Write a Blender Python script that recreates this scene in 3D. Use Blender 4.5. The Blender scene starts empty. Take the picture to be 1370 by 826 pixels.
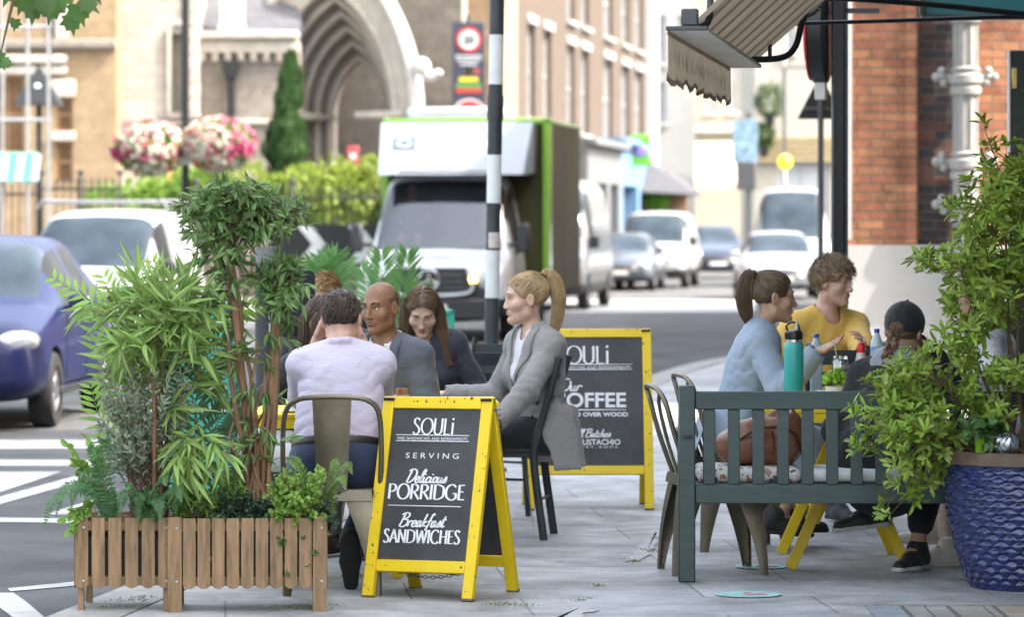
import bpy, math, random
import numpy as np
from mathutils import Vector, Matrix
R = math.radians
rng = np.random.default_rng(7)
random.seed(7)
scene = bpy.context.scene
col = scene.collection
# ---------------------------------------------------------------- picture geometry
FPX, CX, HY, CAMH = 5000.0, 685.0, 298.0, 1.6
ROAD = -0.10
def W(px, py, d):
    return np.array([(px-CX)*d/FPX, d, CAMH-(py-HY)*d/FPX])
def G(px, py, z=0.0):
    d = (CAMH-z)*FPX/(py-HY)
    return np.array([(px-CX)*d/FPX, d, z])
# ---------------------------------------------------------------- materials
MATS = {}
def srgb(r, g, b):
    return tuple((c/255/12.92 if c/255 <= .04045 else ((c/255+.055)/1.055)**2.4) for c in (r, g, b))
def mat(name, base, rough=.5, metal=0., var=.12, scale=6., bump=0., bscale=60., coat=0., spec=.5,
        emit=None, estr=0., transl=0., island=0., sss=0., stretch=(1,1,1), dirt=0., sheen=0.):
    if name in MATS: return MATS[name]
    m = bpy.data.materials.new(name); m.use_nodes = True
    nt = m.node_tree; N = nt.nodes; L = nt.links
    N.clear()
    out = N.new('ShaderNodeOutputMaterial'); p = N.new('ShaderNodeBsdfPrincipled')
    L.new(p.outputs[0], out.inputs[0])
    p.inputs['Roughness'].default_value = rough; p.inputs['Metallic'].default_value = metal
    p.inputs['Specular IOR Level'].default_value = spec
    p.inputs['Coat Weight'].default_value = coat
    p.inputs['Coat Roughness'].default_value = .08
    if sheen: p.inputs['Sheen Weight'].default_value = sheen
    if sss:
        p.inputs['Subsurface Weight'].default_value = sss
        p.inputs['Subsurface Radius'].default_value = (.012, .004, .002)
        p.inputs['Subsurface Scale'].default_value = 1.0
    tc = N.new('ShaderNodeTexCoord'); mp = N.new('ShaderNodeMapping')
    mp.inputs['Scale'].default_value = stretch
    L.new(tc.outputs['Object'], mp.inputs[0])
    b = np.array(base)
    nz = N.new('ShaderNodeTexNoise'); nz.inputs['Scale'].default_value = scale
    nz.inputs['Detail'].default_value = 5; nz.inputs['Roughness'].default_value = .6
    L.new(mp.outputs[0], nz.inputs['Vector'])
    cr = N.new('ShaderNodeValToRGB'); e = cr.color_ramp.elements
    e[0].position = .3; e[1].position = .7
    e[0].color = (*np.clip(b*(1-var), 0, 1), 1); e[1].color = (*np.clip(b*(1+var), 0, 1), 1)
    L.new(nz.outputs[0], cr.inputs[0])
    colour = cr.outputs[0]
    if island:
        gi = N.new('ShaderNodeNewGeometry'); hs = N.new('ShaderNodeHueSaturation')
        mr = N.new('ShaderNodeMapRange'); mr.inputs[3].default_value = 1-island; mr.inputs[4].default_value = 1+island
        L.new(gi.outputs['Random Per Island'], mr.inputs[0]); L.new(mr.outputs[0], hs.inputs['Value'])
        mh = N.new('ShaderNodeMapRange'); mh.inputs[3].default_value = .5-.03*island; mh.inputs[4].default_value = .5+.03*island
        L.new(gi.outputs['Random Per Island'], mh.inputs[0]); L.new(mh.outputs[0], hs.inputs['Hue'])
        L.new(colour, hs.inputs['Color']); colour = hs.outputs[0]
    if dirt:
        n2 = N.new('ShaderNodeTexNoise'); n2.inputs['Scale'].default_value = scale*.35; n2.inputs['Detail'].default_value = 8
        L.new(mp.outputs[0], n2.inputs['Vector'])
        c2 = N.new('ShaderNodeValToRGB'); c2.color_ramp.elements[0].position = .5; c2.color_ramp.elements[1].position = .75
        L.new(n2.outputs[0], c2.inputs[0])
        mx = N.new('ShaderNodeMix'); mx.data_type = 'RGBA'
        ml = N.new('ShaderNodeMath'); ml.operation = 'MULTIPLY'; ml.inputs[1].default_value = dirt
        L.new(c2.outputs[0], ml.inputs[0]); L.new(ml.outputs[0], mx.inputs[0])
        L.new(colour, mx.inputs[6]); mx.inputs[7].default_value = (.09, .075, .06, 1)
        colour = mx.outputs[2]
        rr = N.new('ShaderNodeMapRange'); rr.inputs[3].default_value = rough; rr.inputs[4].default_value = min(1, rough+.25)
        L.new(c2.outputs[0], rr.inputs[0]); L.new(rr.outputs[0], p.inputs['Roughness'])
    L.new(colour, p.inputs['Base Color'])
    if bump:
        nb = N.new('ShaderNodeTexNoise'); nb.inputs['Scale'].default_value = bscale; nb.inputs['Detail'].default_value = 4
        L.new(mp.outputs[0], nb.inputs['Vector'])
        bp = N.new('ShaderNodeBump'); bp.inputs['Strength'].default_value = bump; bp.inputs['Distance'].default_value = .01
        L.new(nb.outputs[0], bp.inputs['Height']); L.new(bp.outputs[0], p.inputs['Normal'])
    if emit:
        p.inputs['Emission Color'].default_value = (*emit, 1); p.inputs['Emission Strength'].default_value = estr
    if transl:
        t = N.new('ShaderNodeBsdfTranslucent'); mxs = N.new('ShaderNodeMixShader'); mxs.inputs[0].default_value = transl
        g = N.new('ShaderNodeGamma'); g.inputs[1].default_value = .8
        L.new(colour, g.inputs[0]); L.new(g.outputs[0], t.inputs[0])
        L.new(p.outputs[0], mxs.inputs[1]); L.new(t.outputs[0], mxs.inputs[2]); L.new(mxs.outputs[0], out.inputs[0])
    MATS[name] = m
    return m
def nodes_of(m):
    nt = m.node_tree
    return nt.nodes, nt.links, nt.nodes['Principled BSDF']
def glass(name, tint=(.8, .9, .9), transp=.6, rough=.02):
    if name in MATS: return MATS[name]
    m = bpy.data.materials.new(name); m.use_nodes = True
    N = m.node_tree.nodes; L = m.node_tree.links; N.clear()
    out = N.new('ShaderNodeOutputMaterial'); a = N.new('ShaderNodeBsdfTransparent'); a.inputs[0].default_value = (*tint, 1)
    b = N.new('ShaderNodeBsdfGlossy'); b.inputs['Roughness'].default_value = rough
    fr = N.new('ShaderNodeFresnel'); fr.inputs[0].default_value = 1.5
    mr = N.new('ShaderNodeMapRange'); mr.inputs[3].default_value = 1-transp; mr.inputs[4].default_value = 1.
    L.new(fr.outputs[0], mr.inputs[0])
    mx = N.new('ShaderNodeMixShader'); L.new(mr.outputs[0], mx.inputs[0]); L.new(a.outputs[0], mx.inputs[1]); L.new(b.outputs[0], mx.inputs[2])
    L.new(mx.outputs[0], out.inputs[0]); MATS[name] = m
    return m
# ---------------------------------------------------------------- mesh builder
def rotz(a): return np.array([[math.cos(a), -math.sin(a), 0], [math.sin(a), math.cos(a), 0], [0, 0, 1.]])
def rotx(a): return np.array([[1, 0, 0], [0, math.cos(a), -math.sin(a)], [0, math.sin(a), math.cos(a)]])
def roty(a): return np.array([[math.cos(a), 0, math.sin(a)], [0, 1, 0], [-math.sin(a), 0, math.cos(a)]])
def unit(v):
    v = np.asarray(v, float); n = np.linalg.norm(v)
    return v/n if n > 1e-9 else v
def frame_to(d, up=(0, 0, 1)):
    d = unit(d); u = np.asarray(up, float)
    if abs(d@u) > .98: u = np.array([0, 1., 0]) if abs(d[1]) < .9 else np.array([1., 0, 0])
    s = unit(np.cross(d, u)); n = np.cross(s, d)
    return s, d, n
def catmull(P, n):
    P = np.asarray(P, float)
    if len(P) < 3: 
        t = np.linspace(0, 1, n)[:, None]; return P[0]*(1-t)+P[-1]*t
    Q = np.vstack([2*P[0]-P[1], P, 2*P[-1]-P[-2]])
    u = np.linspace(0, len(P)-1-1e-9, n); i = u.astype(int); t = (u-i)[:, None]
    a, b, c, d = Q[i], Q[i+1], Q[i+2], Q[i+3]
    return .5*((2*b)+(-a+c)*t+(2*a-5*b+4*c-d)*t*t+(-a+3*b-3*c+d)*t**3)
class MB:
    def __init__(s): s.v = []; s.f = []; s.m = []; s.n = 0
    def add(s, v, f, mi=0, M=None, o=None):
        v = np.asarray(v, float).reshape(-1, 3)
        if M is not None: v = v@np.asarray(M).T
        if o is not None: v = v+np.asarray(o)
        if isinstance(f, np.ndarray): groups = [f]
        else:
            by = {}
            for q in f: by.setdefault(len(q), []).append(q)
            groups = [np.array(q, int) for q in by.values()]
        for g in groups:
            if len(g): s.f.append(g+s.n); s.m.append(np.full(len(g), mi) if np.isscalar(mi) else np.asarray(mi))
        s.v.append(v); s.n += len(v); return s
    def box(s, c, size, mi=0, M=None, b=.004):
        hx, hy, hz = [x/2 for x in size]; b = min(b, .45*min(hx, hy, hz)) if b else 0
        c = np.asarray(c, float)
        if b <= 0:
            v = [(x*hx, y*hy, z*hz) for x in (-1, 1) for y in (-1, 1) for z in (-1, 1)]
            f = [(0, 1, 3, 2), (4, 6, 7, 5), (0, 4, 5, 1), (2, 3, 7, 6), (0, 2, 6, 4), (1, 5, 7, 3)]
            return s.add(v, f, mi, M, c)
        v = []; idx = {}
        for x in (-1, 1):
            for y in (-1, 1):
                for z in (-1, 1):
                    for a in range(3):
                        p = [x*(hx-b), y*(hy-b), z*(hz-b)]
                        p[a] = (x*hx, y*hy, z*hz)[a]
                        idx[(x, y, z, a)] = len(v); v.append(p)
        f = []
        def orient(q, nrm):
            P = np.array([v[i] for i in q]); n = np.cross(P[1]-P[0], P[2]-P[0])
            return q if n@np.array(nrm) > 0 else q[::-1]
        for a in range(3):
            for sg in (-1, 1):
                o1, o2 = [k for k in range(3) if k != a]
                q = []
                for (i, j) in ((-1, -1), (1, -1), (1, 1), (-1, 1)):
                    k = [0, 0, 0]; k[a] = sg; k[o1] = i; k[o2] = j
                    q.append(idx[(*k, a)])
                n = [0, 0, 0]; n[a] = sg; f.append(orient(q, n))
        for a in range(3):
            o1, o2 = [k for k in range(3) if k != a]
            for i in (-1, 1):
                for j in (-1, 1):
                    q = []
                    for sg, ax in ((-1, o1), (1, o1), (1, o2), (-1, o2)):
                        k = [0, 0, 0]; k[a] = sg; k[o1] = i; k[o2] = j; q.append(idx[(*k, ax)])
                    n = [0, 0, 0]; n[o1] = i; n[o2] = j; f.append(orient(q, n))
        for x in (-1, 1):
            for y in (-1, 1):
                for z in (-1, 1):
                    f.append(orient([idx[(x, y, z, a)] for a in range(3)], (x, y, z)))
        return s.add(v, f, mi, M, c)
    def bar(s, a, b, w, t, mi=0, up=(0, 0, 1), bev=.003):
        """box from a to b; w across (side), t along the normal"""
        a = np.asarray(a, float); b = np.asarray(b, float)
        sd, d, n = frame_to(b-a, up)
        return s.box((a+b)/2, (w, np.linalg.norm(b-a), t), mi, np.stack([sd, d, n], 1), bev) if False else \
            s._barbox((a+b)/2, np.linalg.norm(b-a), w, t, np.stack([sd, d, n], 1), mi, bev)
    def _barbox(s, c, ln, w, t, M, mi, bev):
        k = MB(); k.box((0, 0, 0), (w, ln, t), 0, None, bev)
        for v, f in [(np.vstack(k.v), k.f)]:
            v = v@M.T+c
            base = s.n; s.v.append(v); s.n += len(v)
            for g in f: s.f.append(g+base); s.m.append(np.full(len(g), mi))
        return s
    def tube(s, P, r, mi=0, sides=10, cap=True, flat=1., up=(0, 0, 1), n=0, closed=False):
        P = np.asarray(P, float)
        if n: 
            if not np.isscalar(r): r = np.interp(np.linspace(0, 1, n), np.linspace(0, 1, len(r)), r)
            P = catmull(P, n)
        k = len(P); r = np.full(k, r) if np.isscalar(r) else np.asarray(r, float)
        T = np.gradient(P, axis=0)
        if closed:
            T = np.roll(P, -1, 0)-np.roll(P, 1, 0)
        V = np.zeros((k, sides, 3)); prev = None
        ang = np.arange(sides)*2*math.pi/sides
        for i in range(k):
            t = unit(T[i])
            if prev is None: sd, _, nn = frame_to(t, up)
            else:
                sd = unit(prev-(prev@t)*t); nn = np.cross(sd, t)
            prev = sd
            V[i] = P[i]+r[i]*(np.cos(ang)[:, None]*sd+flat*np.sin(ang)[:, None]*nn)
        f = []
        m = k if closed else k-1
        i = np.arange(m)[:, None]; j = np.arange(sides)[None]
        i2 = (i+1) % k; j2 = (j+1) % sides
        q = np.stack([i*sides+j, i*sides+j2, i2*sides+j2, i2*sides+j], -1).reshape(-1, 4)
        base = s.n
        s.add(V.reshape(-1, 3), q[:, ::-1].copy(), mi)
        if cap and not closed:
            s.f.append(np.array([list(range(sides))])+base); s.m.append(np.array([mi]))
            s.f.append(np.array([list(range(sides))[::-1]])+base+(k-1)*sides); s.m.append(np.array([mi]))
        return s
    def lathe(s, prof, c=(0, 0, 0), mi=0, sides=24, M=None, cap=True):
        prof = np.asarray(prof, float); k = len(prof); a = np.arange(sides)*2*math.pi/sides
        V = np.stack([prof[:, 0][:, None]*np.cos(a), prof[:, 0][:, None]*np.sin(a), np.repeat(prof[:, 1][:, None], sides, 1)], -1)
        i = np.arange(k-1)[:, None]; j = np.arange(sides)[None]; j2 = (j+1) % sides
        q = np.stack([i*sides+j, i*sides+j2, (i+1)*sides+j2, (i+1)*sides+j], -1).reshape(-1, 4)
        base = s.n
        s.add(V.reshape(-1, 3), q, mi, M, c)
        if cap:
            if prof[0, 0] > 1e-5: s.f.append(np.array([list(range(sides))[::-1]])+base); s.m.append(np.array([mi]))
            if prof[-1, 0] > 1e-5: s.f.append(np.array([list(range(sides))])+base+(k-1)*sides); s.m.append(np.array([mi]))
        return s
    def prism(s, poly, y0, y1, mi=0, M=None, o=None):
        """polygon (x,z) extruded along y"""
        p = np.asarray(poly, float); n = len(p)
        area = sum(p[i, 0]*p[(i+1) % n, 1]-p[(i+1) % n, 0]*p[i, 1] for i in range(n))
        if area < 0: p = p[::-1]
        v = np.vstack([np.c_[p[:, 0], np.full(n, y0), p[:, 1]], np.c_[p[:, 0], np.full(n, y1), p[:, 1]]])
        f = [tuple(range(n)), tuple(range(2*n-1, n-1, -1))]+[(i, n+i, n+(i+1) % n, (i+1) % n) for i in range(n)]
        return s.add(v, f, mi, M, o)
    def sphere(s, c, r, mi=0, nu=16, nv=10, M=None):
        r = np.full(3, r) if np.isscalar(r) else np.asarray(r, float)
        th = np.linspace(0, math.pi, nv+1)
        prof = np.c_[np.maximum(np.sin(th), 1e-6), -np.cos(th)]
        k = MB(); k.lathe(prof, sides=nu, cap=False); v = np.vstack(k.v)*r
        if M is not None: v = v@np.asarray(M).T
        return s.add(v+np.asarray(c), k.f[0], mi)
    def sheet(s, V, mi=0, thick=0.):
        """grid (n,m,3)"""
        V = np.asarray(V, float); n, m = V.shape[:2]
        i = np.arange(n-1)[:, None]; j = np.arange(m-1)[None]
        q = np.stack([i*m+j, (i+1)*m+j, (i+1)*m+j+1, i*m+j+1], -1).reshape(-1, 4)
        if not thick: return s.add(V.reshape(-1, 3), q, mi)
        du = np.gradient(V, axis=0); dv = np.gradient(V, axis=1); nn = np.cross(du, dv)
        nn /= np.linalg.norm(nn, axis=-1, keepdims=True)+1e-12
        A = V+nn*thick/2; B = V-nn*thick/2; N_ = n*m
        per = [(0, j) for j in range(m)]+[(i, m-1) for i in range(1, n)]+[(n-1, j) for j in range(m-2, -1, -1)]+[(i, 0) for i in range(n-2, 0, -1)]
        pi = np.array([a*m+b for a, b in per]); pj = np.roll(pi, -1)
        rim = np.stack([pi, pj, pj+N_, pi+N_], -1)
        return s.add(np.vstack([A.reshape(-1, 3), B.reshape(-1, 3)]), np.vstack([q, q[:, ::-1]+N_, rim]), mi)
    def mesh(s, name, mats, smooth=40):
        me = bpy.data.meshes.new(name)
        V = np.vstack(s.v) if s.v else np.zeros((0, 3))
        me.vertices.add(len(V)); me.vertices.foreach_set('co', V.astype(np.float32).ravel())
        if s.f:
            loops = np.concatenate([g.ravel() for g in s.f]); sizes = np.concatenate([np.full(len(g), g.shape[1]) for g in s.f])
            starts = np.concatenate([[0], np.cumsum(sizes)[:-1]])
            me.loops.add(len(loops)); me.loops.foreach_set('vertex_index', loops.astype(np.int32))
            me.polygons.add(len(sizes)); me.polygons.foreach_set('loop_start', starts.astype(np.int32))
            me.polygons.foreach_set('material_index', np.concatenate(s.m).astype(np.int32))
        for m in mats: me.materials.append(m)
        me.update(calc_edges=True); me.validate()
        if smooth:
            me.shade_smooth()
            if smooth < 180: me.set_sharp_from_angle(angle=R(smooth))
        return me
def P_mats(m): return list(m) if isinstance(m, (list, tuple)) else [m]
def part(name, mb, mats, parent, loc=None, smooth=40, label=None):
    o = bpy.data.objects.new(name, mb.mesh(name, P_mats(mats), smooth)); col.objects.link(o)
    if parent is not None: o.parent = parent
    if loc is not None: o.location = loc
    if label: o['label'] = label
    return o
def tag(o, label=None, cat=None, group=None, kind=None):
    if label: o['label'] = label
    if cat: o['category'] = cat
    if group: o['group'] = group
    if kind: o['kind'] = kind
    return o
def thing(name, label, cat, loc=(0, 0, 0), rz=0., group=None):
    o = bpy.data.objects.new(name, None); col.objects.link(o); o.empty_display_size = .1
    o.location = [float(x) for x in loc]; o.rotation_euler = (0, 0, rz)
    return tag(o, label, cat, group)
def solo(name, mb, mats, label, cat, loc=(0, 0, 0), rz=0., group=None, smooth=40):
    o = part(name, mb, mats, None, smooth=smooth); o.location = [float(x) for x in loc]; o.rotation_euler = (0, 0, rz)
    return tag(o, label, cat, group)
def struct(name, mb, mats, smooth=40):
    return tag(part(name, mb, mats, None, smooth=smooth), kind='structure')
def dup(o, loc=None, rz=None, label=None, parent=None, group=None):
    c = o.copy(); col.objects.link(c)
    if parent is not None: c.parent = parent
    if loc is not None: c.location = [float(x) for x in loc]
    if rz is not None: c.rotation_euler = (0, 0, rz)
    if label: c['label'] = label
    if group: c['group'] = group
    for ch in list(o.children): dup(ch, parent=c)
    return c
# ---------------------------------------------------------------- leaves
def leaf_batch(mb, pos, dr, up, L, Wd, mi=0, curve=.15, fold=.25, shape=(0, .7, 1., .75, 0), sag=None):
    """many folded leaves at once; pos,dr,up (n,3); L,Wd (n,)"""
    n = len(pos); pos = np.asarray(pos, float)
    d = dr/(np.linalg.norm(dr, axis=1, keepdims=True)+1e-9)
    s = np.cross(d, up); s /= np.linalg.norm(s, axis=1, keepdims=True)+1e-9
    u = np.cross(s, d); K = len(shape)
    L = np.broadcast_to(L, (n,))[:, None]; Wd = np.broadcast_to(Wd, (n,))[:, None]
    V = np.zeros((n, K*3, 3))
    for k in range(K):
        t = k/(K-1); w = shape[k]*.5+.004
        c = pos+d*L*t-u*L*curve*t*t
        V[:, k*3] = c+s*Wd*w+u*Wd*w*fold*2
        V[:, k*3+1] = c
        V[:, k*3+2] = c-s*Wd*w+u*Wd*w*fold*2
    q = []
    for k in range(K-1):
        a = k*3; b = a+3
        q += [(a, b, b+1, a+1), (a+1, b+1, b+2, a+2)]
    q = np.array(q); F = (q[None]+(np.arange(n)*K*3)[:, None, None]).reshape(-1, 4)
    mb.add(V.reshape(-1, 3), F, mi)
    return mb
def rand_dirs(n, r=rng):
    v = r.normal(size=(n, 3)); return v/np.linalg.norm(v, axis=1, keepdims=True)
# ---------------------------------------------------------------- implicit surfaces
class SDF:
    def __init__(s, lo, hi, h):
        s.lo = np.asarray(lo, float); s.h = h
        s.n = np.maximum(np.ceil((np.asarray(hi)-s.lo)/h).astype(int)+1, 4)
        s.ax = [(s.lo[i]+h*np.arange(s.n[i])).astype(np.float32) for i in range(3)]
        s.vol = np.full(s.n, 1.0, np.float32)
    def _reg(s, lo, hi):
        a = np.clip(np.floor((lo-s.lo)/s.h).astype(int), 0, s.n-1); b = np.clip(np.ceil((hi-s.lo)/s.h).astype(int)+1, 0, s.n)
        if np.any(b <= a): return None
        sl = tuple(slice(x, y) for x, y in zip(a, b))
        return sl, s.ax[0][sl[0]][:, None, None], s.ax[1][sl[1]][None, :, None], s.ax[2][sl[2]][None, None, :]
    def _comb(s, sl, d, k, op):
        v = s.vol[sl]
        if op == 's': d = -d; 
        sg = 1 if op == 'u' else -1
        if k > 0:
            a = sg*v; b = sg*d
            hh = np.clip(.5+.5*(a-b)/k, 0, 1)
            r = sg*(a*(1-hh)+b*hh-k*hh*(1-hh))
        else: r = np.minimum(v, d) if op == 'u' else np.maximum(v, d)
        s.vol[sl] = r
    def cap(s, a, b, ra, rb=None, k=.02, op='u', sq=None):
        """tapered capsule; sq=(normal, factor) flattens along normal"""
        a = np.asarray(a, float); b = np.asarray(b, float); rb = ra if rb is None else rb
        m = max(ra, rb)+k+3*s.h
        q = s._reg(np.minimum(a, b)-m, np.maximum(a, b)+m)
        if q is None: return s
        sl, X, Y, Z = q; ab = b-a; L2 = max(ab@ab, 1e-9)
        x, y, z = X-a[0], Y-a[1], Z-a[2]
        t = np.clip((x*ab[0]+y*ab[1]+z*ab[2])/L2, 0, 1)
        x, y, z = x-t*ab[0], y-t*ab[1], z-t*ab[2]
        d2 = x*x+y*y+z*z
        if sq is not None:
            n, f = unit(sq[0]), sq[1]
            pn = x*n[0]+y*n[1]+z*n[2]; d2 = d2+pn*pn*(1/f**2-1)
        d = np.sqrt(d2)-(ra+(rb-ra)*t)
        if sq is not None and sq[1] < 1: d = d*(.5+.5*sq[1])
        s._comb(sl, d.astype(np.float32), k, op); return s
    def ell(s, c, r, M=None, k=.02, op='u'):
        c = np.asarray(c, float); r = np.full(3, r) if np.isscalar(r) else np.asarray(r, float)
        m = max(r)+k+3*s.h
        q = s._reg(c-m, c+m)
        if q is None: return s
        sl, X, Y, Z = q; M = np.eye(3) if M is None else np.asarray(M)
        x, y, z = X-c[0], Y-c[1], Z-c[2]
        u = [x*M[0, i]+y*M[1, i]+z*M[2, i] for i in range(3)]
        k0 = np.sqrt(sum((u[i]/r[i])**2 for i in range(3))); k1 = np.sqrt(sum((u[i]/r[i]**2)**2 for i in range(3)))
        d = k0*(k0-1)/np.maximum(k1, 1e-6)
        s._comb(sl, d.astype(np.float32), k, op); return s
    def box(s, c, h, M=None, k=.01, op='u', rnd=.005):
        c = np.asarray(c, float); h = np.asarray(h, float); m = np.linalg.norm(h)+k+3*s.h
        q = s._reg(c-m, c+m)
        if q is None: return s
        sl, X, Y, Z = q; M = np.eye(3) if M is None else np.asarray(M)
        x, y, z = X-c[0], Y-c[1], Z-c[2]
        u = [np.abs(x*M[0, i]+y*M[1, i]+z*M[2, i])-(h[i]-rnd) for i in range(3)]
        d = np.sqrt(sum(np.maximum(a, 0)**2 for a in u))+np.minimum(np.maximum(np.maximum(u[0], u[1]), u[2]), 0)-rnd
        s._comb(sl, d.astype(np.float32), k, op); return s
    def plane(s, p, n, k=0.):
        """keep the side where (x-p).n < 0"""
        p = np.asarray(p, float); n = unit(n)
        d = (s.ax[0][:, None, None]-p[0])*n[0]+(s.ax[1][None, :, None]-p[1])*n[1]+(s.ax[2][None, None, :]-p[2])*n[2]
        s._comb((slice(None),)*3, np.broadcast_to(d, s.vol.shape).astype(np.float32), k, 'i'); return s
    def wrinkle(s, amp, f=(14, 14, 14), seed=0, near=.05):
        r = np.random.default_rng(seed)
        idx = np.nonzero(np.abs(s.vol) < near)
        if len(idx[0]) == 0: return s
        p = np.stack([s.ax[i][idx[i]] for i in range(3)], 1)
        f = np.asarray(f, float); acc = 0
        for o in range(3):
            sc = 1.7**o; ph = r.uniform(0, 6.28, 6); A = r.normal(size=(3, 3))*.5+np.eye(3)
            q = p@(A.T*(f*sc))
            w = q+.9*np.sin(q[:, [1, 2, 0]]*.8+ph[:3])
            acc = acc+np.sin(w[:, 0]+ph[3])*np.sin(w[:, 1]+ph[4])*np.sin(w[:, 2]+ph[5])/sc**.7
        s.vol[idx] += (amp*acc).astype(np.float32); return s
    def crease(s, c, n, freq, sig, amp, seed=0):
        idx = np.nonzero(np.abs(s.vol) < .05); p = np.stack([s.ax[i][idx[i]] for i in range(3)], 1)-np.asarray(c, float); n = unit(n)
        g = np.exp(-(p**2).sum(1)/sig**2); ph = freq*(p@n)+1.3*np.sin(p@np.array([17., 23., 11.])+seed)
        s.vol[idx] += (amp*g*(.62-np.abs(np.sin(ph))**.7)).astype(np.float32); return s
    def surf(s, mb=None, mi=0):
        v = s.vol.copy(); v[0] = v[-1] = 1; v[:, 0] = v[:, -1] = 1; v[:, :, 0] = v[:, :, -1] = 1
        ins = v < 0; n = s.n
        c = ins[:-1, :-1, :-1].astype(np.int8)
        for (i, j, k) in [(1, 0, 0), (0, 1, 0), (0, 0, 1), (1, 1, 0), (1, 0, 1), (0, 1, 1), (1, 1, 1)]:
            c = c+ins[i:n[0]-1+i, j:n[1]-1+j, k:n[2]-1+k]
        act = (c > 0) & (c < 8)
        I = np.stack(np.nonzero(act), 1)
        ids = np.full(act.shape, -1, np.int64); ids[act] = np.arange(len(I))
        acc = np.zeros((len(I), 3)); cnt = np.zeros(len(I))
        cor = [(i, j, k) for i in (0, 1) for j in (0, 1) for k in (0, 1)]
        val = {q: v[I[:, 0]+q[0], I[:, 1]+q[1], I[:, 2]+q[2]] for q in cor}
        for a in cor:
            for ax in range(3):
                if a[ax] == 0:
                    b = list(a); b[ax] = 1; b = tuple(b)
                    va, vb = val[a], val[b]; x = (va < 0) != (vb < 0)
                    t = np.where(x, va/(va-vb+1e-20), 0)
                    p = np.tile(np.array(a, float), (len(I), 1)); p[:, ax] = t
                    acc[x] += p[x]; cnt[x] += 1
        V = s.lo+(I+acc/np.maximum(cnt, 1)[:, None])*s.h
        F = []
        for ax in range(3):
            o1, o2 = [(1, 2), (2, 0), (0, 1)][ax]
            A = [slice(None)]*3; B = [slice(None)]*3; A[ax] = slice(0, -1); B[ax] = slice(1, None)
            a, b = ins[tuple(A)], ins[tuple(B)]
            E = np.stack(np.nonzero(a != b), 1); flip = a[a != b]
            e1 = np.zeros(3, int); e1[o1] = 1; e2 = np.zeros(3, int); e2[o2] = 1
            ok = np.all(E-e1-e2 >= 0, 1) & np.all(E < np.array(act.shape), 1)
            E = E[ok]; flip = flip[ok]
            g = lambda Q: ids[Q[:, 0], Q[:, 1], Q[:, 2]]
            q = np.stack([g(E-e1-e2), g(E-e2), g(E), g(E-e1)], 1)
            q[~flip] = q[~flip][:, ::-1]; F.append(q)
        F = np.vstack(F); F = F[np.all(F >= 0, 1)]
        mb = MB() if mb is None else mb
        mb.add(V, F, mi)
        return mb
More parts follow.
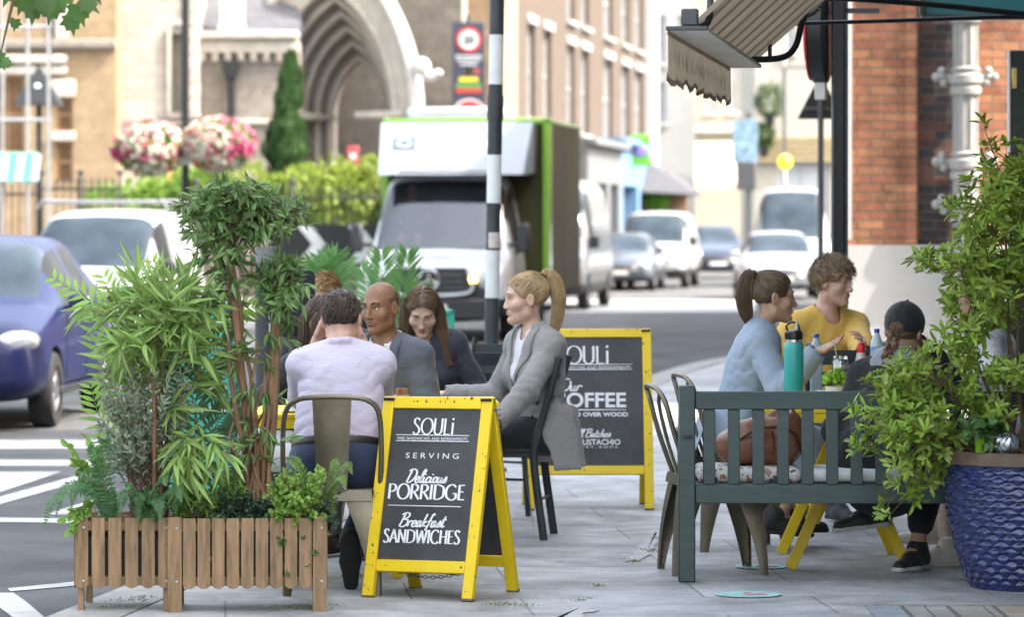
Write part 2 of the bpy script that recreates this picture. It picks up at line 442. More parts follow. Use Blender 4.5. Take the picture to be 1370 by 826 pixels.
# ================================================================= SETTING
SLOPE = .14                                   # the street runs this much to the right per metre of depth
SA = math.atan(SLOPE)
def kerbx(d): return -1.86+SLOPE*(d-15.27)
def DG(py, z=0.): return (CAMH-z)*FPX/(py-HY)
def brickmat(name, c1, c2, mortar, bw=.225, rh=.075, ms=.009, bump=.4, dirt=.3, rough=.85, off=.5, vary=.25, rot=0., floor=False, warp=0.):
    m = mat(name, c1, rough)
    N, L, p = nodes_of(m)
    tc = N.new('ShaderNodeTexCoord'); sx = N.new('ShaderNodeSeparateXYZ'); L.new(tc.outputs['Object'], sx.inputs[0])
    cb = N.new('ShaderNodeCombineXYZ')
    if floor:
        mp = N.new('ShaderNodeMapping'); mp.inputs['Rotation'].default_value = (0, 0, rot); L.new(tc.outputs['Object'], mp.inputs[0])
        vec = mp.outputs[0]
    else:
        ad = N.new('ShaderNodeMath'); ad.operation = 'ADD'; L.new(sx.outputs[0], ad.inputs[0]); L.new(sx.outputs[1], ad.inputs[1])
        L.new(ad.outputs[0], cb.inputs[0]); L.new(sx.outputs[2], cb.inputs[1]); vec = cb.outputs[0]
    if warp:
        nw = N.new('ShaderNodeTexNoise'); nw.inputs['Scale'].default_value = 3; L.new(vec, nw.inputs['Vector'])
        va = N.new('ShaderNodeVectorMath'); va.operation = 'SCALE'; va.inputs['Scale'].default_value = warp
        L.new(nw.outputs['Color'], va.inputs[0]); vb = N.new('ShaderNodeVectorMath'); L.new(vec, vb.inputs[0]); L.new(va.outputs[0], vb.inputs[1]); vec = vb.outputs[0]
    bt = N.new('ShaderNodeTexBrick'); L.new(vec, bt.inputs['Vector'])
    bt.inputs['Scale'].default_value = 1; bt.inputs['Brick Width'].default_value = bw; bt.inputs['Row Height'].default_value = rh
    bt.inputs['Mortar Size'].default_value = ms; bt.inputs['Mortar Smooth'].default_value = .3; bt.offset = off
    bt.inputs['Color1'].default_value = (*c1, 1); bt.inputs['Color2'].default_value = (*c2, 1); bt.inputs['Mortar'].default_value = (*mortar, 1)
    nz = N.new('ShaderNodeTexNoise'); nz.inputs['Scale'].default_value = 3.5; nz.inputs['Detail'].default_value = 8; nz.inputs['Roughness'].default_value = .65; L.new(vec, nz.inputs['Vector'])
    mr = N.new('ShaderNodeMapRange'); mr.inputs[1].default_value = .25; mr.inputs[2].default_value = .75; mr.inputs[3].default_value = 1-vary; mr.inputs[4].default_value = 1+vary
    L.new(nz.outputs[0], mr.inputs[0])
    mu = N.new('ShaderNodeMix'); mu.data_type = 'RGBA'; mu.blend_type = 'MULTIPLY'; mu.inputs[0].default_value = 1
    L.new(bt.outputs['Color'], mu.inputs[6]); L.new(mr.outputs[0], mu.inputs[7])
    n2 = N.new('ShaderNodeTexNoise'); n2.inputs['Scale'].default_value = 60; n2.inputs['Detail'].default_value = 6; L.new(vec, n2.inputs['Vector'])
    m2 = N.new('ShaderNodeMapRange'); m2.inputs[3].default_value = .8; m2.inputs[4].default_value = 1.2; L.new(n2.outputs[0], m2.inputs[0])
    mv = N.new('ShaderNodeMix'); mv.data_type = 'RGBA'; mv.blend_type = 'MULTIPLY'; mv.inputs[0].default_value = dirt*2
    L.new(mu.outputs[2], mv.inputs[6]); L.new(m2.outputs[0], mv.inputs[7])
    base_out = mv.outputs[2]
    if floor:                                                   # trodden gum and stains
        vo = N.new('ShaderNodeTexVoronoi'); vo.inputs['Scale'].default_value = 2.6; L.new(vec, vo.inputs['Vector'])
        c3 = N.new('ShaderNodeValToRGB'); c3.color_ramp.elements[0].position = .045; c3.color_ramp.elements[0].color = (.5, .5, .5, 1); c3.color_ramp.elements[1].position = .06; c3.color_ramp.elements[1].color = (1, 1, 1, 1); L.new(vo.outputs['Distance'], c3.inputs[0])
        n4 = N.new('ShaderNodeTexNoise'); n4.inputs['Scale'].default_value = .9; n4.inputs['Detail'].default_value = 9; n4.inputs['Roughness'].default_value = .7; n4.inputs['Distortion'].default_value = 1.2; L.new(vec, n4.inputs['Vector'])
        c4 = N.new('ShaderNodeValToRGB'); c4.color_ramp.elements[0].position = .36; c4.color_ramp.elements[0].color = (.62, .61, .59, 1); c4.color_ramp.elements[1].position = .58; c4.color_ramp.elements[1].color = (1.06, 1.06, 1.06, 1); L.new(n4.outputs[0], c4.inputs[0])
        for c_ in (c3, c4):
            mm_ = N.new('ShaderNodeMix'); mm_.data_type = 'RGBA'; mm_.blend_type = 'MULTIPLY'; mm_.inputs[0].default_value = 1; L.new(base_out, mm_.inputs[6]); L.new(c_.outputs[0], mm_.inputs[7]); base_out = mm_.outputs[2]
    L.new(base_out, p.inputs['Base Color'])
    bp = N.new('ShaderNodeBump'); bp.inputs['Strength'].default_value = bump; bp.inputs['Distance'].default_value = .012
    iv = N.new('ShaderNodeMath'); iv.operation = 'SUBTRACT'; iv.inputs[0].default_value = 1; L.new(bt.outputs['Fac'], iv.inputs[1])
    a2 = N.new('ShaderNodeMath'); a2.operation = 'MULTIPLY_ADD'; a2.inputs[1].default_value = .5; L.new(n2.outputs[0], a2.inputs[0]); L.new(iv.outputs[0], a2.inputs[2])
    L.new(a2.outputs[0], bp.inputs['Height']); L.new(bp.outputs[0], p.inputs['Normal'])
    return m
M_paving = brickmat('paving_slabs', (.40, .40, .405), (.32, .322, .33), (.21, .205, .19), bw=1.25, rh=.72, ms=.007, bump=.35, dirt=.6, rough=.62, off=.37, vary=.42, rot=-SA*.55, floor=True)
M_asphalt = mat('asphalt', (.095, .096, .10), .9, spec=.15, var=.35, scale=.9, bump=.35, bscale=140, dirt=.25)
M_kerb = mat('granite_kerb', (.30, .29, .275), .75, var=.2, scale=9, bump=.2, bscale=120)
M_line = mat('road_paint_sun_strip', (.40, .40, .39), .6, var=.14, scale=9, dirt=.55)
M_tactile = brickmat('tactile_setts', (.33, .27, .19), (.28, .32, .36), (.14, .13, .12), bw=.19, rh=.5, ms=.012, floor=True)
M_moss = mat('moss', (.20, .23, .05), .9, var=.4, scale=40, island=.3)
M_cement = mat('cement_patch', (.40, .40, .39), .85, var=.15, scale=12, bump=.25, bscale=90)
# road: one sheet to the horizon; pavement: slab with a real kerb step
mb = MB(); mb.add([(-900, -200, ROAD), (900, -200, ROAD), (900, 1500, ROAD), (-900, 1500, ROAD)], [(0, 1, 2, 3)]); struct('road', mb, M_asphalt)
edge = [(kerbx(d), d) for d in (-12, 6, 12, 20, 28, 36, 40)]+[(kerbx(43)+.15, 43), (kerbx(45)+.5, 45), (kerbx(46.3)+1.3, 46.3), (kerbx(47)+2.6, 47), (14, 47.6)]
def offs(e, w):
    e = np.array(e); t = np.gradient(e, axis=0); t /= np.linalg.norm(t, axis=1, keepdims=True)
    return e+np.c_[t[:, 1], -t[:, 0]]*w
inner = offs(edge, .30)
mb = MB(); pl = [tuple(p) for p in inner]+[(14, 30), (14, -12)]
pl = np.array(pl); n = len(pl)
area = sum(pl[i, 0]*pl[(i+1) % n, 1]-pl[(i+1) % n, 0]*pl[i, 1] for i in range(n))
if area < 0: pl = pl[::-1]
mb.add(np.c_[pl, np.zeros(n)], [tuple(range(n))])
pave = struct('pavement', mb, M_paving)
mb = MB()
E = catmull(np.array([(x, y, 0) for x, y in edge]), 90); Ei = offs(E[:, :2], .296)
for i in range(len(E)-1):
    a, b = E[i, :2], E[i+1, :2]; c, d = Ei[i+1], Ei[i]
    t = (b-a)*.004
    q = [a+t, b-t, c-t, d+t]
    v = [(x, y, ROAD-.02) for x, y in q]+[(x, y, .004) for x, y in q]
    mb.add(v, [(4, 5, 6, 7), (0, 1, 5, 4)[::-1], (1, 2, 6, 5)[::-1], (3, 0, 4, 7)[::-1], (2, 3, 7, 6)[::-1]])
struct('kerb', mb, M_kerb)
# tactile setts along the near edge at the right, light cement repairs, moss in the joints
mb = MB()
for i in range(5):
    x0 = (1170-CX)*15.2/FPX+i*.245
    mb.box((x0+.11, 14.98, .006), (.235, 1.12, .006), 0, None, .002)
struct('paving_strip', mb, M_tactile)
mb = MB()
def floor_patch(mb, pts, z=.004, jag=.03, mi=0, n=40):
    P = np.array([G(x, y)[:2] for x, y in pts]); P = np.vstack([P, P[:1]])
    t = np.linspace(0, len(P)-1-1e-6, n); i = t.astype(int); f = (t-i)[:, None]
    q = P[i]*(1-f)+P[i+1]*f+rng.normal(size=(n, 2))*jag
    a = sum(q[k, 0]*q[(k+1) % n, 1]-q[(k+1) % n, 0]*q[k, 1] for k in range(n))
    if a < 0: q = q[::-1]
    mb.add(np.c_[q, np.full(n, z)], [tuple(range(n))], mi)
floor_patch(mb, [(836, 752), (862, 752), (894, 716), (874, 714)], jag=.012)
floor_patch(mb, [(742, 830), (775, 812), (800, 818), (770, 830)], jag=.012)
struct('pavement_repairs', mb, M_cement)
mb = MB()
def tuft(x, y, n, sx, sy):
    c = G(x, y); p = c+np.c_[rng.normal(size=n)*sx, rng.normal(size=n)*sy, np.abs(rng.normal(size=n))*.004]
    d = rand_dirs(n); d[:, 2] = abs(d[:, 2])*.5+.1
    leaf_batch(mb, p, d, rand_dirs(n), rng.uniform(.006, .013, n), .006, shape=(0, 1, 0))
for (x, y, n, sx, sy) in [(690, 811, 60, .05, .03), (670, 810, 50, .04, .02), (846, 752, 50, .02, .03), (870, 738, 60, .03, .05), (884, 722, 50, .03, .04), (800, 785, 30, .02, .02), (140, 815, 90, .09, .03), (400, 815, 70, .06, .02), (775, 805, 30, .02, .02), (170, 806, 60, .05, .03), (190, 801, 40, .04, .03), (480, 772, 30, .03, .02), (596, 640, 40, .08, .05)]:
    tuft(x, y, n, sx, sy)
tag(solo('moss', mb, M_moss, None, None), kind='stuff')
# pavement stickers (faded round floor signs)
M_sticker = mat('sticker_teal', (.36, .60, .58), .6, var=.25, scale=14, dirt=.3); M_stk2 = mat('sticker_pink', (.62, .25, .33), .6, var=.2, scale=20)
for nm, (x, y, r) in zip('ab', [(1001, 797, .145), (1018, 760, .12)]):
    mb = MB(); c = G(x, y); a = np.linspace(0, 2*math.pi, 32, endpoint=False)
    mb.add(np.c_[r*np.cos(a), r*np.sin(a), np.full(32, .005)], [tuple(range(32))])
    o = solo('floor_sticker', mb, M_sticker, 'faded turquoise round sticker with pink mark nearest the kerb of the setts' if nm == 'a' else 'faded turquoise round sticker partly under the bistro table legs', 'floor sticker', c)
    mb = MB(); mb.box((.03, -.02, .007), (.09, .05, .003), 0, rotz(.4), .001); mb.box((.0, .03, .007), (.04, .04, .003), 0, None, .001); part('print', mb, M_stk2, o)
# road markings, and a pale band standing for a sunlit strip
mb = MB()
def mark(pts, z=ROAD+.004):
    P = np.array([G(x, y, ROAD)[:2] for x, y in pts]); n = len(P)
    a = sum(P[k, 0]*P[(k+1) % n, 1]-P[(k+1) % n, 0]*P[k, 1] for k in range(n))
    if a < 0: P = P[::-1]
    mb.add(np.c_[P, np.full(n, z)], [tuple(range(n))])
mark([(-40, 616), (130, 617), (130, 625), (-40, 624)])
mark([(-40, 633), (82, 632), (60, 640), (0, 660), (-40, 666)])
mark([(-40, 668), (0, 666), (115, 634), (135, 634), (110, 645), (0, 676), (-40, 684)])
mark([(-60, 693), (140, 696), (140, 702), (-60, 699)])
mark([(60, 690), (140, 665), (140, 672), (90, 690)])
mark([(10, 789), (150, 775), (150, 781), (14, 793)])
mark([(-30, 795), (18, 795), (34, 806), (62, 830), (20, 830), (-20, 800)])
mark([(740, 402), (1010, 402), (1010, 417), (735, 418)])  # sunlight across the far road, painted as a pale band
mark([(-60, 590), (330, 590), (330, 600), (-60, 602)])
struct('road_markings_sun_strip', mb, M_line)
# pavement across the road, under the far buildings
mb = MB(); pts = [(-60, 66), (-8, 66), (-3.2, 71), (.4, 90), (5.0, 125), (9, 142), (30, 150), (30, 260), (-60, 260)]
mb.add([(x, y, .0) for x, y in pts]+[(x, y, ROAD-.02) for x, y in pts], [tuple(range(9))]+[(i, 9+i, 9+(i+1) % 9, (i+1) % 9) for i in range(9)])
struct('far_pavement', mb, M_paving)
# ================================================================= BUILDINGS
M_tan = brickmat('tan_brick', (.28, .19, .10), (.23, .155, .08), (.24, .195, .145))
M_stone = brickmat('pale_stone', (.42, .385, .34), (.35, .315, .275), (.27, .24, .21), bw=.6, rh=.26, ms=.012, vary=.18)
M_stone2 = mat('dressed_stone', (.38, .35, .305), .8, var=.15, scale=3, dirt=.25)
M_stoneg = brickmat('weathered_stone', (.24, .21, .18), (.20, .175, .15), (.16, .145, .125), bw=.7, rh=.3, ms=.01, vary=.25)
M_brownb = brickmat('brown_brick', (.21, .135, .075), (.17, .11, .065), (.2, .15, .1))
M_georg = brickmat('georgian_brick', (.078, .05, .033), (.062, .042, .029), (.09, .075, .06))
M_redb = brickmat('red_brick', (.46, .21, .10), (.34, .12, .068), (.19, .135, .095), bw=.235, rh=.078, ms=.009, bump=.7, vary=.6, warp=.03, dirt=.5)
M_blackb = brickmat('black_brick', (.035, .032, .034), (.22, .07, .037), (.10, .075, .06), bw=.235, rh=.078, ms=.006, bump=.7, vary=.5, warp=.03); nodes_of(M_blackb)[0]['Brick Texture'].inputs['Bias'].default_value = -.45
M_cream = mat('cream_render', (.32, .285, .23), .85, var=.08, scale=1.5, dirt=.12)
M_white = mat('white_stucco', (.42, .41, .385), .8, var=.06, scale=1.5, dirt=.1)
M_whitep = mat('white_paint', (.52, .51, .49), .45, var=.05, scale=8, dirt=.08)
M_pane = mat('window_pane', (.07, .085, .10), .06, var=.3, scale=.6, spec=.8)
M_panew = mat('blind_pane', (.42, .44, .47), .25, var=.15, scale=.9)
M_slate = brickmat('slate_roof', (.10, .10, .115), (.08, .08, .092), (.05, .05, .055), bw=.3, rh=.2)
M_black = mat('black_iron', (.012, .013, .014), .38, var=.2, scale=12)
M_dgrey = mat('dark_grey_metal', (.05, .055, .06), .45, var=.15, scale=9, dirt=.15)
def wall_holes(mb, w, h, rects, th=.3, mi=0, x0=0., z0=0.):
    xs = sorted({x0, x0+w, *[r[0] for r in rects], *[r[1] for r in rects]}); zs = sorted({z0, z0+h, *[r[2] for r in rects], *[r[3] for r in rects]})
    for j in range(len(zs)-1):
        run = None
        for i in range(len(xs)-1):
            cx, cz = (xs[i]+xs[i+1])/2, (zs[j]+zs[j+1])/2
            hole = any(r[0] < cx < r[1] and r[2] < cz < r[3] for r in rects)
            if not hole and run is None: run = xs[i]
            if run is not None and (hole or i == len(xs)-2):
                xe = xs[i] if hole else xs[i+1]
                mb.box(((run+xe)/2, th/2, (zs[j]+zs[j+1])/2), (xe-run, th, zs[j+1]-zs[j]), mi, None, 0); run = None
    return mb
def add_window(parent, r, mats_, depth=.16, bars=1, pane=None, sill=True, head=None):
    x0, x1, z0, z1 = r; w, h = x1-x0, z1-z0; f = MB(); t = .07
    for (a, b, c, d) in ((x0, x0+t, z0, z1), (x1-t, x1, z0, z1), (x0+t, x1-t, z0, z0+t), (x0+t, x1-t, z1-t, z1), (x0+t, x1-t, (z0+z1)/2-.03, (z0+z1)/2+.03)):
        f.box(((a+b)/2, depth, (c+d)/2), (b-a, .06, d-c), 0, None, 0)
    for k in range(bars):
        xx = x0+w*(k+1)/(bars+1); f.box((xx, depth-.004, (z0+z1)/2), (.03, .05, h-2*t), 0, None, 0)
    fo = part('window', f, mats_[0], parent)
    p = MB(); p.box(((x0+x1)/2, depth+.045, (z0+z1)/2), (w-2*t+.02, .02, h-2*t+.02), 0, None, 0); part('pane', p, pane or mats_[1], fo)
    if sill:
        s = MB(); s.box(((x0+x1)/2, -.03, z0-.06), (w+.2, .2, .11), 0, None, .01); part('sill', s, mats_[2], fo)
    if head:
        s = MB(); s.box(((x0+x1)/2, -.02, z1+head/2), (w+.16, .12, head), 0, None, .01); part('lintel', s, mats_[2], fo)
    return fo
# ---- tan brick building, far left (frontal, d 77)
d = 77.; k = d/FPX
def lx(px): return (px-CX)*k
def lz(py): return CAMH-(py-HY)*k
t = thing('brick_building', 'tan brick building with pale stone bands at the far left', 'building', (0, d, 0))
x0, x1 = lx(-160), lx(156)
win = [(lx(-14), lx(33), lz(205), lz(100)), (lx(74), lx(98), lz(176), lz(130)), (lx(74), lx(98), lz(245), lz(188)), (lx(-110), lx(-60), lz(205), lz(100)), (lx(66), lx(96), lz(45), lz(0))]
mb = wall_holes(MB(), x1-x0, 12.2, win, .35, 0, x0, 0); mb.box(((x0+x1)/2, 5.35, 6.1), (x1-x0, 9.9, 12.2), 0, None, 0); part('wall', mb, M_tan, t)
mb = MB()
for y, hh, ex in ((58, .16, .18), (63, .1, .12)): mb.box(((x0+x1)/2, -ex/2, lz(y)), (x1-x0, ex, hh), 0, None, .02)
part('string_course', mb, mat('dark_stone', (.22, .19, .16), .8, var=.2, scale=4), t)
mb = MB(); mb.box(((x0+lx(90))/2, -.08, lz(79)), (lx(90)-x0, .16, .17), 0, None, .02); mb.box(((x0+lx(90))/2, -.06, lz(94)), (lx(90)-x0, .12, .17), 0, None, .02)
mb.box((lx(85), -.05, lz(118)), (.5, .12, .36), 0, None, .02); mb.box((lx(85), -.05, lz(182)), (.5, .12, .2), 0, None, .02); mb.box((lx(84), -.03, lz(20)), (.32, .1, 1.0), 0, None, .02)
part('stone_band', mb, M_stone2, t)
for i, r in enumerate(win): add_window(t, r, (mat('oak_frame', (.30, .18, .09), .6), mat('brown_pane', (.16, .09, .045), .15), M_stone2), bars=1 if i in (0, 3) else 0, sill=False)
# ---- pale rubble tower with a lancet
d = 78.; k = d/FPX
t = thing('church_tower', 'pale rubble stone church tower with a narrow lancet window', 'church tower', (0, d, 0))
x0, x1 = lx(157), lx(262)
w = [(lx(228), lx(246), lz(150), lz(44))]
mb = wall_holes(MB(), x1-x0, 13, w, .4, 0, x0, 0); mb.box(((x0+x1)/2, 2.5, 6.5), (x1-x0, 4.2, 13), 0, None, 0); part('wall', mb, M_stone, t)
mb = MB()
for sx in (226, 248): mb.box((lx(sx), -.02, lz(97)), (.08, .12, 1.7), 0, None, .01)
a = np.linspace(0, math.pi, 13); cx_, cz_, rr = lx(237), lz(46), (lx(248)-lx(226))/2+.02
mb.tube(np.c_[cx_+rr*np.cos(a), np.full(13, -.02), cz_+rr*1.25*np.sin(a)], .06, 0, 6)
part('lancet_surround', mb, M_stone2, t)
p = MB(); p.box((lx(237), .3, lz(97)), (lx(246)-lx(228), .02, lz(44)-lz(150)), 0, None, 0); part('window', p, mat('lancet_glass', (.30, .26, .21), .3), t)
mb = MB()
for i in range(44): mb.box((x1-.05, -.03, .15+i*.3), (.2 if i % 2 else .28, .1, .28), 0, None, .01)
part('quoin', mb, M_stone2, t)
mb = MB(); mb.box(((x0+x1)/2, -.05, lz(164)), (x1-x0, .14, .12), 0, None, .02); part('plinth_course', mb, M_stoneg, t)
# ---- porch wing with corbels and the deep pointed arch
d = 79.; k = d/FPX; k_porch = k
t = thing('church_porch', 'weathered stone church porch wing with corbel table beside the arch', 'church', (0, d, 0))
x0, x1 = lx(263), lx(400)
mb = MB(); mb.box(((x0+x1)/2, 2, lz(55)/2), (x1-x0, 4, lz(55)), 0, None, 0); part('wall', mb, M_stoneg, t)
mb = MB(); mb.box(((x0+x1)/2, -.1, lz(47)), (x1-x0, .3, .16), 0, None, .03); mb.box(((x0+x1)/2, -.05, lz(62)), (x1-x0, .16, .28), 0, None, .02); mb.box(((x0+x1)/2, -.04, lz(163)), (x1-x0, .12, .1), 0, None, .02); part('cornice', mb, M_stone2, t)
for i in range(8):
    mb = MB(); mb.box((x0+.12+i*.27, -.08, lz(77)), (.13, .2, .22), 0, None, .03); part('corbel', mb, M_stoneg, t)
mb = MB(); mb.add([(x0, .4, lz(50)), (x1, .4, lz(50)), (x1, 3.2, lz(-90)), (x0, 3.2, lz(-90))], [(0, 1, 2, 3)]); mb.add([(x0, .4, lz(50)), (x1, .4, lz(50)), (x1, 3.9, lz(50)), (x0, 3.9, lz(50)), (x0, 3.2, lz(-90)), (x1, 3.2, lz(-90))], [(0, 4, 3), (1, 2, 5), (3, 4, 5, 2)]); part('roof', mb, M_slate, t)
mb = MB(); mb.box((lx(309), .3, lz(-10)), (.5, .4, 1.7), 0, None, .03); mb.box((lx(309), .25, lz(36)), (.56, .5, .12), 0, None, .02); part('pinnacle', mb, M_whitep, t)
mb = MB(); mb.tube([(lx(310), -.14, 0), (lx(310), -.14, lz(100))], .09, 0, 10); mb.prism([(-.22, .2), (.22, .2), (.12, -.15), (-.12, -.15)], -.3, -.02, 0, None, (lx(310), 0, lz(94))); part('downpipe', mb, M_black, t)
# arch: nested orders, facade turned so that the right jamb shows
d = 80.; ang = R(-24)
ac = W(440, 298, d)
t = thing('arched_portal', 'deep pointed stone church archway with columned orders', 'archway', (ac[0], d, 0), ang); t.scale = (.88, .88, 1)
def arch_pts(w, zs, n=14, rr=1.75):
    r = w*rr; cx_ = w-r; a1 = math.acos(-cx_/r)
    th = np.linspace(0, a1, n); Rp = np.c_[cx_+r*np.cos(th), zs+r*np.sin(th)]
    Lp = Rp[::-1].copy(); Lp[:, 0] *= -1
    return np.vstack([Rp, Lp[1:]])
def arch_ring(mb, wo, wi, zs, y0, y1, mi=0):
    A = arch_pts(wo, zs); B = arch_pts(wi, zs)
    A = np.vstack([[wo, 0], A, [-wo, 0]]); B = np.vstack([[wi, 0], B, [-wi, 0]])
    n = len(A); v = np.vstack([np.c_[P[:, 0], np.full(n, y), P[:, 1]] for y in (y0, y1) for P in (A, B)])
    f = []
    for i in range(n-1):
        f += [(i, i+1, n+i+1, n+i), (2*n+i, 3*n+i, 3*n+i+1, 2*n+i+1), (i, 2*n+i, 2*n+i+1, i+1), (n+i, n+i+1, 3*n+i+1, 3*n+i)]
    mb.add(v, f, mi)
zs = 3.9
for q in range(6):
    mb = MB(); wo = 1.95-q*.19; arch_ring(mb, wo if q else 2.4, wo-.19, zs, .34*q, .34*(q+1)+.02); part('arch_order', mb, M_stoneg if q else M_stone2, t)
mb = MB()
for q in range(6):
    w_ = 1.95-q*.19-.19
    for sgn in (-1, 1):
        mb.tube([(sgn*(w_+.02), .34*q+.0, 0), (sgn*(w_+.02), .34*q, zs)], .075, 0, 8)
    P = arch_pts(w_+.02, zs); mb.tube(np.c_[P[:, 0], np.full(len(P), .34*q), P[:, 1]], .075, 0, 8)
part('column_shafts', mb, M_stone2, t)
mb = MB()
for sgn in (-1, 1): mb.box((sgn*1.4, .9, zs-.0), (1.3, 2.1, .14), 0, None, .03)
part('capital_band', mb, M_stone2, t)
mb = MB(); P = arch_pts(2.35, zs); mb.tube(np.c_[P[:, 0], np.full(len(P), -.06), P[:, 1]], .13, 0, 8); part('hood_mould', mb, M_whitep, t)
mb = MB(); mb.sphere((2.55, -.15, zs+1.0), (.24, .2, .2)); mb.sphere((2.8, -.15, zs+.8), (.2, .14, .12)); mb.sphere((3.0, -.15, zs+.86), (.12, .1, .08)); part('carved_boss', mb, M_whitep, t)
mb = MB(); mb.box((0, 2.9, 4), (4.6, .3, 8.0), 0, None, 0); part('back_wall', mb, M_stoneg, t)
mb = MB(); mb.box((.15, 2.7, 1.2), (1.2, .1, 2.4), 0, None, .02); part('door', mb, mat('oak_door', (.10, .06, .035), .6), t)
# ---- dark brown brick gable behind
t = thing('brick_wall_building', 'plain dark brown brick building behind the striped pole', 'building', (0, 88, 0)); d = 88.; k = d/FPX
mb = MB(); mb.box(((lx(490)+lx(690))/2, 3, 6.5), (lx(690)-lx(490), 6, 13), 0, None, 0); part('wall', mb, M_brownb, t)
mb = MB(); mb.box(((lx(490)+lx(690))/2, -.05, 12.9), (lx(690)-lx(490)+.2, .3, .25), 0, None, .02); part('coping', mb, M_stone2, t)
mb = MB(); mb.box((lx(682), -.04, 6.5), (.34, .12, 12.6), 0, None, .01); part('pier', mb, mat('cream_pier', (.5, .42, .3), .8), t)
# ---- Georgian terrace along the left of the street: local x runs along the facade
c0 = 12.79
def dpx(px): return c0/(SLOPE-(px-CX)/FPX)
L0 = dpx(690); base = np.array([SLOPE*L0-c0, L0, 0.])
fa = math.pi/2-SA                              # facade axis direction angle
def fl(px): return (dpx(px)-L0)*math.sqrt(1+SLOPE**2)
t = thing('terraced_house', 'brown brick Georgian house with tall white sash windows', 'building', base, fa)
wins = [(fl(a)*.85+fl(b)*.15, fl(a)*.15+fl(b)*.85, 4.25, 6.65) for a, b in ((703, 718), (724, 740))]+[(fl(a)*.85+fl(b)*.15, fl(a)*.15+fl(b)*.85, 4.1, 6.5) for a, b in ((756, 771), (775, 790), (805, 822), (829, 844), (847, 862))]+[(fl(a)*.85+fl(b)*.15, fl(a)*.15+fl(b)*.85, 7.15, 9.2) for a, b in ((756, 771), (775, 790), (805, 822), (829, 844), (847, 862))]
mb = wall_holes(MB(), fl(864), 12.5, wins, .35, 0, 0, 0); mb.box((fl(864)/2, 5.2, 6.2), (fl(864), 9.6, 12.4), 0, None, 0); part('wall', mb, M_georg, t)
M_whg = mat('sash_white', (.34, .33, .32), .5)
for r in wins: add_window(t, r, (M_whg, mat('sash_pane', (.25, .26, .28), .2), M_whg), bars=2, head=.22)
mb = MB(); mb.box(((fl(864)+fl(875))/2, .3, 6.25), (fl(875)-fl(864), .9, 12.5), 0, None, .02); part('pilaster', mb, M_white, t)
def shop(px0, px1, name, label, m_f, h=4.0, prot=.5):
    a, b = fl(px0), fl(px1); w = b-a
    s = thing(name, label, 'shop front', base+rotz(fa)@np.array([a, -prot, 0]), fa)
    mb = wall_holes(MB(), w, h, [(w*.12, w*.55, .6, 2.7), (w*.65, w*.9, .05, 2.7)], prot-.02, 0, 0, 0); part('shop_front', mb, m_f, s)
    g = MB(); g.box((w*.335, prot*.6, 1.65), (w*.44, .03, 2.12), 0, None, 0); part('window', g, M_pane, s)
    g = MB(); g.box((w*.775, prot*.6, 1.37), (w*.26, .04, 2.66), 0, None, 0); part('door', g, mat('dark_blue_door', (.05, .09, .16), .4), s)
    g = MB(); g.box((w/2, -.12, h-.1), (w+.1, .3, .2), 0, None, .03); part('cornice', g, m_f, s)
    return s
shop(752, 800, 'shop_front', 'grey shop front with a projecting cornice behind the green lorry', mat('grey_shop', (.12, .125, .13), .6), 3.9, .7)
bs = shop(801, 846, 'shop_front', 'pale blue painted shop front along the street', mat('blue_shop', (.10, .19, .32), .6), 4.1, .6)
ds = shop(850, 872, 'shop_front', 'dark brown timber shop front beneath the black awning', mat('brown_shop', (.06, .04, .03), .6), 3.4, .3)
g = MB(); c = fl(855); mb = MB()
t = thing('hanging_sign', 'green shop sign with a purple oval projecting from the terrace', 'sign', W(857, 201, 113)); 
mb.box((0, 0, 0), (.62, .12, .95), 0, None, .02); part('panel', mb, mat('sign_green', (.10, .33, .02), .5, var=.5, scale=6), t)
mb = MB(); mb.sphere((0, -.07, 0), (.24, .03, .2)); part('oval', mb, mat('sign_purple', (.2, .16, .5), .5), t)
mb = MB(); mb.box((-.45, .02, .3), (.4, .04, .04), 0, None, 0); part('bracket', mb, M_black, t)
# black awning on the dark shop
o = W(852, 210, 117)
t = thing('awning', 'black sloping awning over the dark timber shop', 'awning', (o[0], 117, 0), 0)
mb = MB(); k = 117/FPX; mb.sheet([[(-.2, 1, 3.9), (-.2, -1.6, 2.55)], [(1.75, 1, 2.8), (1.95, -1.6, 2.45)]], 0, .05); part('canopy', mb, mat('black_canvas', (.06, .06, .07), .8), t)
mb = MB(); mb.box((.8, 0, 1.3), (1.6, .1, 2.5), 0, None, .02); mb.box((.1, -.1, 1.3), (.2, .2, 2.6), 0, None, .02); part('frame', mb, mat('brown_screen', (.2, .12, .07), .7), t)
# ---- cream and white houses closing the view
def far_house(name, label, px0, px1, d, m_w, wins, h=14, extra=None, sillm=None):
    k = d/FPX; t = thing(name, label, 'building', (0, d, 0)); X0, X1 = (px0-CX)*k, (px1-CX)*k
    rs = [((a-CX)*k, (b-CX)*k, CAMH-(y1-HY)*k, CAMH-(y0-HY)*k) for a, b, y0, y1 in wins]
    mb = wall_holes(MB(), X1-X0, h, rs, .35, 0, X0, 0); mb.box(((X0+X1)/2, 4.5, h/2-.05), (X1-X0, 8.2, h-.1), 0, None, 0); part('wall', mb, m_w, t)
    for r in rs: add_window(t, r, (M_whitep, M_panew, M_whitep), bars=1)
    mb = MB(); mb.box(((X0+X1)/2, -.12, h), (X1-X0+.2, .5, .4), 0, None, .04); part('cornice', mb, M_white, t)
    return t, k
t, k = far_house('townhouse', 'bright white stuccoed townhouse standing past the brown brick terrace', 872, 930, 146, M_white, [(878, 892, 20, 85), (906, 918, 20, 85), (878, 892, 110, 165)])
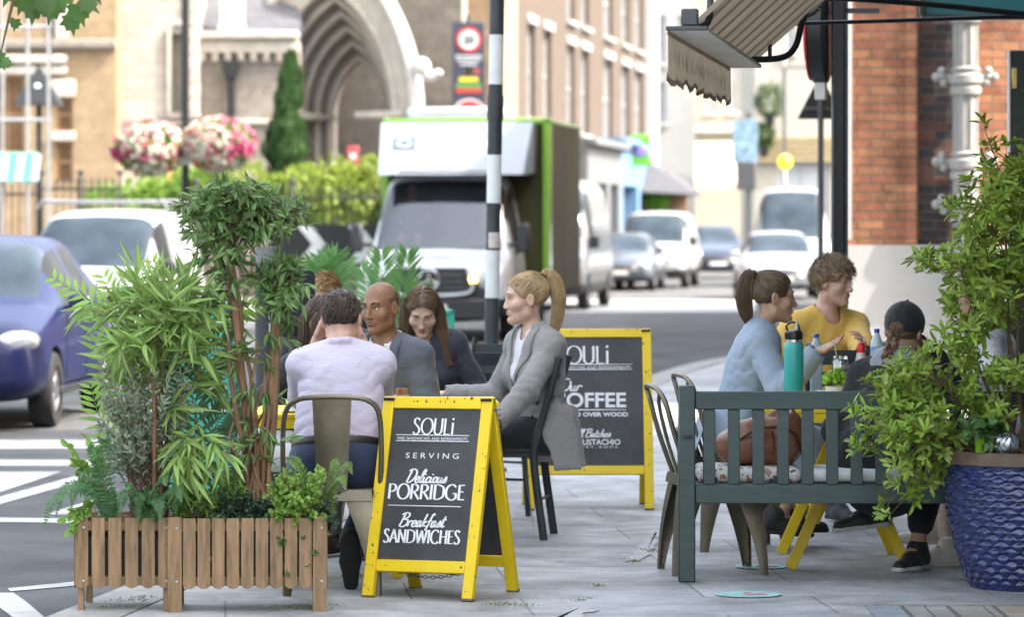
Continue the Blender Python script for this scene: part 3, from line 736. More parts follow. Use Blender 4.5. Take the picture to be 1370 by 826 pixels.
t, k = far_house('townhouse', 'cream townhouse with a pale shop awning at the end of the street', 928, 1012, 155, M_cream, [(945, 960, 60, 150), (975, 990, 60, 150), (945, 960, -40, 20), (975, 990, -40, 20), (1000, 1008, 60, 130)])
X = lambda px: (px-CX)*k
mb = MB(); mb.box((X(970), -.2, CAMH-(172-HY)*k), (X(1012)-X(928), .4, .35), 0, None, .03); part('string_course', mb, M_white, t)
t2 = thing('awning', 'wide pale beige shop awning on the cream townhouse', 'awning', (0, 150, 0)); k = 150/FPX
mb = MB(); mb.sheet([[(X(880), 3.4, CAMH-(190-HY)*k), (X(896), -1, CAMH-(246-HY)*k)], [(X(985), 3.4, CAMH-(188-HY)*k), (X(986), -1, CAMH-(246-HY)*k)]], 0, .06); part('canopy', mb, mat('beige_canvas', (.52, .42, .34), .85), t2)
mb = MB(); mb.sheet([[(X(896), -1.03, CAMH-(246-HY)*k), (X(896), -1.03, CAMH-(255-HY)*k)], [(X(986), -1.03, CAMH-(246-HY)*k), (X(986), -1.03, CAMH-(255-HY)*k)]], 0, .04); part('valance', mb, mat('beige_canvas', (.52, .42, .34)), t2)
t, k = far_house('townhouse', 'tall pale house with a dark garage lintel on the right of the street', 1010, 1260, 135, mat('ivory_render', (.34, .32, .28), .85, dirt=.1), [(1050, 1064, 0, 70), (1100, 1112, 0, 70), (1040, 1110, 210, 330)], 13)
mb = MB()
for i in range(5): mb.box((X(1070), -.1-.02*i, CAMH-(186+i*7-HY)*k), (X(1130)-X(1010), .2, .13), 0, None, .01)
part('louvred_fascia', mb, mat('olive_fascia', (.30, .24, .13), .7), t)
# plants on the balconies of the far houses
for i, (px, py, d_, r, lab) in enumerate([(1030, 135, 134, .7, 'dark green climbing plant by the pale house window'), (880, 266, 116, .45, 'bright green potted plant outside the dark timber shop'), (1022, 183, 134, .5, 'dark green trailing plant above the garage lintel')]):
    mb = MB(); n = 500; p = rand_dirs(n)*rng.uniform(.4, 1, n)[:, None]**.5*r*np.array([.8, .6, 1.])
    leaf_batch(mb, p, rand_dirs(n), rand_dirs(n), .16, .09)
    c = W(px, py, d_); t = thing('potted_plant', lab, 'plant', c)
    part('foliage', mb, mat('leaf_dark' if i != 1 else 'leaf_lime', (.05, .09, .025) if i != 1 else (.16, .36, .03), .5, transl=.3, island=.4), t)
    mb = MB(); mb.lathe([(.15, -r*.9-.3), (.2, -r*.9+.1)]); part('pot', mb, M_black, t)
# ---- red brick corner building on the right, white base, drainpipe
d = 32.5; k = d/FPX
bx = (1131-CX)*k
t = thing('brick_corner_building', 'red brick corner building with dark brick band and white base', 'building', (bx, d, 0))
Wd = 10.; zb = CAMH-(328-HY)*k; xb = (1228-1131)*k; xb2 = (1263-1131)*k; xb3 = (1305-1131)*k
def blk(a0, a1, b0, b1, z0, z1, y0=0., y1=45.):  # unseen depth behind the front, stretched back to shade the far road
    return MB().add([(a0, y0, z0), (a1, y0, z0), (b1, y1, z0), (b0, y1, z0), (a0, y0, z1), (a1, y0, z1), (b1, y1, z1), (b0, y1, z1)], [(0, 3, 2, 1), (4, 5, 6, 7), (0, 1, 5, 4), (1, 2, 6, 5), (2, 3, 7, 6), (3, 0, 4, 7)])
part('wall', blk(0, xb, 6.9, xb+6.9, zb, 10), M_redb, t)
part('wall', blk(xb, xb3, xb+6.9, xb3+6.9, zb, 10, .03, 44.9), M_blackb, t, label='soot dark brick band behind the drainpipe')
mb = MB(); mb.box(((xb3+Wd)/2, 6.0, (zb+10)/2), (Wd-xb3, 12, 10-zb), 0, None, 0); part('wall', mb, M_redb, t)
mb = MB(); mb.box((xb-.06, -.03, (zb+9.9)/2), (.10, .07, 9.9-zb), 0, None, .015); part('moulding', mb, M_redb, t)
part('base', blk(-.05, Wd, 6.85, Wd+2, 0, zb, -.06), mat('white_base', (.45, .43, .405), .85, spec=.2, var=.06, scale=2, dirt=.15, bump=.1, bscale=30), t)
mb = MB(); mb.box((.02, -.05, 5.2), (.06, .06, 7.5), 0, None, .01); part('corner_trim', mb, M_whitep, t)
M_pipe = mat('pipe_paint', (.31, .30, .28), .45, var=.1, scale=8, dirt=.2)
t = thing('drainpipe', 'white cast iron drainpipe with ornate collars on the brick wall', 'drainpipe', ((1289-CX)*k, d-.16, 0))
mb = MB(); mb.lathe([(.10, 0), (.10, 9.5)], sides=20)
for a in range(10):
    an = a*math.pi/5; mb.tube([(.1*math.cos(an), .1*math.sin(an), 0), (.1*math.cos(an), .1*math.sin(an), 9.5)], .012, 0, 6)
part('pipe', mb, M_pipe, t)
for py in (108, 221, 278, 12, -90):
    z = CAMH-(py-HY)*k; mb = MB()
    mb.lathe([(.105, -.13), (.135, -.12), (.14, -.07), (.12, -.05), (.15, -.02), (.15, .04), (.12, .06), (.135, .1), (.105, .12)], (0, 0, z), sides=20)
    for sx in (-1, 1):
        mb.bar((sx*.1, .05, z+.03), (sx*.19, .05, z+.03), .05, .05, 0, bev=.01)
        for (ax, az) in ((.05, 0), (0, .05), (-.02, -.05), (.0, 0)): mb.sphere((sx*(.20+ax), .05, z+.03+az), .042, 0, 10, 8)
    part('collar', mb, M_pipe, t)
# ---- cafe building (right, just outside the frame): awning wall, shades the pavement
cf = lambda d: 3.15+SLOPE*(d-21.7)
t = thing('cafe_building', 'dark green cafe building carrying the awning, just beyond the right edge', 'building', (0, 0, 0))
def foot(P, z0, z1):
    n = len(P); return MB().add([(x, y, z0) for x, y in P]+[(x, y, z1) for x, y in P], [tuple(range(n))[::-1], tuple(range(n, 2*n))]+[(i, (i+1) % n, n+(i+1) % n, n+i) for i in range(n)])
part('wall', foot([(3.15, 9), (14, 9), (14, 28), (4.06, 28), (3.18, 21.7)], 0, 10), mat('dark_green_front', (.03, .05, .045), .5), t)
part('stall_riser', foot([(3.07, 9.05), (3.14, 9.05), (3.14, 21.6), (3.07, 21.6)], 0, .7), mat('dark_green_front', (0, 0, 0)), t)
for i in range(3):
    y = 11.2+i*4.1
    w_ = part('window', MB().box((3.12, y, 1.75), (.06, 3.4, 2.1), 0, None, .02), mat('teal_frame', (.02, .13, .13), .4), t)
    part('pane', MB().box((3.085, y, 1.75), (.02, 3.2, 1.9), 0, None, 0), M_pane, w_)
part('cornice', foot([(2.95, 8.8), (14.1, 8.8), (14.1, 28.1), (3.9, 28.1), (2.98, 21.7)], 10.002, 10.35), M_white, t)
t = thing('fascia_sign', 'teal fascia board projecting over the top right corner', 'sign', (0, 21.3, 0)); k = 21.3/FPX
x0, x1 = (1237-CX)*k, (1440-CX)*k; z0, z1 = CAMH-(20-HY)*k, CAMH-(-90-HY)*k
mb = MB(); mb.box(((x0+x1)/2, .05, (z0+z1)/2), (x1-x0, .08, z1-z0), 0, None, .005); part('panel', mb, mat('teal_panel', (.012, .12, .13), .35), t)
mb = MB(); mb.box(((x0+x1)/2, 0, z0-.012), (x1-x0+.05, .12, .03), 0, None, .005); mb.box((x0-.015, 0, (z0+z1)/2), (.03, .12, z1-z0), 0, None, .005); part('frame', mb, M_black, t)
t = thing('cafe_door', 'open black cafe door with a brass plate at the right edge', 'door', ((1358-CX)*k, 21.5, 0))
h = CAMH-(65-HY)*k
mb = MB(); mb.box((.22, 0, h/2), (.44, .05, h), 0, None, .006); part('door_leaf', mb, mat('door_black', (.01, .018, .016), .25), t)
mb = MB(); mb.box((-.008, -.0, h/2), (.012, .06, h), 0, None, .002); part('edge_strip', mb, M_whitep, t)
mb = MB(); mb.box((.018, -.035, CAMH-(103-HY)*k), (.03, .01, .12), 0, None, .003); part('hinge_plate', mb, mat('brass', (.55, .40, .16), .3, 1.), t)
# ================================================================= STREET FURNITURE AND PLANTING BEYOND
M_wband = mat('white_band', (.74, .75, .74), .45, var=.05, scale=10, dirt=.25)
M_bband = mat('black_band', (.035, .04, .048), .45, var=.3, scale=10, dirt=.3)
M_sgrey = mat('sign_back_grey', (.12, .125, .13), .5, var=.15, dirt=.2)
M_red = mat('sign_red', (.55, .02, .02), .4); M_signw = mat('sign_white', (.62, .62, .61), .4)
# black and white striped crossing pole
d = 24.; k = d/FPX; c = W(657, 298, d)
t = thing('crossing_pole', 'black and white banded crossing pole rising behind the blonde woman', 'pole', (c[0], d, 0))
Z = lambda y: CAMH-(y-HY)*k
rb = .047
tilt = 8/470.
def band(y0, y1, r, m, nm='band'):
    mb = MB(); z0, z1 = Z(y1), Z(y0)
    f = lambda z: ((z-Z(480))*tilt, 0, z)
    mb.tube([f(z0+.001), f(z1-.001)], r, 0, 20); part(nm, mb, m, t)
for y0, y1, m in ((-160, -40, M_wband), (-40, 46, M_bband), (46, 113, M_wband), (113, 207, M_bband), (207, 272, M_wband), (272, 335, M_bband), (335, 399, M_wband), (399, 630, M_bband)): band(y0, y1, rb if y0 < 120 else rb-.001, m)
band(128, 160, rb+.006, M_bband, 'collar')
mb = MB(); mb.lathe([(.10, 0), (.10, .02), (.06, .04), (rb, .1)]); part('base', mb, M_bband, t)
mb = MB(); a = np.linspace(-2.2, -.6, 8); z0, z1 = Z(332), Z(311)
mb.sheet([[((z0-Z(480))*tilt+(rb+.003)*math.cos(x), (rb+.003)*math.sin(x), z) for z in (z0, z1)] for x in a]); part('sticker', mb, mat('sticker_paper', (.62, .52, .50), .5, var=.35, scale=60), t)
# road sign seen edge-on beside the black post; warning triangle seen from behind
d = 22.6; k = d/FPX; Z = lambda y: CAMH-(y-HY)*k
t = thing('sign_post', 'square black post standing at the red brick corner', 'post', (W(1121, 298, d)[0], d, 0))
mb = MB(); mb.box((.0, 0, 1.85), (.075, .075, 3.7), 0, None, .006); part('post', mb, M_black, t)
mb = MB(); mb.box((-.03, -.045, Z(215)), (.014, .012, 1.6), 0, None, .003); mb.box((.05, 0, 1.7), (.02, .05, 3.4), 0, None, .004); part('cable_channel', mb, M_dgrey, t)
mb = MB(); mb.bar((-.02, 0, Z(14)), (.25, 0, Z(14)), .05, .03); mb.bar((0, 0, Z(14)), (-.1, 0, Z(14)), .04, .04); part('bracket', mb, M_dgrey, t)
t = thing('road_sign', 'round black road sign box seen edge-on beside the black post', 'road sign', (W(1098, 298, d)[0], d, 0), R(78))
mb = MB(); mb.lathe([(.30, -.05), (.33, -.04), (.33, .04), (.30, .05)], sides=40, M=rotx(R(90)), c=(0, 0, Z(38))); part('housing', mb, M_black, t)
mb = MB(); mb.lathe([(.315, 0), (.315, .012)], sides=40, M=rotx(R(90)), c=(0, .064, Z(38))); part('rim', mb, M_red, t)
mb = MB(); mb.lathe([(.24, 0), (.24, .012)], sides=40, M=rotx(R(90)), c=(0, .078, Z(38))); part('face', mb, M_signw, t)
mb = MB(); mb.box((0, 0, Z(118)), (.08, .07, .14), 0, None, .005); part('lamp_housing', mb, mat('zinc', (.45, .46, .46), .35, .6), t)
d = 33.; k = d/FPX; Z = lambda y: CAMH-(y-HY)*k
t = thing('warning_sign', 'triangular warning sign seen from behind on a thin dark pole', 'road sign', (W(1098, 298, d)[0], d, 0))
mb = MB(); mb.tube([(0, 0, 0), (0, 0, Z(100))], .027, 0, 10); part('pole', mb, M_dgrey, t)
mb = MB(); s_ = 28*k; mb.prism([(-s_*1.1, Z(159)), (s_*1.1, Z(159)), (0, Z(98))], .04, .05, 0); part('plate', mb, M_black, t)
mb = MB(); mb.box((0, .02, Z(145)), (.3, .03, .03), 0, None, .003); mb.box((0, -.0, Z(205)), (.05, .06, .5), 0, None, .01); part('clamp', mb, M_dgrey, t)
# dark pole with the rounded dark panel behind the ficus
d = 19.6; k = d/FPX; Z = lambda y: CAMH-(y-HY)*k
t = thing('parking_post', 'dark grey cylindrical post with pale cap behind the ficus', 'post', (W(357, 298, d)[0], d, 0))
mb = MB(); mb.tube([(0, 0, 0), (0, 0, Z(352))], .062, 0, 24); part('post', mb, M_bband, t)
mb = MB(); mb.tube([(0, 0, Z(352)), (0, 0, Z(330))], .058, 0, 24); part('cap', mb, mat('cap_grey', (.16, .165, .17), .4), t)
t = thing('information_sign', 'dark rounded panel with a pale metal edge behind the leaves', 'sign', (W(394, 298, d)[0], d-.1, 0), R(38))
mb = MB()
def rrect(w, h, r, n=6):
    P = []
    for cx_, cz_, a0 in ((w/2-r, h/2-r, 0), (-w/2+r, h/2-r, 90), (-w/2+r, -h/2+r, 180), (w/2-r, -h/2+r, 270)):
        for i in range(n+1): a = R(a0+90*i/n); P.append((cx_+r*math.cos(a), cz_+r*math.sin(a)))
    return P
zc = (Z(362)+Z(450))/2; hh = Z(362)-Z(450)
mb.prism(rrect(.25, hh, .035), -.02, .02, 0, None, (0, 0, zc)); part('panel', mb, mat('panel_dark', (.03, .034, .04), .5, dirt=.1), t)
mb = MB(); mb.prism(rrect(.262, hh+.012, .04), .022, .035, 0, None, (0, 0, zc)); part('edge', mb, mat('panel_edge', (.42, .48, .48), .4, .4), t)
mb = MB(); mb.bar((-.1, 0, zc), (-.16, .05, zc), .05, .05); mb.bar((0, 0, zc-.1), (0, 0, 0), .04, .04); part('bracket', mb, M_dgrey, t)
# chevron board
d = 56.; k = d/FPX
t = thing('chevron_board', 'black and white chevron board on the traffic island', 'road sign', (W(440, 298, d)[0], d, ROAD)); 
z0, z1 = CAMH-(352-HY)*k-ROAD, CAMH-(302-HY)*k-ROAD; w = 1.5
mb = MB(); mb.box((.05, 0, (z0+z1)/2), (w, .03, z1-z0+.04), 0, None, .005); part('board', mb, M_black, t)
mb = MB(); h = (z1-z0)/2
for ox in (-.47, .28):
    mb = MB()
    q = [(ox, z1), (ox+.2, z1), (ox+.42, z1-h), (ox+.2, z0), (ox, z0), (ox+.22, z1-h)]
    mb.add([(x, -.019, z) for x, z in q], [(0, 5, 2, 1), (5, 4, 3, 2)])
    part('chevron', mb, M_signw, t)
for x in (-.5, .5): part('post', MB().tube([(x, .05, 0), (x, .05, z1)], .04, 0, 8), M_dgrey, t)
# lamp column and the two flower baskets
d = 66.; k = d/FPX; Z = lambda y: CAMH-(y-HY)*k
t = thing('lamp_column', 'dark lamp column between the two flower baskets', 'lamp post', (W(248, 298, d)[0], d, 0))
mb = MB(); mb.tube([(0, 0, 0), (0, 0, 7)], .07, 0, 12); mb.tube([(0, 0, 0), (0, 0, 1.2)], .11, 0, 12); part('column', mb, M_black, t)
mb = MB(); mb.tube([(-.75, 0, Z(160)), (.75, 0, Z(158))], .025, 0, 8); part('basket_bracket', mb, M_black, t)
mb = MB(); mb.tube([(0, 0, 7), (.3, 0, 7.5), (1, 0, 7.6)], .05, 0, 8); part('arm', mb, M_black, t)
mb = MB(); mb.box((.05, -.09, Z(205)), (.22, .05, .4), 0, None, .01); part('notice', mb, M_signw, t)
petals = [mat('petal_white', (.60, .58, .47), .6, transl=.2, island=.15), mat('petal_pink', (.52, .13, .22), .6, transl=.2, island=.3), mat('petal_magenta', (.32, .01, .10), .6, transl=.2, island=.3), mat('petal_red', (.52, .10, .06), .6, island=.3)]
M_bleaf = mat('basket_leaf', (.14, .26, .04), .5, transl=.3, island=.4)
for i, (px, py, lab) in enumerate([(199, 198, 'full hanging basket of pink and white flowers left of the lamp column'), (294, 193, 'full hanging basket with orange and red flowers right of the lamp column')]):
    c = W(px, py, d-.15); t = thing('hanging_basket', lab, 'flower basket', c, group='hanging flower baskets')
    n = 1500; dv = rand_dirs(n); p = dv*rng.uniform(.7, 1.06, n)[:, None]*np.array([.58, .45, .44]); p[:, 2] -= .05*(dv[:, 0]**2)
    mb = MB(); leaf_batch(mb, p, rand_dirs(n), dv, .10, .06); part('foliage', mb, M_bleaf, t)
    for m, (mm, nn) in enumerate([(petals[0], 420), (petals[1], 190), (petals[2], 230), (petals[3], 40 if i == 0 else 130)]):
        mb = MB(); cl = rand_dirs(6 if m != 3 else 3); dv = rand_dirs(nn)*.62+cl[rng.integers(0, len(cl), nn)]; dv /= np.linalg.norm(dv, axis=1, keepdims=True)
        if m == 2: dv[:, 2] = -abs(dv[:, 2])*.6-.05
        p = dv*rng.uniform(.98, 1.1, nn)[:, None]*np.array([.6, .47, .45])
        for a in range(4): leaf_batch(mb, p, dv*.4+rand_dirs(nn)*.8, dv, .055, .06, shape=(.2, 1, .6), fold=.05)
        part('blossom', mb, mm, t)
    mb = MB(); mb.lathe([(.05, -.4), (.3, -.25), (.38, .0)]); part('basket', mb, mat('coir', (.12, .08, .05), .9), t)
# pyramid topped lamp
d = 64.; k = d/FPX; Z = lambda y: CAMH-(y-HY)*k
t = thing('street_lamp', 'street lamp with a black pyramid shade at the far left', 'street lamp', (W(52, 298, d)[0], d, 0))
mb = MB(); mb.tube([(0, 0, 0), (0, 0, Z(125))], .05, 0, 10); mb.tube([(0, 0, 0), (0, 0, 1)], .08, 0, 10); part('post', mb, M_black, t)
mb = MB(); mb.lathe([(.55, Z(141)), (.54, Z(138)), (.06, Z(92)), (.02, Z(88))], sides=4, M=rotz(R(45))); part('shade', mb, M_black, t, smooth=10)
mb = MB(); mb.sphere((0, -.15, Z(118)), .09); part('globe', mb, mat('lamp_globe', (.6, .62, .62), .2), t)
mb = MB()
for sx in (-1, 1): mb.tube([(sx*.2, 0, Z(95)), (sx*.25, 0, Z(-20))], .012, 0, 6)
part('hanger', mb, M_dgrey, t)
# scaffold poles and turquoise striped skip banner at the far left
t = thing('scaffold_tower', 'grey scaffold poles with turquoise striped panel at the far left', 'scaffold', (W(20, 298, 63)[0], 63, 0)); k = 63/FPX; Z = lambda y: CAMH-(y-HY)*k
mb = MB()
for x in (-.22, .2, .55): mb.tube([(x, .1, 0), (x, .1, 7)], .03, 0, 8)
mb.tube([(-.8, .1, Z(160)), (.6, .1, Z(160))], .03, 0, 8); mb.tube([(-.8, .1, Z(35)), (.6, .1, Z(35))], .03, 0, 8); part('pole', mb, mat('scaffold_steel', (.42, .43, .44), .4, .7), t)
mb = MB(); mb.box((-.12, 0, Z(224)), (1.05, .04, .5), 0, None, .01); part('panel', mb, mat('turquoise', (.12, .42, .36), .6, var=.1), t)
mb = MB()
for i in range(4): mb.prism([(-.55+i*.27, -.22), (-.42+i*.27, -.22), (-.36+i*.27, .22), (-.49+i*.27, .22)], -.03, -.022, 0, None, (0, 0, Z(224)))
part('stripe', mb, M_signw, t)
# iron railings
def railing(label, px0, px1, d, y0, step=.13):
    k = d/FPX; x0, x1 = (px0-CX)*k, (px1-CX)*k; h = CAMH-(y0-HY)*k
    t = thing('railing', label, 'railing', ((x0+x1)/2, d, 0)); w = (x1-x0)/2
    mb = MB()
    for z in (.3, h-.2): mb.box((0, 0, z), (2*w, .03, .05), 0, None, .005)
    part('rail', mb, M_black, t)
    b = MB()
    for x in np.arange(-w, w, step):
        b.tube([(x, 0, 0), (x, 0, h-.08)], .013, 0, 6); b.lathe([(.03, h-.1), (.02, h-.05), (.003, h+.03)], (x, 0, 0), sides=6)
    part('bar', b, M_black, t)
    for x in (-w, 0, w):
        b = MB(); b.box((x, 0, h/2+.02), (.06, .06, h+.04), 0, None, .01); b.sphere((x, 0, h+.1), .06); part('post', b, M_black, t)
railing('spiked black iron railings in front of the tan brick building', 56, 160, 68, 238)
railing('black railings standing behind the blue hatchback at the far left', -60, 54, 68.5, 245)
railing('black iron railings along the church garden hedge', 262, 520, 68, 250)
# hedges, cypress
def bush(name, label, c, rad, n, m, L, cat='bush', seed=0, lumps=9):
    r = np.random.default_rng(seed); t = thing(name, label, cat, (c[0], c[1], 0))
    cc = rand_dirs(lumps, r)*np.array(rad)*.62; cc[:, 2] = np.abs(cc[:, 2])*1.1
    i = r.integers(0, lumps, n); dv = rand_dirs(n, r)
    p = cc[i]+dv*(r.uniform(.5, 1, n)**.6)[:, None]*np.array(rad)*.5; p[:, 2] = p[:, 2]+c[2]
    p[:, 2] = np.maximum(p[:, 2], .05)
    mb = MB(); leaf_batch(mb, p, dv+rand_dirs(n, r)*.8, rand_dirs(n, r), L*r.uniform(.7, 1.3, n), L*.5); part('foliage', mb, m, t)
    b = MB()
    for j in range(6): b.tube([(0, 0, 0), tuple(cc[j]*.4+np.array([0, 0, c[2]*.6])), tuple(cc[j]+np.array([0, 0, c[2]]))], [.04, .03, .01], 0, 6, n=6)
    part('stem', b, mat('bark', (.10, .07, .045), .9, var=.3, bump=.4), t); return t
M_lime = mat('hedge_lime', (.21, .27, .035), .5, transl=.35, island=.4); M_mid = mat('hedge_mid', (.14, .24, .03), .5, transl=.35, island=.4); M_gold = mat('hedge_gold', (.5, .40, .03), .5, transl=.35, island=.35)
k = 72/FPX
for i, (px, py, rx, rz, mm, lab) in enumerate([(190, 262, .8, .5, M_mid, 'mid green clipped bush under the left flower basket'), (228, 262, .45, .55, M_gold, 'golden yellow bush beside the dark lamp column'), (275, 250, .6, .6, M_mid, 'green bush just right of the lamp column'), (330, 262, .8, .7, M_lime, 'lime green bush at the foot of the cypress, nearest the lamp column'), (385, 266, .7, .5, M_mid, 'shaded green bush directly beneath the cypress'), (435, 262, .8, .75, M_lime, 'bright lime bush in front of the church archway'), (492, 258, .75, .75, M_lime, 'lime green bush closest to the lorry cab'), (540, 275, .6, .6, M_mid, 'green bush mostly hidden behind the lorry')]):
    c = W(px, py, 72); bush('garden_bush', lab, (c[0], 72+rng.uniform(-.5, .5), max(.35, c[2]-.3)), (rx*1.3, .8, rz*1.2), 1500, mm, .15, seed=i)
M_cyp = mat('cypress_green', (.045, .10, .025), .6, transl=.15, island=.5)
d = 74.; k = d/FPX; Z = lambda y: CAMH-(y-HY)*k
t = thing('cypress_tree', 'tall conical green cypress in front of the church porch', 'tree', (W(387, 298, d)[0], d, 0))
n = 9000; zz = rng.uniform(0, 1, n)**1.25; ht = Z(76); rad = .56*(1-zz)**.62*(1+.16*np.sin(zz*23)+.12*np.sin(zz*57))
an = rng.uniform(0, 6.283, n); lump = 1+.2*np.sin(an*3+zz*9)+.12*np.sin(an*7-zz*31)
rr = rad*lump*rng.uniform(.72, 1.04, n)
p = np.c_[rr*np.cos(an)+.06*np.sin(zz*7), rr*np.sin(an), .25+zz*(ht-.25)]
dv = np.c_[np.cos(an)*.45, np.sin(an)*.45, np.full(n, 1.)]+rand_dirs(n)*.35
mb = MB(); leaf_batch(mb, p, dv, np.c_[np.cos(an), np.sin(an), np.zeros(n)], .16*rng.uniform(.7, 1.4, n), .07); part('crown', mb, M_cyp, t)
mb = MB(); mb.tube([(0, 0, 0), (0, 0, ht*.9)], [.1, .015], 0, 8); part('trunk', mb, mat('bark', (.1, .07, .05)), t)
t = thing('noticeboard', 'small red notice on a post before the archway', 'sign', (W(472, 298, 75)[0], 75, 0)); k = 75/FPX; Z = lambda y: CAMH-(y-HY)*k
mb = MB(); mb.box((0, 0, Z(215)), (.22, .04, .6), 0, None, .01); part('board', mb, mat('notice_red', (.42, .06, .07), .5), t)
mb = MB(); mb.box((0, .04, Z(215)/2), (.05, .05, Z(215)), 0, None, .005); part('post', mb, M_black, t)
mb = MB(); mb.box((0, -.025, Z(209)), (.12, .01, .12), 0, None, .002); part('print', mb, M_signw, t)
# 20 zone banner and no-entry sign above the lorry
d = 76.; k = d/FPX; Z = lambda y: CAMH-(y-HY)*k
t = thing('speed_limit_sign', 'tall dark sign with a round red ringed 20 above the lorry', 'road sign', (W(627, 298, d)[0], d, 0))
mb = MB(); mb.box((0, 0, (Z(29)+Z(146))/2), (44*k, .06, Z(29)-Z(146)), 0, None, .01); part('panel', mb, mat('sign_navy', (.035, .04, .06), .45), t)
def disc(mb, r, z, y, th=.012): mb.lathe([(r, 0), (r, th)], sides=36, M=rotx(R(90)), c=(0, y, z))
mb = MB(); disc(mb, 17*k, Z(53), -.03); part('ring', mb, M_red, t)
mb = MB(); disc(mb, 13*k, Z(53), -.044); part('disc', mb, M_signw, t)
def text_mesh(s, size, bold=0., shear=0., ext=.002, space=1., align='CENTER'):
    cu = bpy.data.curves.new('t', 'FONT'); cu.body = s; cu.size = size; cu.align_x = align; cu.offset = bold; cu.shear = shear; cu.extrude = ext; cu.space_character = space; cu.resolution_u = 4
    o = bpy.data.objects.new('t', cu); col.objects.link(o); bpy.context.view_layer.update()
    me = bpy.data.meshes.new_from_object(o.evaluated_get(bpy.context.evaluated_depsgraph_get()))
    V = np.array([v.co[:] for v in me.vertices]); F = [tuple(p.vertices) for p in me.polygons]
    bpy.data.objects.remove(o); bpy.data.curves.remove(cu); bpy.data.meshes.remove(me)
    return V, F
def add_text(mb, s, size, x, y, z, mi=0, fit=None, M=None, **kw):
    """lettering standing in the x-z plane, facing -y"""
    V, F = text_mesh(s, size, **kw)
    if fit: V[:, 0] *= fit/(V[:, 0].max()-V[:, 0].min())
    P = np.c_[V[:, 0]+x, -V[:, 2]+y, V[:, 1]+z]
    mb.add(P, F, mi, M)
mb = MB(); add_text(mb, '20', .24, 0, -.062, Z(53)-.08, bold=.008); part('number', mb, M_black, t)
mb = MB()
for y, w in ((75, 36), (80, 33), (86, 24)): mb.box((0, -.035, Z(y)), (w*k, .01, 3*k), 0, None, .001)
part('line', mb, mat('sign_print', (.4, .4, .42), .5), t)
for y, w, cc in ((95, 8, (.5, .4, .02)), (106, 26, (.6, .45, .02)), (114, 34, (.06, .25, .06)), (121, 34, (.45, .05, .03))):
    mb = MB(); mb.box((0, -.035, Z(y)), (w*k, .01, 6*k), 0, None, .001); part('stripe', mb, mat('sgn%d' % y, cc, .5), t)
for i, (xx, cc) in enumerate(((0, (.05, .2, .1)), (11, (.4, .05, .05)))):
    mb = MB(); mb.box((xx*k, -.035, Z(95)), (7*k, .01, 6*k), 0, None, .001); part('stripe', mb, mat('sgx%d' % i, cc, .5), t)
mb = MB(); mb.tube([(0, .06, 0), (0, .06, Z(20))], .05, 0, 10); part('post', mb, M_dgrey, t)
d = 75.2; k = d/FPX; Z = lambda y: CAMH-(y-HY)*k
t = thing('no_entry_sign', 'red round no entry sign rising just above the lorry roof', 'road sign', (W(628, 298, d)[0], d, 0))
mb = MB(); disc(mb, 24*k, Z(156), 0); part('rim', mb, M_signw, t)
mb = MB(); disc(mb, 21.5*k, Z(156), -.014); part('face', mb, M_red, t)
mb = MB(); mb.box((0, -.034, Z(156)), (30*k, .012, 7*k), 0, None, .002); part('bar', mb, M_signw, t)
mb = MB(); mb.tube([(0, .02, 0), (0, .02, Z(156))], .035, 0, 10); part('post', mb, M_dgrey, t)
# street banner with bin, far right of the road; amber beacon
d = 96.; k = d/FPX; Z = lambda y: CAMH-(y-HY)*k
t = thing('street_banner', 'pale blue patterned banner with a dark box beneath it', 'banner', (W(997, 298, d)[0], d, 0))
mb = MB(); mb.box((0, 0, (Z(160)+Z(217))/2), (33*k, .05, Z(160)-Z(217)), 0, None, .01); part('banner', mb, mat('banner_blue', (.14, .23, .30), .6, var=.7, scale=5), t)
mb = MB(); mb.box((.02, 0, (Z(216)+Z(254))/2), (25*k, .35, Z(216)-Z(254)), 0, None, .02); part('box', mb, M_dgrey, t)
mb = MB(); mb.tube([(.1, .1, 0), (.1, .1, Z(150))], .06, 0, 10); part('post', mb, M_dgrey, t)
d = 104.; k = d/FPX; Z = lambda y: CAMH-(y-HY)*k
t = thing('beacon', 'yellow globe crossing beacon hanging over the white panel van', 'beacon', (W(1050, 298, d)[0], d, 0))
mb = MB(); mb.sphere((0, 0, Z(217)), .2); part('globe', mb, mat('amber_globe', (.85, .55, .01), .3, emit=(1, .6, .02), estr=.25), t)
mb = MB(); mb.tube([(0, .0, Z(205)), (0, 0, Z(90))], .035, 0, 8); mb.tube([(0, 0, Z(90)), (1.5, 0, Z(90))], .035, 0, 8); mb.tube([(1.5, 0, Z(90)), (1.5, 0, 0)], .06, 0, 8); part('arm', mb, M_dgrey, t)
t = thing('street_lamp', 'slim grey lamp column in front of the ivory house', 'street lamp', (W(1049, 298, 112)[0], 112, 0))
mb = MB(); mb.tube([(0, 0, 0), (0, 0, 7.6)], .06, 0, 8); part('post', mb, mat('lamp_grey', (.35, .35, .33), .5), t)
mb = MB(); mb.box((.35, 0, 7.6), (.9, .2, .12), 0, None, .03); part('lantern', mb, M_dgrey, t)
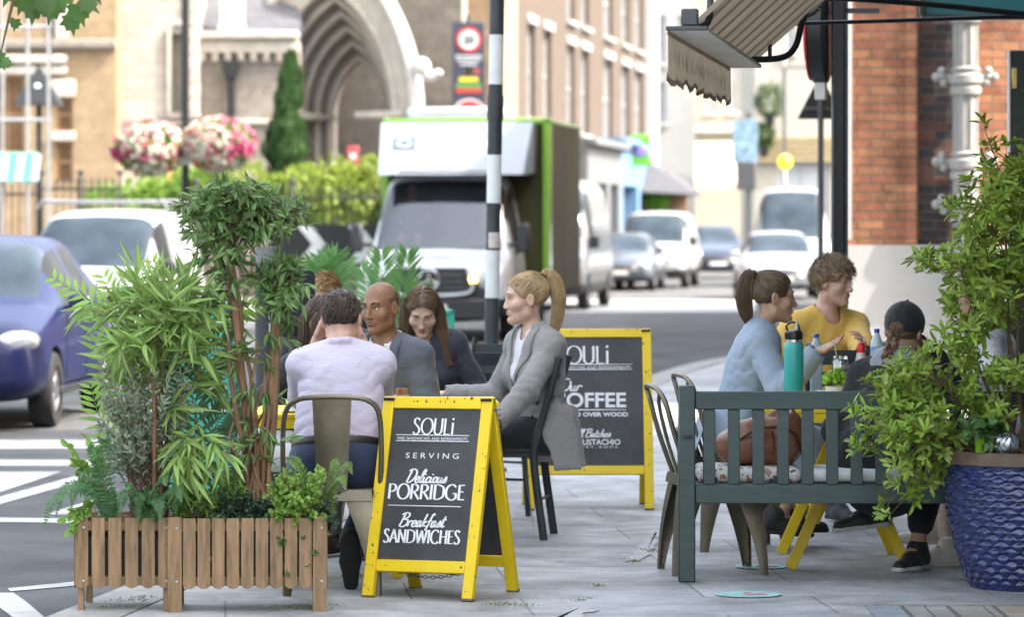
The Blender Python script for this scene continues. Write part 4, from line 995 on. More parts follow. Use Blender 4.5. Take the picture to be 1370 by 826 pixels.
# plane tree: trunk out of frame at the left, one bough reaching over the view
t = thing('plane_tree', 'leafy plane tree bough hanging in at the top left corner', 'tree', (-3.35, 11.0, 0))
M_bark = mat('bark', (.1, .07, .05))
mb = MB(); mb.tube([(0, 0, 0), (.05, 0, 2), (-.02, .1, 4), (.1, .2, 6)], [.2, .16, .14, .08], 0, 14, n=20); part('trunk', mb, M_bark, t)
tip = [W(118, -8, 14.4), W(85, -4, 14.5), W(45, 2, 14.5), W(14, 10, 14.5), W(0, 75, 14.4), W(-20, -30, 14.5)]
o0 = np.array([-3.35, 11.0, 0])
mb = MB(); B0 = np.array([0, .12, 4.4]); hub = W(40, -70, 14.4)-o0
mb.tube([B0, (B0+hub)/2+np.array([0, 0, .4]), hub], [.07, .045, .015], 0, 8, n=14)
for p in tip: mb.tube([hub, (hub+p-o0)/2+np.array([0, 0, .03]), p-o0], [.012, .008, .003], 0, 6, n=8)
part('bough', mb, M_bark, t)
def maple_leaf(mb, c, d_, nrm, s):
    sd = unit(np.cross(d_, nrm)); up = np.cross(sd, d_)
    o = [(0, -.02), (.18, -.12), (.42, -.1), (.36, .08), (.6, .28), (.36, .36), (.3, .62), (.12, .6), (0, .95)]
    out = o+[(-x, y) for x, y in o[-2:0:-1]]
    v = [(0, .3)]+out; V = [c+s*(x*sd+y*unit(d_))-up*s*(.25*abs(x)+.15*y*y) for x, y in v]; n = len(out)
    mb.add(V, [(0, i+1, (i+1) % n+1) for i in range(n)])
mb = MB(); rr = np.random.default_rng(4)
for (px, py, s, an) in [(95, 22, .085, -80), (103, 6, .10, -70), (70, 3, .10, -100), (45, 6, .09, -95), (20, 26, .055, -100), (33, -8, .1, -110), (112, -2, .09, -40), (58, -4, .1, -75), (-2, 78, .06, -60), (4, 82, .05, -20), (2, 70, .05, -120), (85, -18, .11, -90), (15, -20, .1, -110), (120, -22, .1, -60)]:
    c = W(px, py, 14.45+rr.uniform(-.15, .15))-o0
    maple_leaf(mb, c-np.array([0, 0, 0]), np.array([math.cos(R(an)), rr.uniform(-.2, .2), math.sin(R(an))]), np.array([rr.uniform(-.3, .3), -1, rr.uniform(.0, .6)]), s)
for i in range(420):
    c = np.array([rr.normal()*.9-.2, rr.normal()*.9+.2, 5.4+abs(rr.normal())*.7]); maple_leaf(mb, c, unit(rr.normal(size=3)+np.array([0, 0, -.5])), rr.normal(size=3), .16)
part('leaves', mb, mat('plane_leaf', (.05, .115, .02), .5, transl=.35, island=.3), t)
# ================================================================= LETTERING (stroke letters)
def arc(cx, cy, rx, ry, a0, a1, n=14):
    a = np.radians(np.linspace(a0, a1, n)); return list(zip(cx+rx*np.cos(a), cy+ry*np.sin(a)))
CAPS = {
 'S': (.50, [('c', [(.43, .86), (.33, .98), (.2, 1), (.08, .88), (.1, .7), (.25, .54), (.4, .38), (.44, .18), (.33, .03), (.17, 0), (.02, .14)])]),
 'O': (.86, [('l', arc(.43, .5, .39, .5, 0, 360, 30))]),
 'U': (.66, [('c', [(.06, 1), (.06, .34), (.1, .1), (.3, 0), (.5, .1), (.56, .34), (.56, 1)])]),
 'L': (.48, [('l', [(.06, 1), (.06, 0)]), ('l', [(.0, .02), (.44, .02)])]),
 'i': (.18, [('l', [(.07, 0), (.07, .74)]), ('l', [(.07, .9), (.07, 1.03)])]),
 'P': (.56, [('l', [(.08, 1), (.08, 0)]), ('c', [(.08, .97), (.3, .97), (.47, .86), (.47, .64), (.3, .5), (.1, .5)])]),
 'R': (.62, [('l', [(.08, 1), (.08, 0)]), ('c', [(.08, .97), (.3, .97), (.47, .86), (.47, .64), (.3, .52), (.1, .52)]), ('l', [(.22, .52), (.6, 0)])]),
 'I': (.2, [('l', [(.08, 1), (.08, 0)])]),
 'D': (.76, [('l', [(.08, 1), (.08, 0)]), ('c', [(.04, .97), (.35, .96), (.64, .8), (.68, .5), (.64, .2), (.35, .03), (.04, .03)])]),
 'G': (.80, [('c', [(.70, .84), (.5, 1), (.25, .95), (.06, .7), (.06, .3), (.25, .05), (.5, 0), (.71, .14), (.72, .42)]), ('l', [(.5, .42), (.76, .42)])]),
 'E': (.5, [('l', [(.08, 1), (.08, 0)]), ('l', [(.04, .97), (.44, .97)]), ('l', [(.08, .54), (.38, .54)]), ('l', [(.04, .03), (.46, .03)])]),
 'A': (.66, [('l', [(.02, 0), (.31, 1)]), ('l', [(.31, 1), (.63, 0)]), ('l', [(.13, .34), (.5, .34)])]),
 'N': (.68, [('l', [(.07, 0), (.07, 1)]), ('l', [(.07, 1), (.58, 0)]), ('l', [(.58, 0), (.58, 1)])]),
 'W': (.98, [('l', [(.02, 1), (.24, 0)]), ('l', [(.24, 0), (.48, .95)]), ('l', [(.48, .95), (.70, 0)]), ('l', [(.70, 0), (.93, 1)])]),
 'C': (.72, [('c', [(.66, .84), (.48, 1), (.24, .95), (.06, .7), (.06, .3), (.24, .05), (.48, 0), (.67, .16)])]),
 'H': (.66, [('l', [(.08, 1), (.08, 0)]), ('l', [(.56, 1), (.56, 0)]), ('l', [(.08, .52), (.56, .52)])]),
 ' ': (.35, [])}
SCR = {
 'D': (.72, [('c', [(.18, .95), (.12, .5), (.06, .04)]), ('c', [(-.06, .86), (.2, 1.02), (.5, .95), (.66, .68), (.58, .3), (.3, .02), (.0, .06)])]),
 'B': (.64, [('c', [(.2, .98), (.14, .5), (.06, .02)]), ('c', [(-.04, .88), (.22, 1.04), (.5, .98), (.52, .74), (.18, .54)]), ('c', [(.18, .54), (.54, .5), (.58, .2), (.32, -.02), (.02, .06)])]),
 'O': (.80, [('l', arc(.38, .5, .34, .5, 60, 400, 26))]),
 'S': (.58, [('c', [(.5, .82), (.36, 1), (.16, .88), (.2, .62), (.4, .42), (.38, .12), (.14, 0), (-.04, .16)])]),
 'I': (.36, [('c', [(.0, .86), (.14, .98), (.3, .96)]), ('c', [(.22, .96), (.16, .5), (.1, .02)])]),
 'e': (.37, [('c', [(.05, .2), (.28, .28), (.28, .42), (.16, .46), (.04, .28), (.08, .06), (.22, .01), (.38, .12)])]),
 'l': (.27, [('c', [(-.02, .1), (.16, .5), (.26, .92), (.19, 1.), (.1, .8), (.07, .15), (.16, .02), (.28, .12)])]),
 'i': (.25, [('c', [(.06, .44), (.04, .14), (.12, .02), (.26, .12)]), ('l', [(.09, .6), (.1, .68)])]),
 'c': (.35, [('c', [(.3, .38), (.2, .46), (.06, .32), (.06, .08), (.18, .01), (.36, .12)])]),
 'o': (.40, [('l', arc(.19, .235, .15, .22, 60, 420, 18)), ('c', [(.26, .4), (.36, .36), (.42, .4)])]),
 'u': (.45, [('c', [(.05, .44), (.03, .16), (.1, .02), (.24, .1), (.31, .44)]), ('c', [(.31, .44), (.29, .14), (.36, .02), (.46, .12)])]),
 's': (.34, [('c', [(-.02, .06), (.14, .3), (.2, .48), (.28, .24), (.22, .04), (.06, .03)]), ('c', [(.22, .04), (.34, .12)])]),
 'r': (.32, [('c', [(.04, .44), (.06, .2), (.04, .02)]), ('c', [(.06, .28), (.16, .44), (.3, .42), (.3, .34)])]),
 'a': (.44, [('c', [(.3, .38), (.18, .46), (.05, .3), (.05, .06), (.18, .03), (.31, .42)]), ('c', [(.31, .44), (.29, .12), (.36, .02), (.46, .12)])]),
 'k': (.40, [('c', [(.14, .98), (.08, .5), (.04, .02)]), ('c', [(.32, .44), (.1, .24), (.24, .08), (.4, .08)])]),
 'f': (.30, [('c', [(.34, .88), (.24, 1), (.16, .8), (.08, .1), (.0, -.26)]), ('l', [(-.02, .44), (.3, .46)])]),
 't': (.29, [('c', [(.14, .82), (.07, .2), (.14, .02), (.3, .12)]), ('l', [(-.03, .56), (.3, .58)])]),
 'n': (.42, [('c', [(.06, .44), (.04, .02)]), ('c', [(.05, .26), (.2, .46), (.28, .34), (.26, .1), (.34, .02), (.43, .12)])]),
 'm': (.62, [('c', [(.06, .44), (.04, .02)]), ('c', [(.05, .26), (.17, .46), (.25, .34), (.22, .02)]), ('c', [(.24, .26), (.38, .46), (.47, .34), (.45, .1), (.53, .02), (.62, .12)])]),
 'h': (.42, [('c', [(.14, .98), (.08, .5), (.04, .02)]), ('c', [(.05, .24), (.2, .46), (.28, .34), (.26, .1), (.34, .02), (.43, .12)])]),
 ' ': (.22, [])}
def strokes(mb, s, font, x0, x1, z, h, y, thick=.13, thin=.055, shear=0., mi=0, gap=.05):
    """letters between x0 and x1 on baseline z, cap height h, facing -y at depth y"""
    adv = sum(font[c][0]+gap for c in s)-gap; sx = (x1-x0)/adv; cur = 0.
    for c in s:
        wd, st = font[c]
        for kind, P in st:
            P = np.array(P, float)
            Q = catmull(P, 8*len(P)) if kind == 'c' else P
            if kind == 'l' and len(P) == 2: Q = np.linspace(P[0], P[1], 3)
            X = (Q[:, 0]+cur)*sx+Q[:, 1]*h*shear; Zz = Q[:, 1]*h
            T = np.gradient(np.c_[X, Zz], axis=0); T /= np.linalg.norm(T, axis=1, keepdims=True)+1e-9
            w = (thin+(thick-thin)*np.abs(T[:, 1])**1.3)*h
            Nn = np.c_[-T[:, 1], T[:, 0]]*w[:, None]/2
            A = np.c_[X, Zz]+Nn; B = np.c_[X, Zz]-Nn; n = len(X)
            v = np.vstack([np.c_[x0+A[:, 0], np.full(n, y), z+A[:, 1]], np.c_[x0+B[:, 0], np.full(n, y), z+B[:, 1]]])
            mb.add(v, [(i, i+1, n+i+1, n+i) for i in range(n-1)], mi)
        cur += wd+gap
M_yel = mat('yellow_paint', (.76, .54, .010), .42, var=.06, scale=7, bump=.08, bscale=50, dirt=.12)
def chip(mb, x, y, z, s): pass
M_board = mat('chalkboard', (.042, .043, .045), .55, var=.42, scale=4, bump=.03, bscale=200)
M_chalk = mat('lettering_white', (.74, .75, .76), .6, var=.06, scale=30)
M_wood_end = mat('worn_wood', (.13, .09, .05), .8, var=.3, scale=30)
def aframe(label, loc, rz, roll, w, h, tilt, sw, legs, letter, name='sandwich_board', spread=None):
    t = thing(name, label, 'sandwich board', loc, rz, 'yellow framed sandwich boards'); t.rotation_euler = (0, roll, rz)
    sgn_parts = []
    for s in (1, -1):
        M = (rotx(-tilt) if s == 1 else rotz(math.pi)@rotx(-tilt)); o = np.array([0, -s*math.sin(tilt)*h, 0.])
        fr = MB()
        for x in (-1, 1): fr.box((x*(w-sw)/2, 0, h/2), (sw, .028, h), 0, None, .003)
        fr.box((0, 0, h-sw/2), (w-2*sw, .026, sw), 0, None, .003); fr.box((0, 0, legs+sw/2), (w-2*sw, .026, sw), 0, None, .003)
        g = MB()
        for v, f, m in [(np.vstack(fr.v), fr.f, fr.m)]:
            g.v = [v@M.T+o]; g.f = f; g.m = m; g.n = len(v)
        f_ = part('frame', g, M_yel, t)
        b = MB(); b.box((0, .002, (legs+sw+h-sw)/2), (w-2*sw+.006, .012, h-legs-2*sw+.006), 0, None, 0)
        g = MB(); g.v = [np.vstack(b.v)@M.T+o]; g.f = b.f; g.m = b.m; g.n = b.n; part('panel', g, M_board, t)
        e = MB()
        rr = np.random.default_rng(int(abs(loc[0])*100)+3)
        for x in (-1, 1): e.box((x*(w-sw)/2, 0, .004), (sw+.001, .0285, .012), 0, None, .001)
        for i in range(44):                                    # knocks in the paint
            x = rr.choice([-1, 1])*(w-sw)/2+rr.normal()*sw*.25; z = rr.uniform(.02, h*.98)
            if rr.random() < .35: x = rr.uniform(-w/2, w/2); z = rr.choice([h-sw*.4, h-.006, legs+sw*.5])
            e.sphere((x, -.0135, z), (rr.uniform(.0015, .007), .001, rr.uniform(.002, .009)), 0, 6, 4)
        g = MB(); g.v = [np.vstack(e.v)@M.T+o]; g.f = e.f; g.m = e.m; g.n = e.n; part('worn_patch', g, M_wood_end, f_)
        if s == 1:
            L_ = MB(); letter(L_); g = MB(); g.v = [np.vstack(L_.v)@M.T+o]; g.f = L_.f; g.m = L_.m; g.n = L_.n; part('lettering', g, M_chalk, t, smooth=0)
    tl = MB(); tl.box((-(w/2-.03), 0, h*math.cos(tilt)-.008), (.05, .05, .012), 0, None, .002); tl.box(((w/2-.03), 0, h*math.cos(tilt)-.008), (.05, .05, .012), 0, None, .002)
    tl.bar(((w/2+.002), -.01, h*math.cos(tilt)-.05), ((w/2+.002), .03, h*math.cos(tilt)-.05), .03, .004); part('hinge', tl, M_black, t)
    return t
# --- board 1
S1 = 316.
def letter1(L):
    f = lambda px, y: ((px-(567.5+(803-y)/270*23))/S1*1.005+.004)
    zz = lambda y: (803-y)/S1*1.01
    Y = -.0065
    strokes(L, 'SOULi', CAPS, f(553, 570), f(614, 570), zz(579), zz(557)-zz(579), Y, .13, .05)
    L.box((f(582, 580), Y, zz(580.2)), (.345, .001, .004), 0, None, 0); L.box((f(582, 588), Y, zz(588.4)), (.345, .001, .004), 0, None, 0)
    add_text(L, 'FINE SANDWICHES AND REFRESHMENTS', .0195, f(582, 584), Y, zz(587), fit=.33, space=1.1, ext=.0003)
    add_text(L, 'S E R V I N G', .034, f(583, 607), Y, zz(612), fit=.25, ext=.0003)
    strokes(L, 'Delicious', SCR, f(549, 640)-.014, f(604, 640), zz(645.5), .058, Y, .15, .085, .32, gap=0)
    strokes(L, 'PORRIDGE', CAPS, f(519, 657), f(633, 657), zz(668), .066, Y, .17, .07)
    L.box((f(573, 677), Y, zz(677)), (.345, .001, .004), 0, None, 0)
    strokes(L, 'Breakfast', SCR, f(540, 700)-.014, f(603, 700), zz(705.5), .058, Y, .15, .085, .32, gap=0)
    strokes(L, 'SANDWICHES', CAPS, f(514, 718), f(627, 718), zz(727.5), .058, Y, .17, .07)
d1 = 15.82
aframe('sandwich board reading Delicious Porridge and Breakfast Sandwiches, nearest the planters', (W(590, 298, d1+.2)[0], d1+.235, 0), R(-24), R(-.6), .52, .88, R(15.5), .052, .115, letter1)
mb = MB(); c = np.array([W(590, 298, d1+.2)[0], d1+.235, 0])
# its chain hangs between the legs
t = [o for o in col.objects if o.name.startswith('sandwich_board')][0]
mb = MB()
for i in range(22):
    u = i/21; p = np.array([-.17+.38*u, -.17+.05*u, .125-.038*math.sin(math.pi*u)]); a = np.arange(10)*2*math.pi/10
    s_, d_, n_ = frame_to((1, .1, .1*math.cos(math.pi*u)))
    pl_ = [s_, n_][i % 2]
    mb.tube(np.array([p+.011*math.cos(x)*np.array(d_)+.006*math.sin(x)*pl_ for x in a]), .002, 0, 5, closed=True)
part('chain', mb, M_dgrey, t)
# --- board 2
S2 = 240.
def letter2(L):
    f = lambda px: (px-787)/S2; zz = lambda y: (684-y)/S2*1.03; Y = -.0065
    strokes(L, 'SOULi', CAPS, f(744), f(816), zz(490.5), zz(467)-zz(490.5), Y, .13, .05)
    L.box((0, Y, zz(491.5)), (.50, .001, .005), 0, None, 0); L.box((0, Y, zz(498.5)), (.50, .001, .005), 0, None, 0)
    add_text(L, 'FINE SANDWICHES AND REFRESHMENTS', .024, 0, Y, zz(497.5), fit=.48, ext=.0003)
    strokes(L, 'Our', SCR, f(752)-.02, f(776), zz(527), .07, Y, .15, .09, .32, gap=0)
    add_text(L, 'COFFEE', .115, f(787), Y, zz(548), fit=.42, bold=.0028, ext=.0003)
    L.box((0, Y, zz(552)), (.42, .001, .007), 0, None, 0)
    add_text(L, 'ROASTED OVER WOOD', .032, f(787), Y, zz(560.5), fit=.44, bold=.0012, ext=.0003)
    strokes(L, 'In Small Batches', SCR, f(745)-.015, f(818)-.01, zz(588), .046, Y, .16, .09, .32, gap=0)
    add_text(L, "SANT' EUSTACHIO", .044, f(786), Y, zz(598), fit=.36, bold=.0008, ext=.0003)
    add_text(L, 'R O A S T E R Y ,  R O M A', .018, f(786), Y, zz(602.5), fit=.33, ext=.0003)
d2 = 20.75
aframe('sandwich board reading Our Coffee, standing behind the blonde woman', (W(787, 298, d2)[0], d2+.24, 0), R(2), 0, .715, 1.03, R(13.5), .05, .2, letter2)
# ================================================================= CHAIRS
M_gun = mat('gunmetal_steel', (.17, .15, .11), .42, .75, var=.25, scale=6, bump=.05, dirt=.25)
M_bchair = mat('black_chair_paint', (.022, .027, .032), .4, var=.2, scale=10, dirt=.12)
def tolix(name, label, loc, rz, splat=True, group=None):
    t = thing(name, label, 'chair', loc, rz, group)
    n = 9; u = np.linspace(-1, 1, n)
    V = np.array([[(x*.178*(1-.03*y*y), y*.178*(1-.03*x*x), .452-.012*(1-x*x)*(1-y*y)) for y in u] for x in u])
    mb = MB(); mb.sheet(V, 0, .004)
    for sx in (-1, 1):
        mb.sheet([[(sx*.178, y*.17, .45), (sx*.186, y*.172, .405)] for y in u], 0, .003); mb.sheet([[(y*.17, sx*.178, .45), (y*.172, sx*.186, .405)] for y in u], 0, .003)
    part('seat', mb, M_gun, t)
    for sx in (-1, 1):
        for sy in (-1, 1):
            mb = MB(); top = np.array([sx*.165, sy*.165]); bot = np.array([sx*.205, sy*.215])
            for (ax, ay) in ((1, 0), (0, 1)):
                rows = []
                for q in np.linspace(0, 1, 8):
                    c = top*(1-q)+bot*q+np.array([sx, sy])*(.012*math.sin(math.pi*q)); wd = .092*(1-q)**1.1+.030; z = .44*(1-q)
                    e = c-np.array([sx*ax, sy*ay])*wd; m = (c+e)/2+np.array([sx*ay, sy*ax])*.006
                    rows.append([(c[0], c[1], z), (m[0], m[1], z), (e[0], e[1], z)])
                mb.sheet(rows, 0, .004)
            mb.box((bot[0]-sx*.012, bot[1]-sy*.012, .008), (.03, .03, .016), 0, None, .004)
            part('leg', mb, M_gun, t)
    mb = MB()
    hw = .205
    k_ = 1. if splat else 1.5
    H = [(-hw, -.14, .43), (-hw-.006, -.185, .62), (-hw+.004, -.215, .78), (-hw+.05, -.232, .838), (-.07, -.24, .853), (.07, -.24, .853), (hw-.05, -.232, .838), (hw-.004, -.215, .78), (hw+.006, -.185, .62), (hw, -.14, .43)]
    H = [(x, -.14+(y+.14)*k_, z) for x, y, z in H]; mb.tube(H, .0115, 0, 10, n=48)
    part('back_frame', mb, M_gun, t)
    if splat:
        rows = []
        for q in np.linspace(0, 1, 12):
            z = .42+q*.425; y = -.172-.066*q-.008*math.sin(math.pi*q); w = .062+.022*q
            rows.append([(x*w, y-.006*(1-x*x)-(.003 if (abs(x) < .6 and .25 < q < .8) else 0), z) for x in np.linspace(-1, 1, 9)])
        mb = MB(); mb.sheet(rows, 0, .004); part('splat', mb, M_gun, t)
        mb = MB()
        for x in (-.03, .03): mb.sphere((x, -.182, .44), .007, 0, 8, 6)
        part('rivet', mb, M_black, t)
    else:
        for sx in (-1, 1):
            mb = MB(); mb.tube([(sx*.06, -.165, .44), (sx*.075, -.22, .6), (sx*.11, -.265, .76), (sx*.155, -.275, .83)], .009, 0, 8, n=16); part('back_bar', mb, M_gun, t)
    return t
def slat_chair(label, loc, rz, group='black slatted metal chairs'):
    t = thing('slatted_chair', label, 'chair', loc, rz, group)
    for sx in (-1, 1):
        mb = MB(); mb.tube([(sx*.195, -.30, .92), (sx*.195, -.245, .72), (sx*.195, -.185, .5), (sx*.195, -.175, .38), (sx*.2, -.225, .0)], .014, 0, 10, n=26, flat=1.5); part('rear_stile', mb, M_bchair, t)
        mb = MB(); mb.tube([(sx*.19, .17, .45), (sx*.2, .205, 0)], .0125, 0, 10); part('leg', mb, M_bchair, t)
    mb = MB(); mb.box((0, .005, .452), (.40, .39, .022), 0, None, .009); part('seat', mb, M_bchair, t)
    mb = MB()
    for sx in (-1, 1): mb.box((sx*.18, .0, .43), (.02, .36, .03), 0, None, .004)
    mb.box((0, .17, .43), (.36, .02, .03), 0, None, .004); mb.tube([(-.195, -.2, .2), (.195, -.2, .2)], .008, 0, 8); part('apron', mb, M_bchair, t)
    for z, y in ((.85, -.279), (.745, -.252), (.64, -.224)):
        mb = MB(); mb.sheet([[(x, y-.018*(1-(x/.19)**2)+dz*.02, z+dz) for dz in (-.035, .035)] for x in np.linspace(-.19, .19, 9)], 0, .012); part('back_slat', mb, M_bchair, t)
    return t
CH = {}
CH['lilac'] = tolix('metal_chair', 'gunmetal chair with solid back plate under the man in the lilac shirt', (W(445, 298, 16.2)[0], 16.2, 0), R(2))
CH['ra'] = tolix('metal_chair', 'empty gunmetal chair with open bar back tucked behind the green bench end', (W(953, 298, 17.1)[0], 17.1, 0), R(-82), False, 'open backed gunmetal chairs')
CH['rb'] = tolix('metal_chair', 'gunmetal chair with open bar back holding the woman in the pale blue blazer', (W(985, 298, 18.3)[0], 18.35, 0), R(-80), False, 'open backed gunmetal chairs')
CH['blonde'] = slat_chair('black slatted metal chair under the blonde woman in grey', (-.035, 19.02, 0), R(82))
CH['c1'] = slat_chair('empty black slatted metal chair in front of the striped pole, nearer the camera', (W(640, 298, 20.2)[0], 20.2, 0), R(158))
CH['c2'] = slat_chair('empty black slatted metal chair partly hidden by the striped pole, set further back', (W(628, 298, 21.7)[0]+.05, 21.7, 0), R(150))
CH['y'] = slat_chair('black slatted metal chair turned with its back between the table and the man in yellow', (W(1122, 298, 19.4)[0], 19.4, 0), R(3)); CH['y'].scale = (1, 1, 1.07)
# ================================================================= TABLES
def fold_table(label, loc, rz, w=.75, dp=.75, group='yellow folding bistro tables'):
    t = thing('folding_table', label, 'table', loc, rz, group)
    mb = MB(); ns = 8
    for i in range(ns): mb.box((0, -dp/2+(i+.5)*dp/ns, .733), (w, dp/ns-.008, .02), 0, None, .003)
    part('tabletop', mb, M_yel, t)
    mb = MB()
    for s in (-1, 1): mb.box((s*(w/2-.05), 0, .70), (.035, dp-.04, .045), 0, None, .003)
    for s in (-1, 1): mb.box((0, s*(dp/2-.02), .70), (w-.14, .025, .045), 0, None, .003)
    part('apron', mb, M_yel, t)
    for j, s in enumerate((-1, 1)):
        for k, sg in enumerate((-1, 1)):
            mb = MB(); y = s*(dp/2-.08)+sg*.016; mb.bar((sg*.27, y, .006), (-sg*.03, y, .68), .05, .028, 0, up=(0, 1, 0)); part('leg', mb, M_yel, t)
        mb = MB(); mb.bar((-.17, s*(dp/2-.06)+.02, .22), (-.125, s*(dp/2-.06)+.02, .33), .07, .03, 0, up=(0, 1, 0)); part('stop_block', mb, M_yel, t)
    mb = MB()
    for sg in (-1, 1): mb.tube([(sg*.15, -dp/2+.07, .27), (sg*.15, dp/2-.07, .27)], .011, 0, 8)
    part('crossbar', mb, M_yel, t)
    return t
fold_table('yellow slatted folding table in front of the man in the lilac shirt', (W(462, 298, 17.1)[0], 17.1, 0), R(-2), .85, .85)
fold_table('yellow slatted folding table between the suited man and the blonde woman', (W(556, 298, 18.0)[0], 18.08, 0), R(3), .78, .6)
fold_table('yellow slatted folding table behind the green bench holding the white flowerpot', (W(1128, 298, 17.6)[0], 17.62, 0), R(-1), .86, .95)
# ================================================================= GREEN BENCH
M_bench = mat('bench_green', (.036, .060, .058), .42, var=.18, scale=5, bump=.06, bscale=50, stretch=(1, 6, 6), dirt=.12)
bl = (W(907, 298, 16.6)[0]); d = 16.62; k = d/FPX; Z = lambda y: CAMH-(y-HY)*k
LB = 1.86
t = thing('garden_bench', 'dark green wooden garden bench seen from its slatted back', 'bench', (bl, d, 0), R(-.4))
for x in (.04, LB-.04):
    mb = MB(); mb.box((x, 0, Z(516)/2), (.075, .06, Z(516)), 0, None, .006); part('leg', mb, M_bench, t)
    mb = MB(); mb.box((x+.01, .5, .31), (.065, .06, .62), 0, None, .006); part('leg', mb, M_bench, t)
    mb = MB(); mb.box((x, .26, .645), (.065, .58, .035), 0, None, .008); part('armrest', mb, M_bench, t)
mb = MB(); mb.box((LB/2, 0, (Z(524)+Z(548))/2), (LB-.155, .038, Z(524)-Z(548)), 0, None, .004); part('top_rail', mb, M_bench, t)
mb = MB(); mb.box((LB/2, 0, (Z(649)+Z(674))/2), (LB-.155, .042, Z(649)-Z(674)), 0, None, .004); part('bottom_rail', mb, M_bench, t)
i = 0
while True:
    x = (949-907)*k+i*32.9*k
    if x > LB-.12: break
    mb = MB(); mb.box((x, .0, (Z(548)+Z(649))/2), (.054, .018, Z(548)-Z(649)-.001), 0, None, .003); part('slat', mb, M_bench, t); i += 1
for j in range(6):
    mb = MB(); mb.box((LB/2, .07+j*.085, .425), (LB-.03, .07, .02), 0, None, .004); part('seat_slat', mb, M_bench, t)
mb = MB()
for x in (.58, 1.1, 1.5): mb.box((x, .25, .385), (.03, .5, .05), 0, None, .004)
mb.box((LB/2, .51, .38), (LB-.12, .03, .07), 0, None, .004); part('seat_frame', mb, M_bench, t)
# far bench (end of a second dark bench behind the bush)
# cushions
def cushion(name, label, c, size, m, rz=0., seed=0):
    t = SDF((-size[0]*.6, -size[1]*.6, -.08), (size[0]*.6, size[1]*.6, .1), .008)
    t.box((0, 0, .0), (size[0]/2, size[1]/2, size[2]/2), None, 0, rnd=size[2]*.48); t.wrinkle(.004, (9, 9, 9), seed)
    return solo(name, t.surf(), m, label, 'cushion', c, rz, smooth=180)
M_floral = mat('floral_cloth', (.66, .64, .60), .9, var=.06)
N, L, p = nodes_of(M_floral)
vo = N.new('ShaderNodeTexNoise'); vo.inputs['Scale'].default_value = 26; vo.inputs['Detail'].default_value = 2; tc = N.new('ShaderNodeTexCoord'); L.new(tc.outputs['Object'], vo.inputs['Vector'])
cr = N.new('ShaderNodeValToRGB'); cr.color_ramp.interpolation = 'CONSTANT'; e = cr.color_ramp.elements; e[0].color = (.10, .12, .13, 1); e[1].position = .40; e[1].color = (.66, .64, .60, 1)
for ps, cc in ((.60, (.42, .13, .09, 1)), (.67, (.35, .30, .26, 1))): q = e.new(ps); q.color = cc
L.new(vo.outputs[0], cr.inputs[0]); L.new(cr.outputs[0], p.inputs['Base Color'])
cushion('seat_cushion', 'floral print cushion under the brown handbag on the bench', (W(1000, 298, 16.88)[0], 16.9, .468), (.47, .42, .07), M_floral, 0, 1)
cushion('seat_cushion', 'plain white cushion on the bench under the woman in the black jacket', (W(1140, 298, 16.88)[0], 16.88, .465), (.42, .42, .06), mat('white_cloth', (.68, .70, .70), .9, var=.05), 0, 2)
# ================================================================= THINGS ON THE TABLES
def at_table(px, d, z=.744): return np.array([(px-CX)*d/FPX, d, z])
d = 17.28; k = d/FPX
# teal flask stands on the near table edge
t = thing('water_bottle', 'teal metal water bottle with black handled lid on the yellow table', 'bottle', at_table(1062, d))
r = 13.2*k
M_teal = mat('teal_bottle', (.035, .38, .36), .42, var=.04, coat=.2, bump=.03, bscale=400)
zt = CAMH-(458-HY)*k-.744
mb = MB(); mb.lathe([(r*.9, 0), (r, .008), (r, zt-.03), (r*.97, zt-.012), (r*.86, zt)], sides=36); part('body', mb, M_teal, t)
mb = MB(); mb.lathe([(r*.87, zt), (r*.87, zt+.012), (r*.84, zt+.012)], sides=36); part('neck_ring', mb, mat('steel', (.55, .55, .54), .25, 1.), t)
mb = MB(); mb.lathe([(r*.86, zt+.012), (r*.88, zt+.016), (r*.88, zt+.045), (r*.8, zt+.052), (r*.5, zt+.056), (0.001, zt+.056)], sides=36, cap=False)
for a in range(40):
    an = a*math.pi/20; mb.box((r*.885*math.cos(an), r*.885*math.sin(an), zt+.03), (.0035, .003, .026), 0, rotz(an), 0)
part('lid', mb, mat('black_plastic', (.012, .012, .013), .35), t)
mb = MB(); mb.tube([(-r*.6, 0, zt+.05), (-r*.75, 0, zt+.075), (-r*.2, 0, zt+.092), (r*.35, 0, zt+.085), (r*.6, 0, zt+.055)], .005, 0, 8, n=20, flat=1.6, up=(0, 1, 0)); part('handle', mb, mat('black_plastic', (0, 0, 0)), t)
mb = MB(); mb.tube([(r*.25, 0, zt+.055), (r*.3, 0, zt+.085), (r*.15, 0, zt+.098)], .0085, 0, 10, n=8); part('spout', mb, mat('clear_plastic', (.55, .57, .58), .2), t)
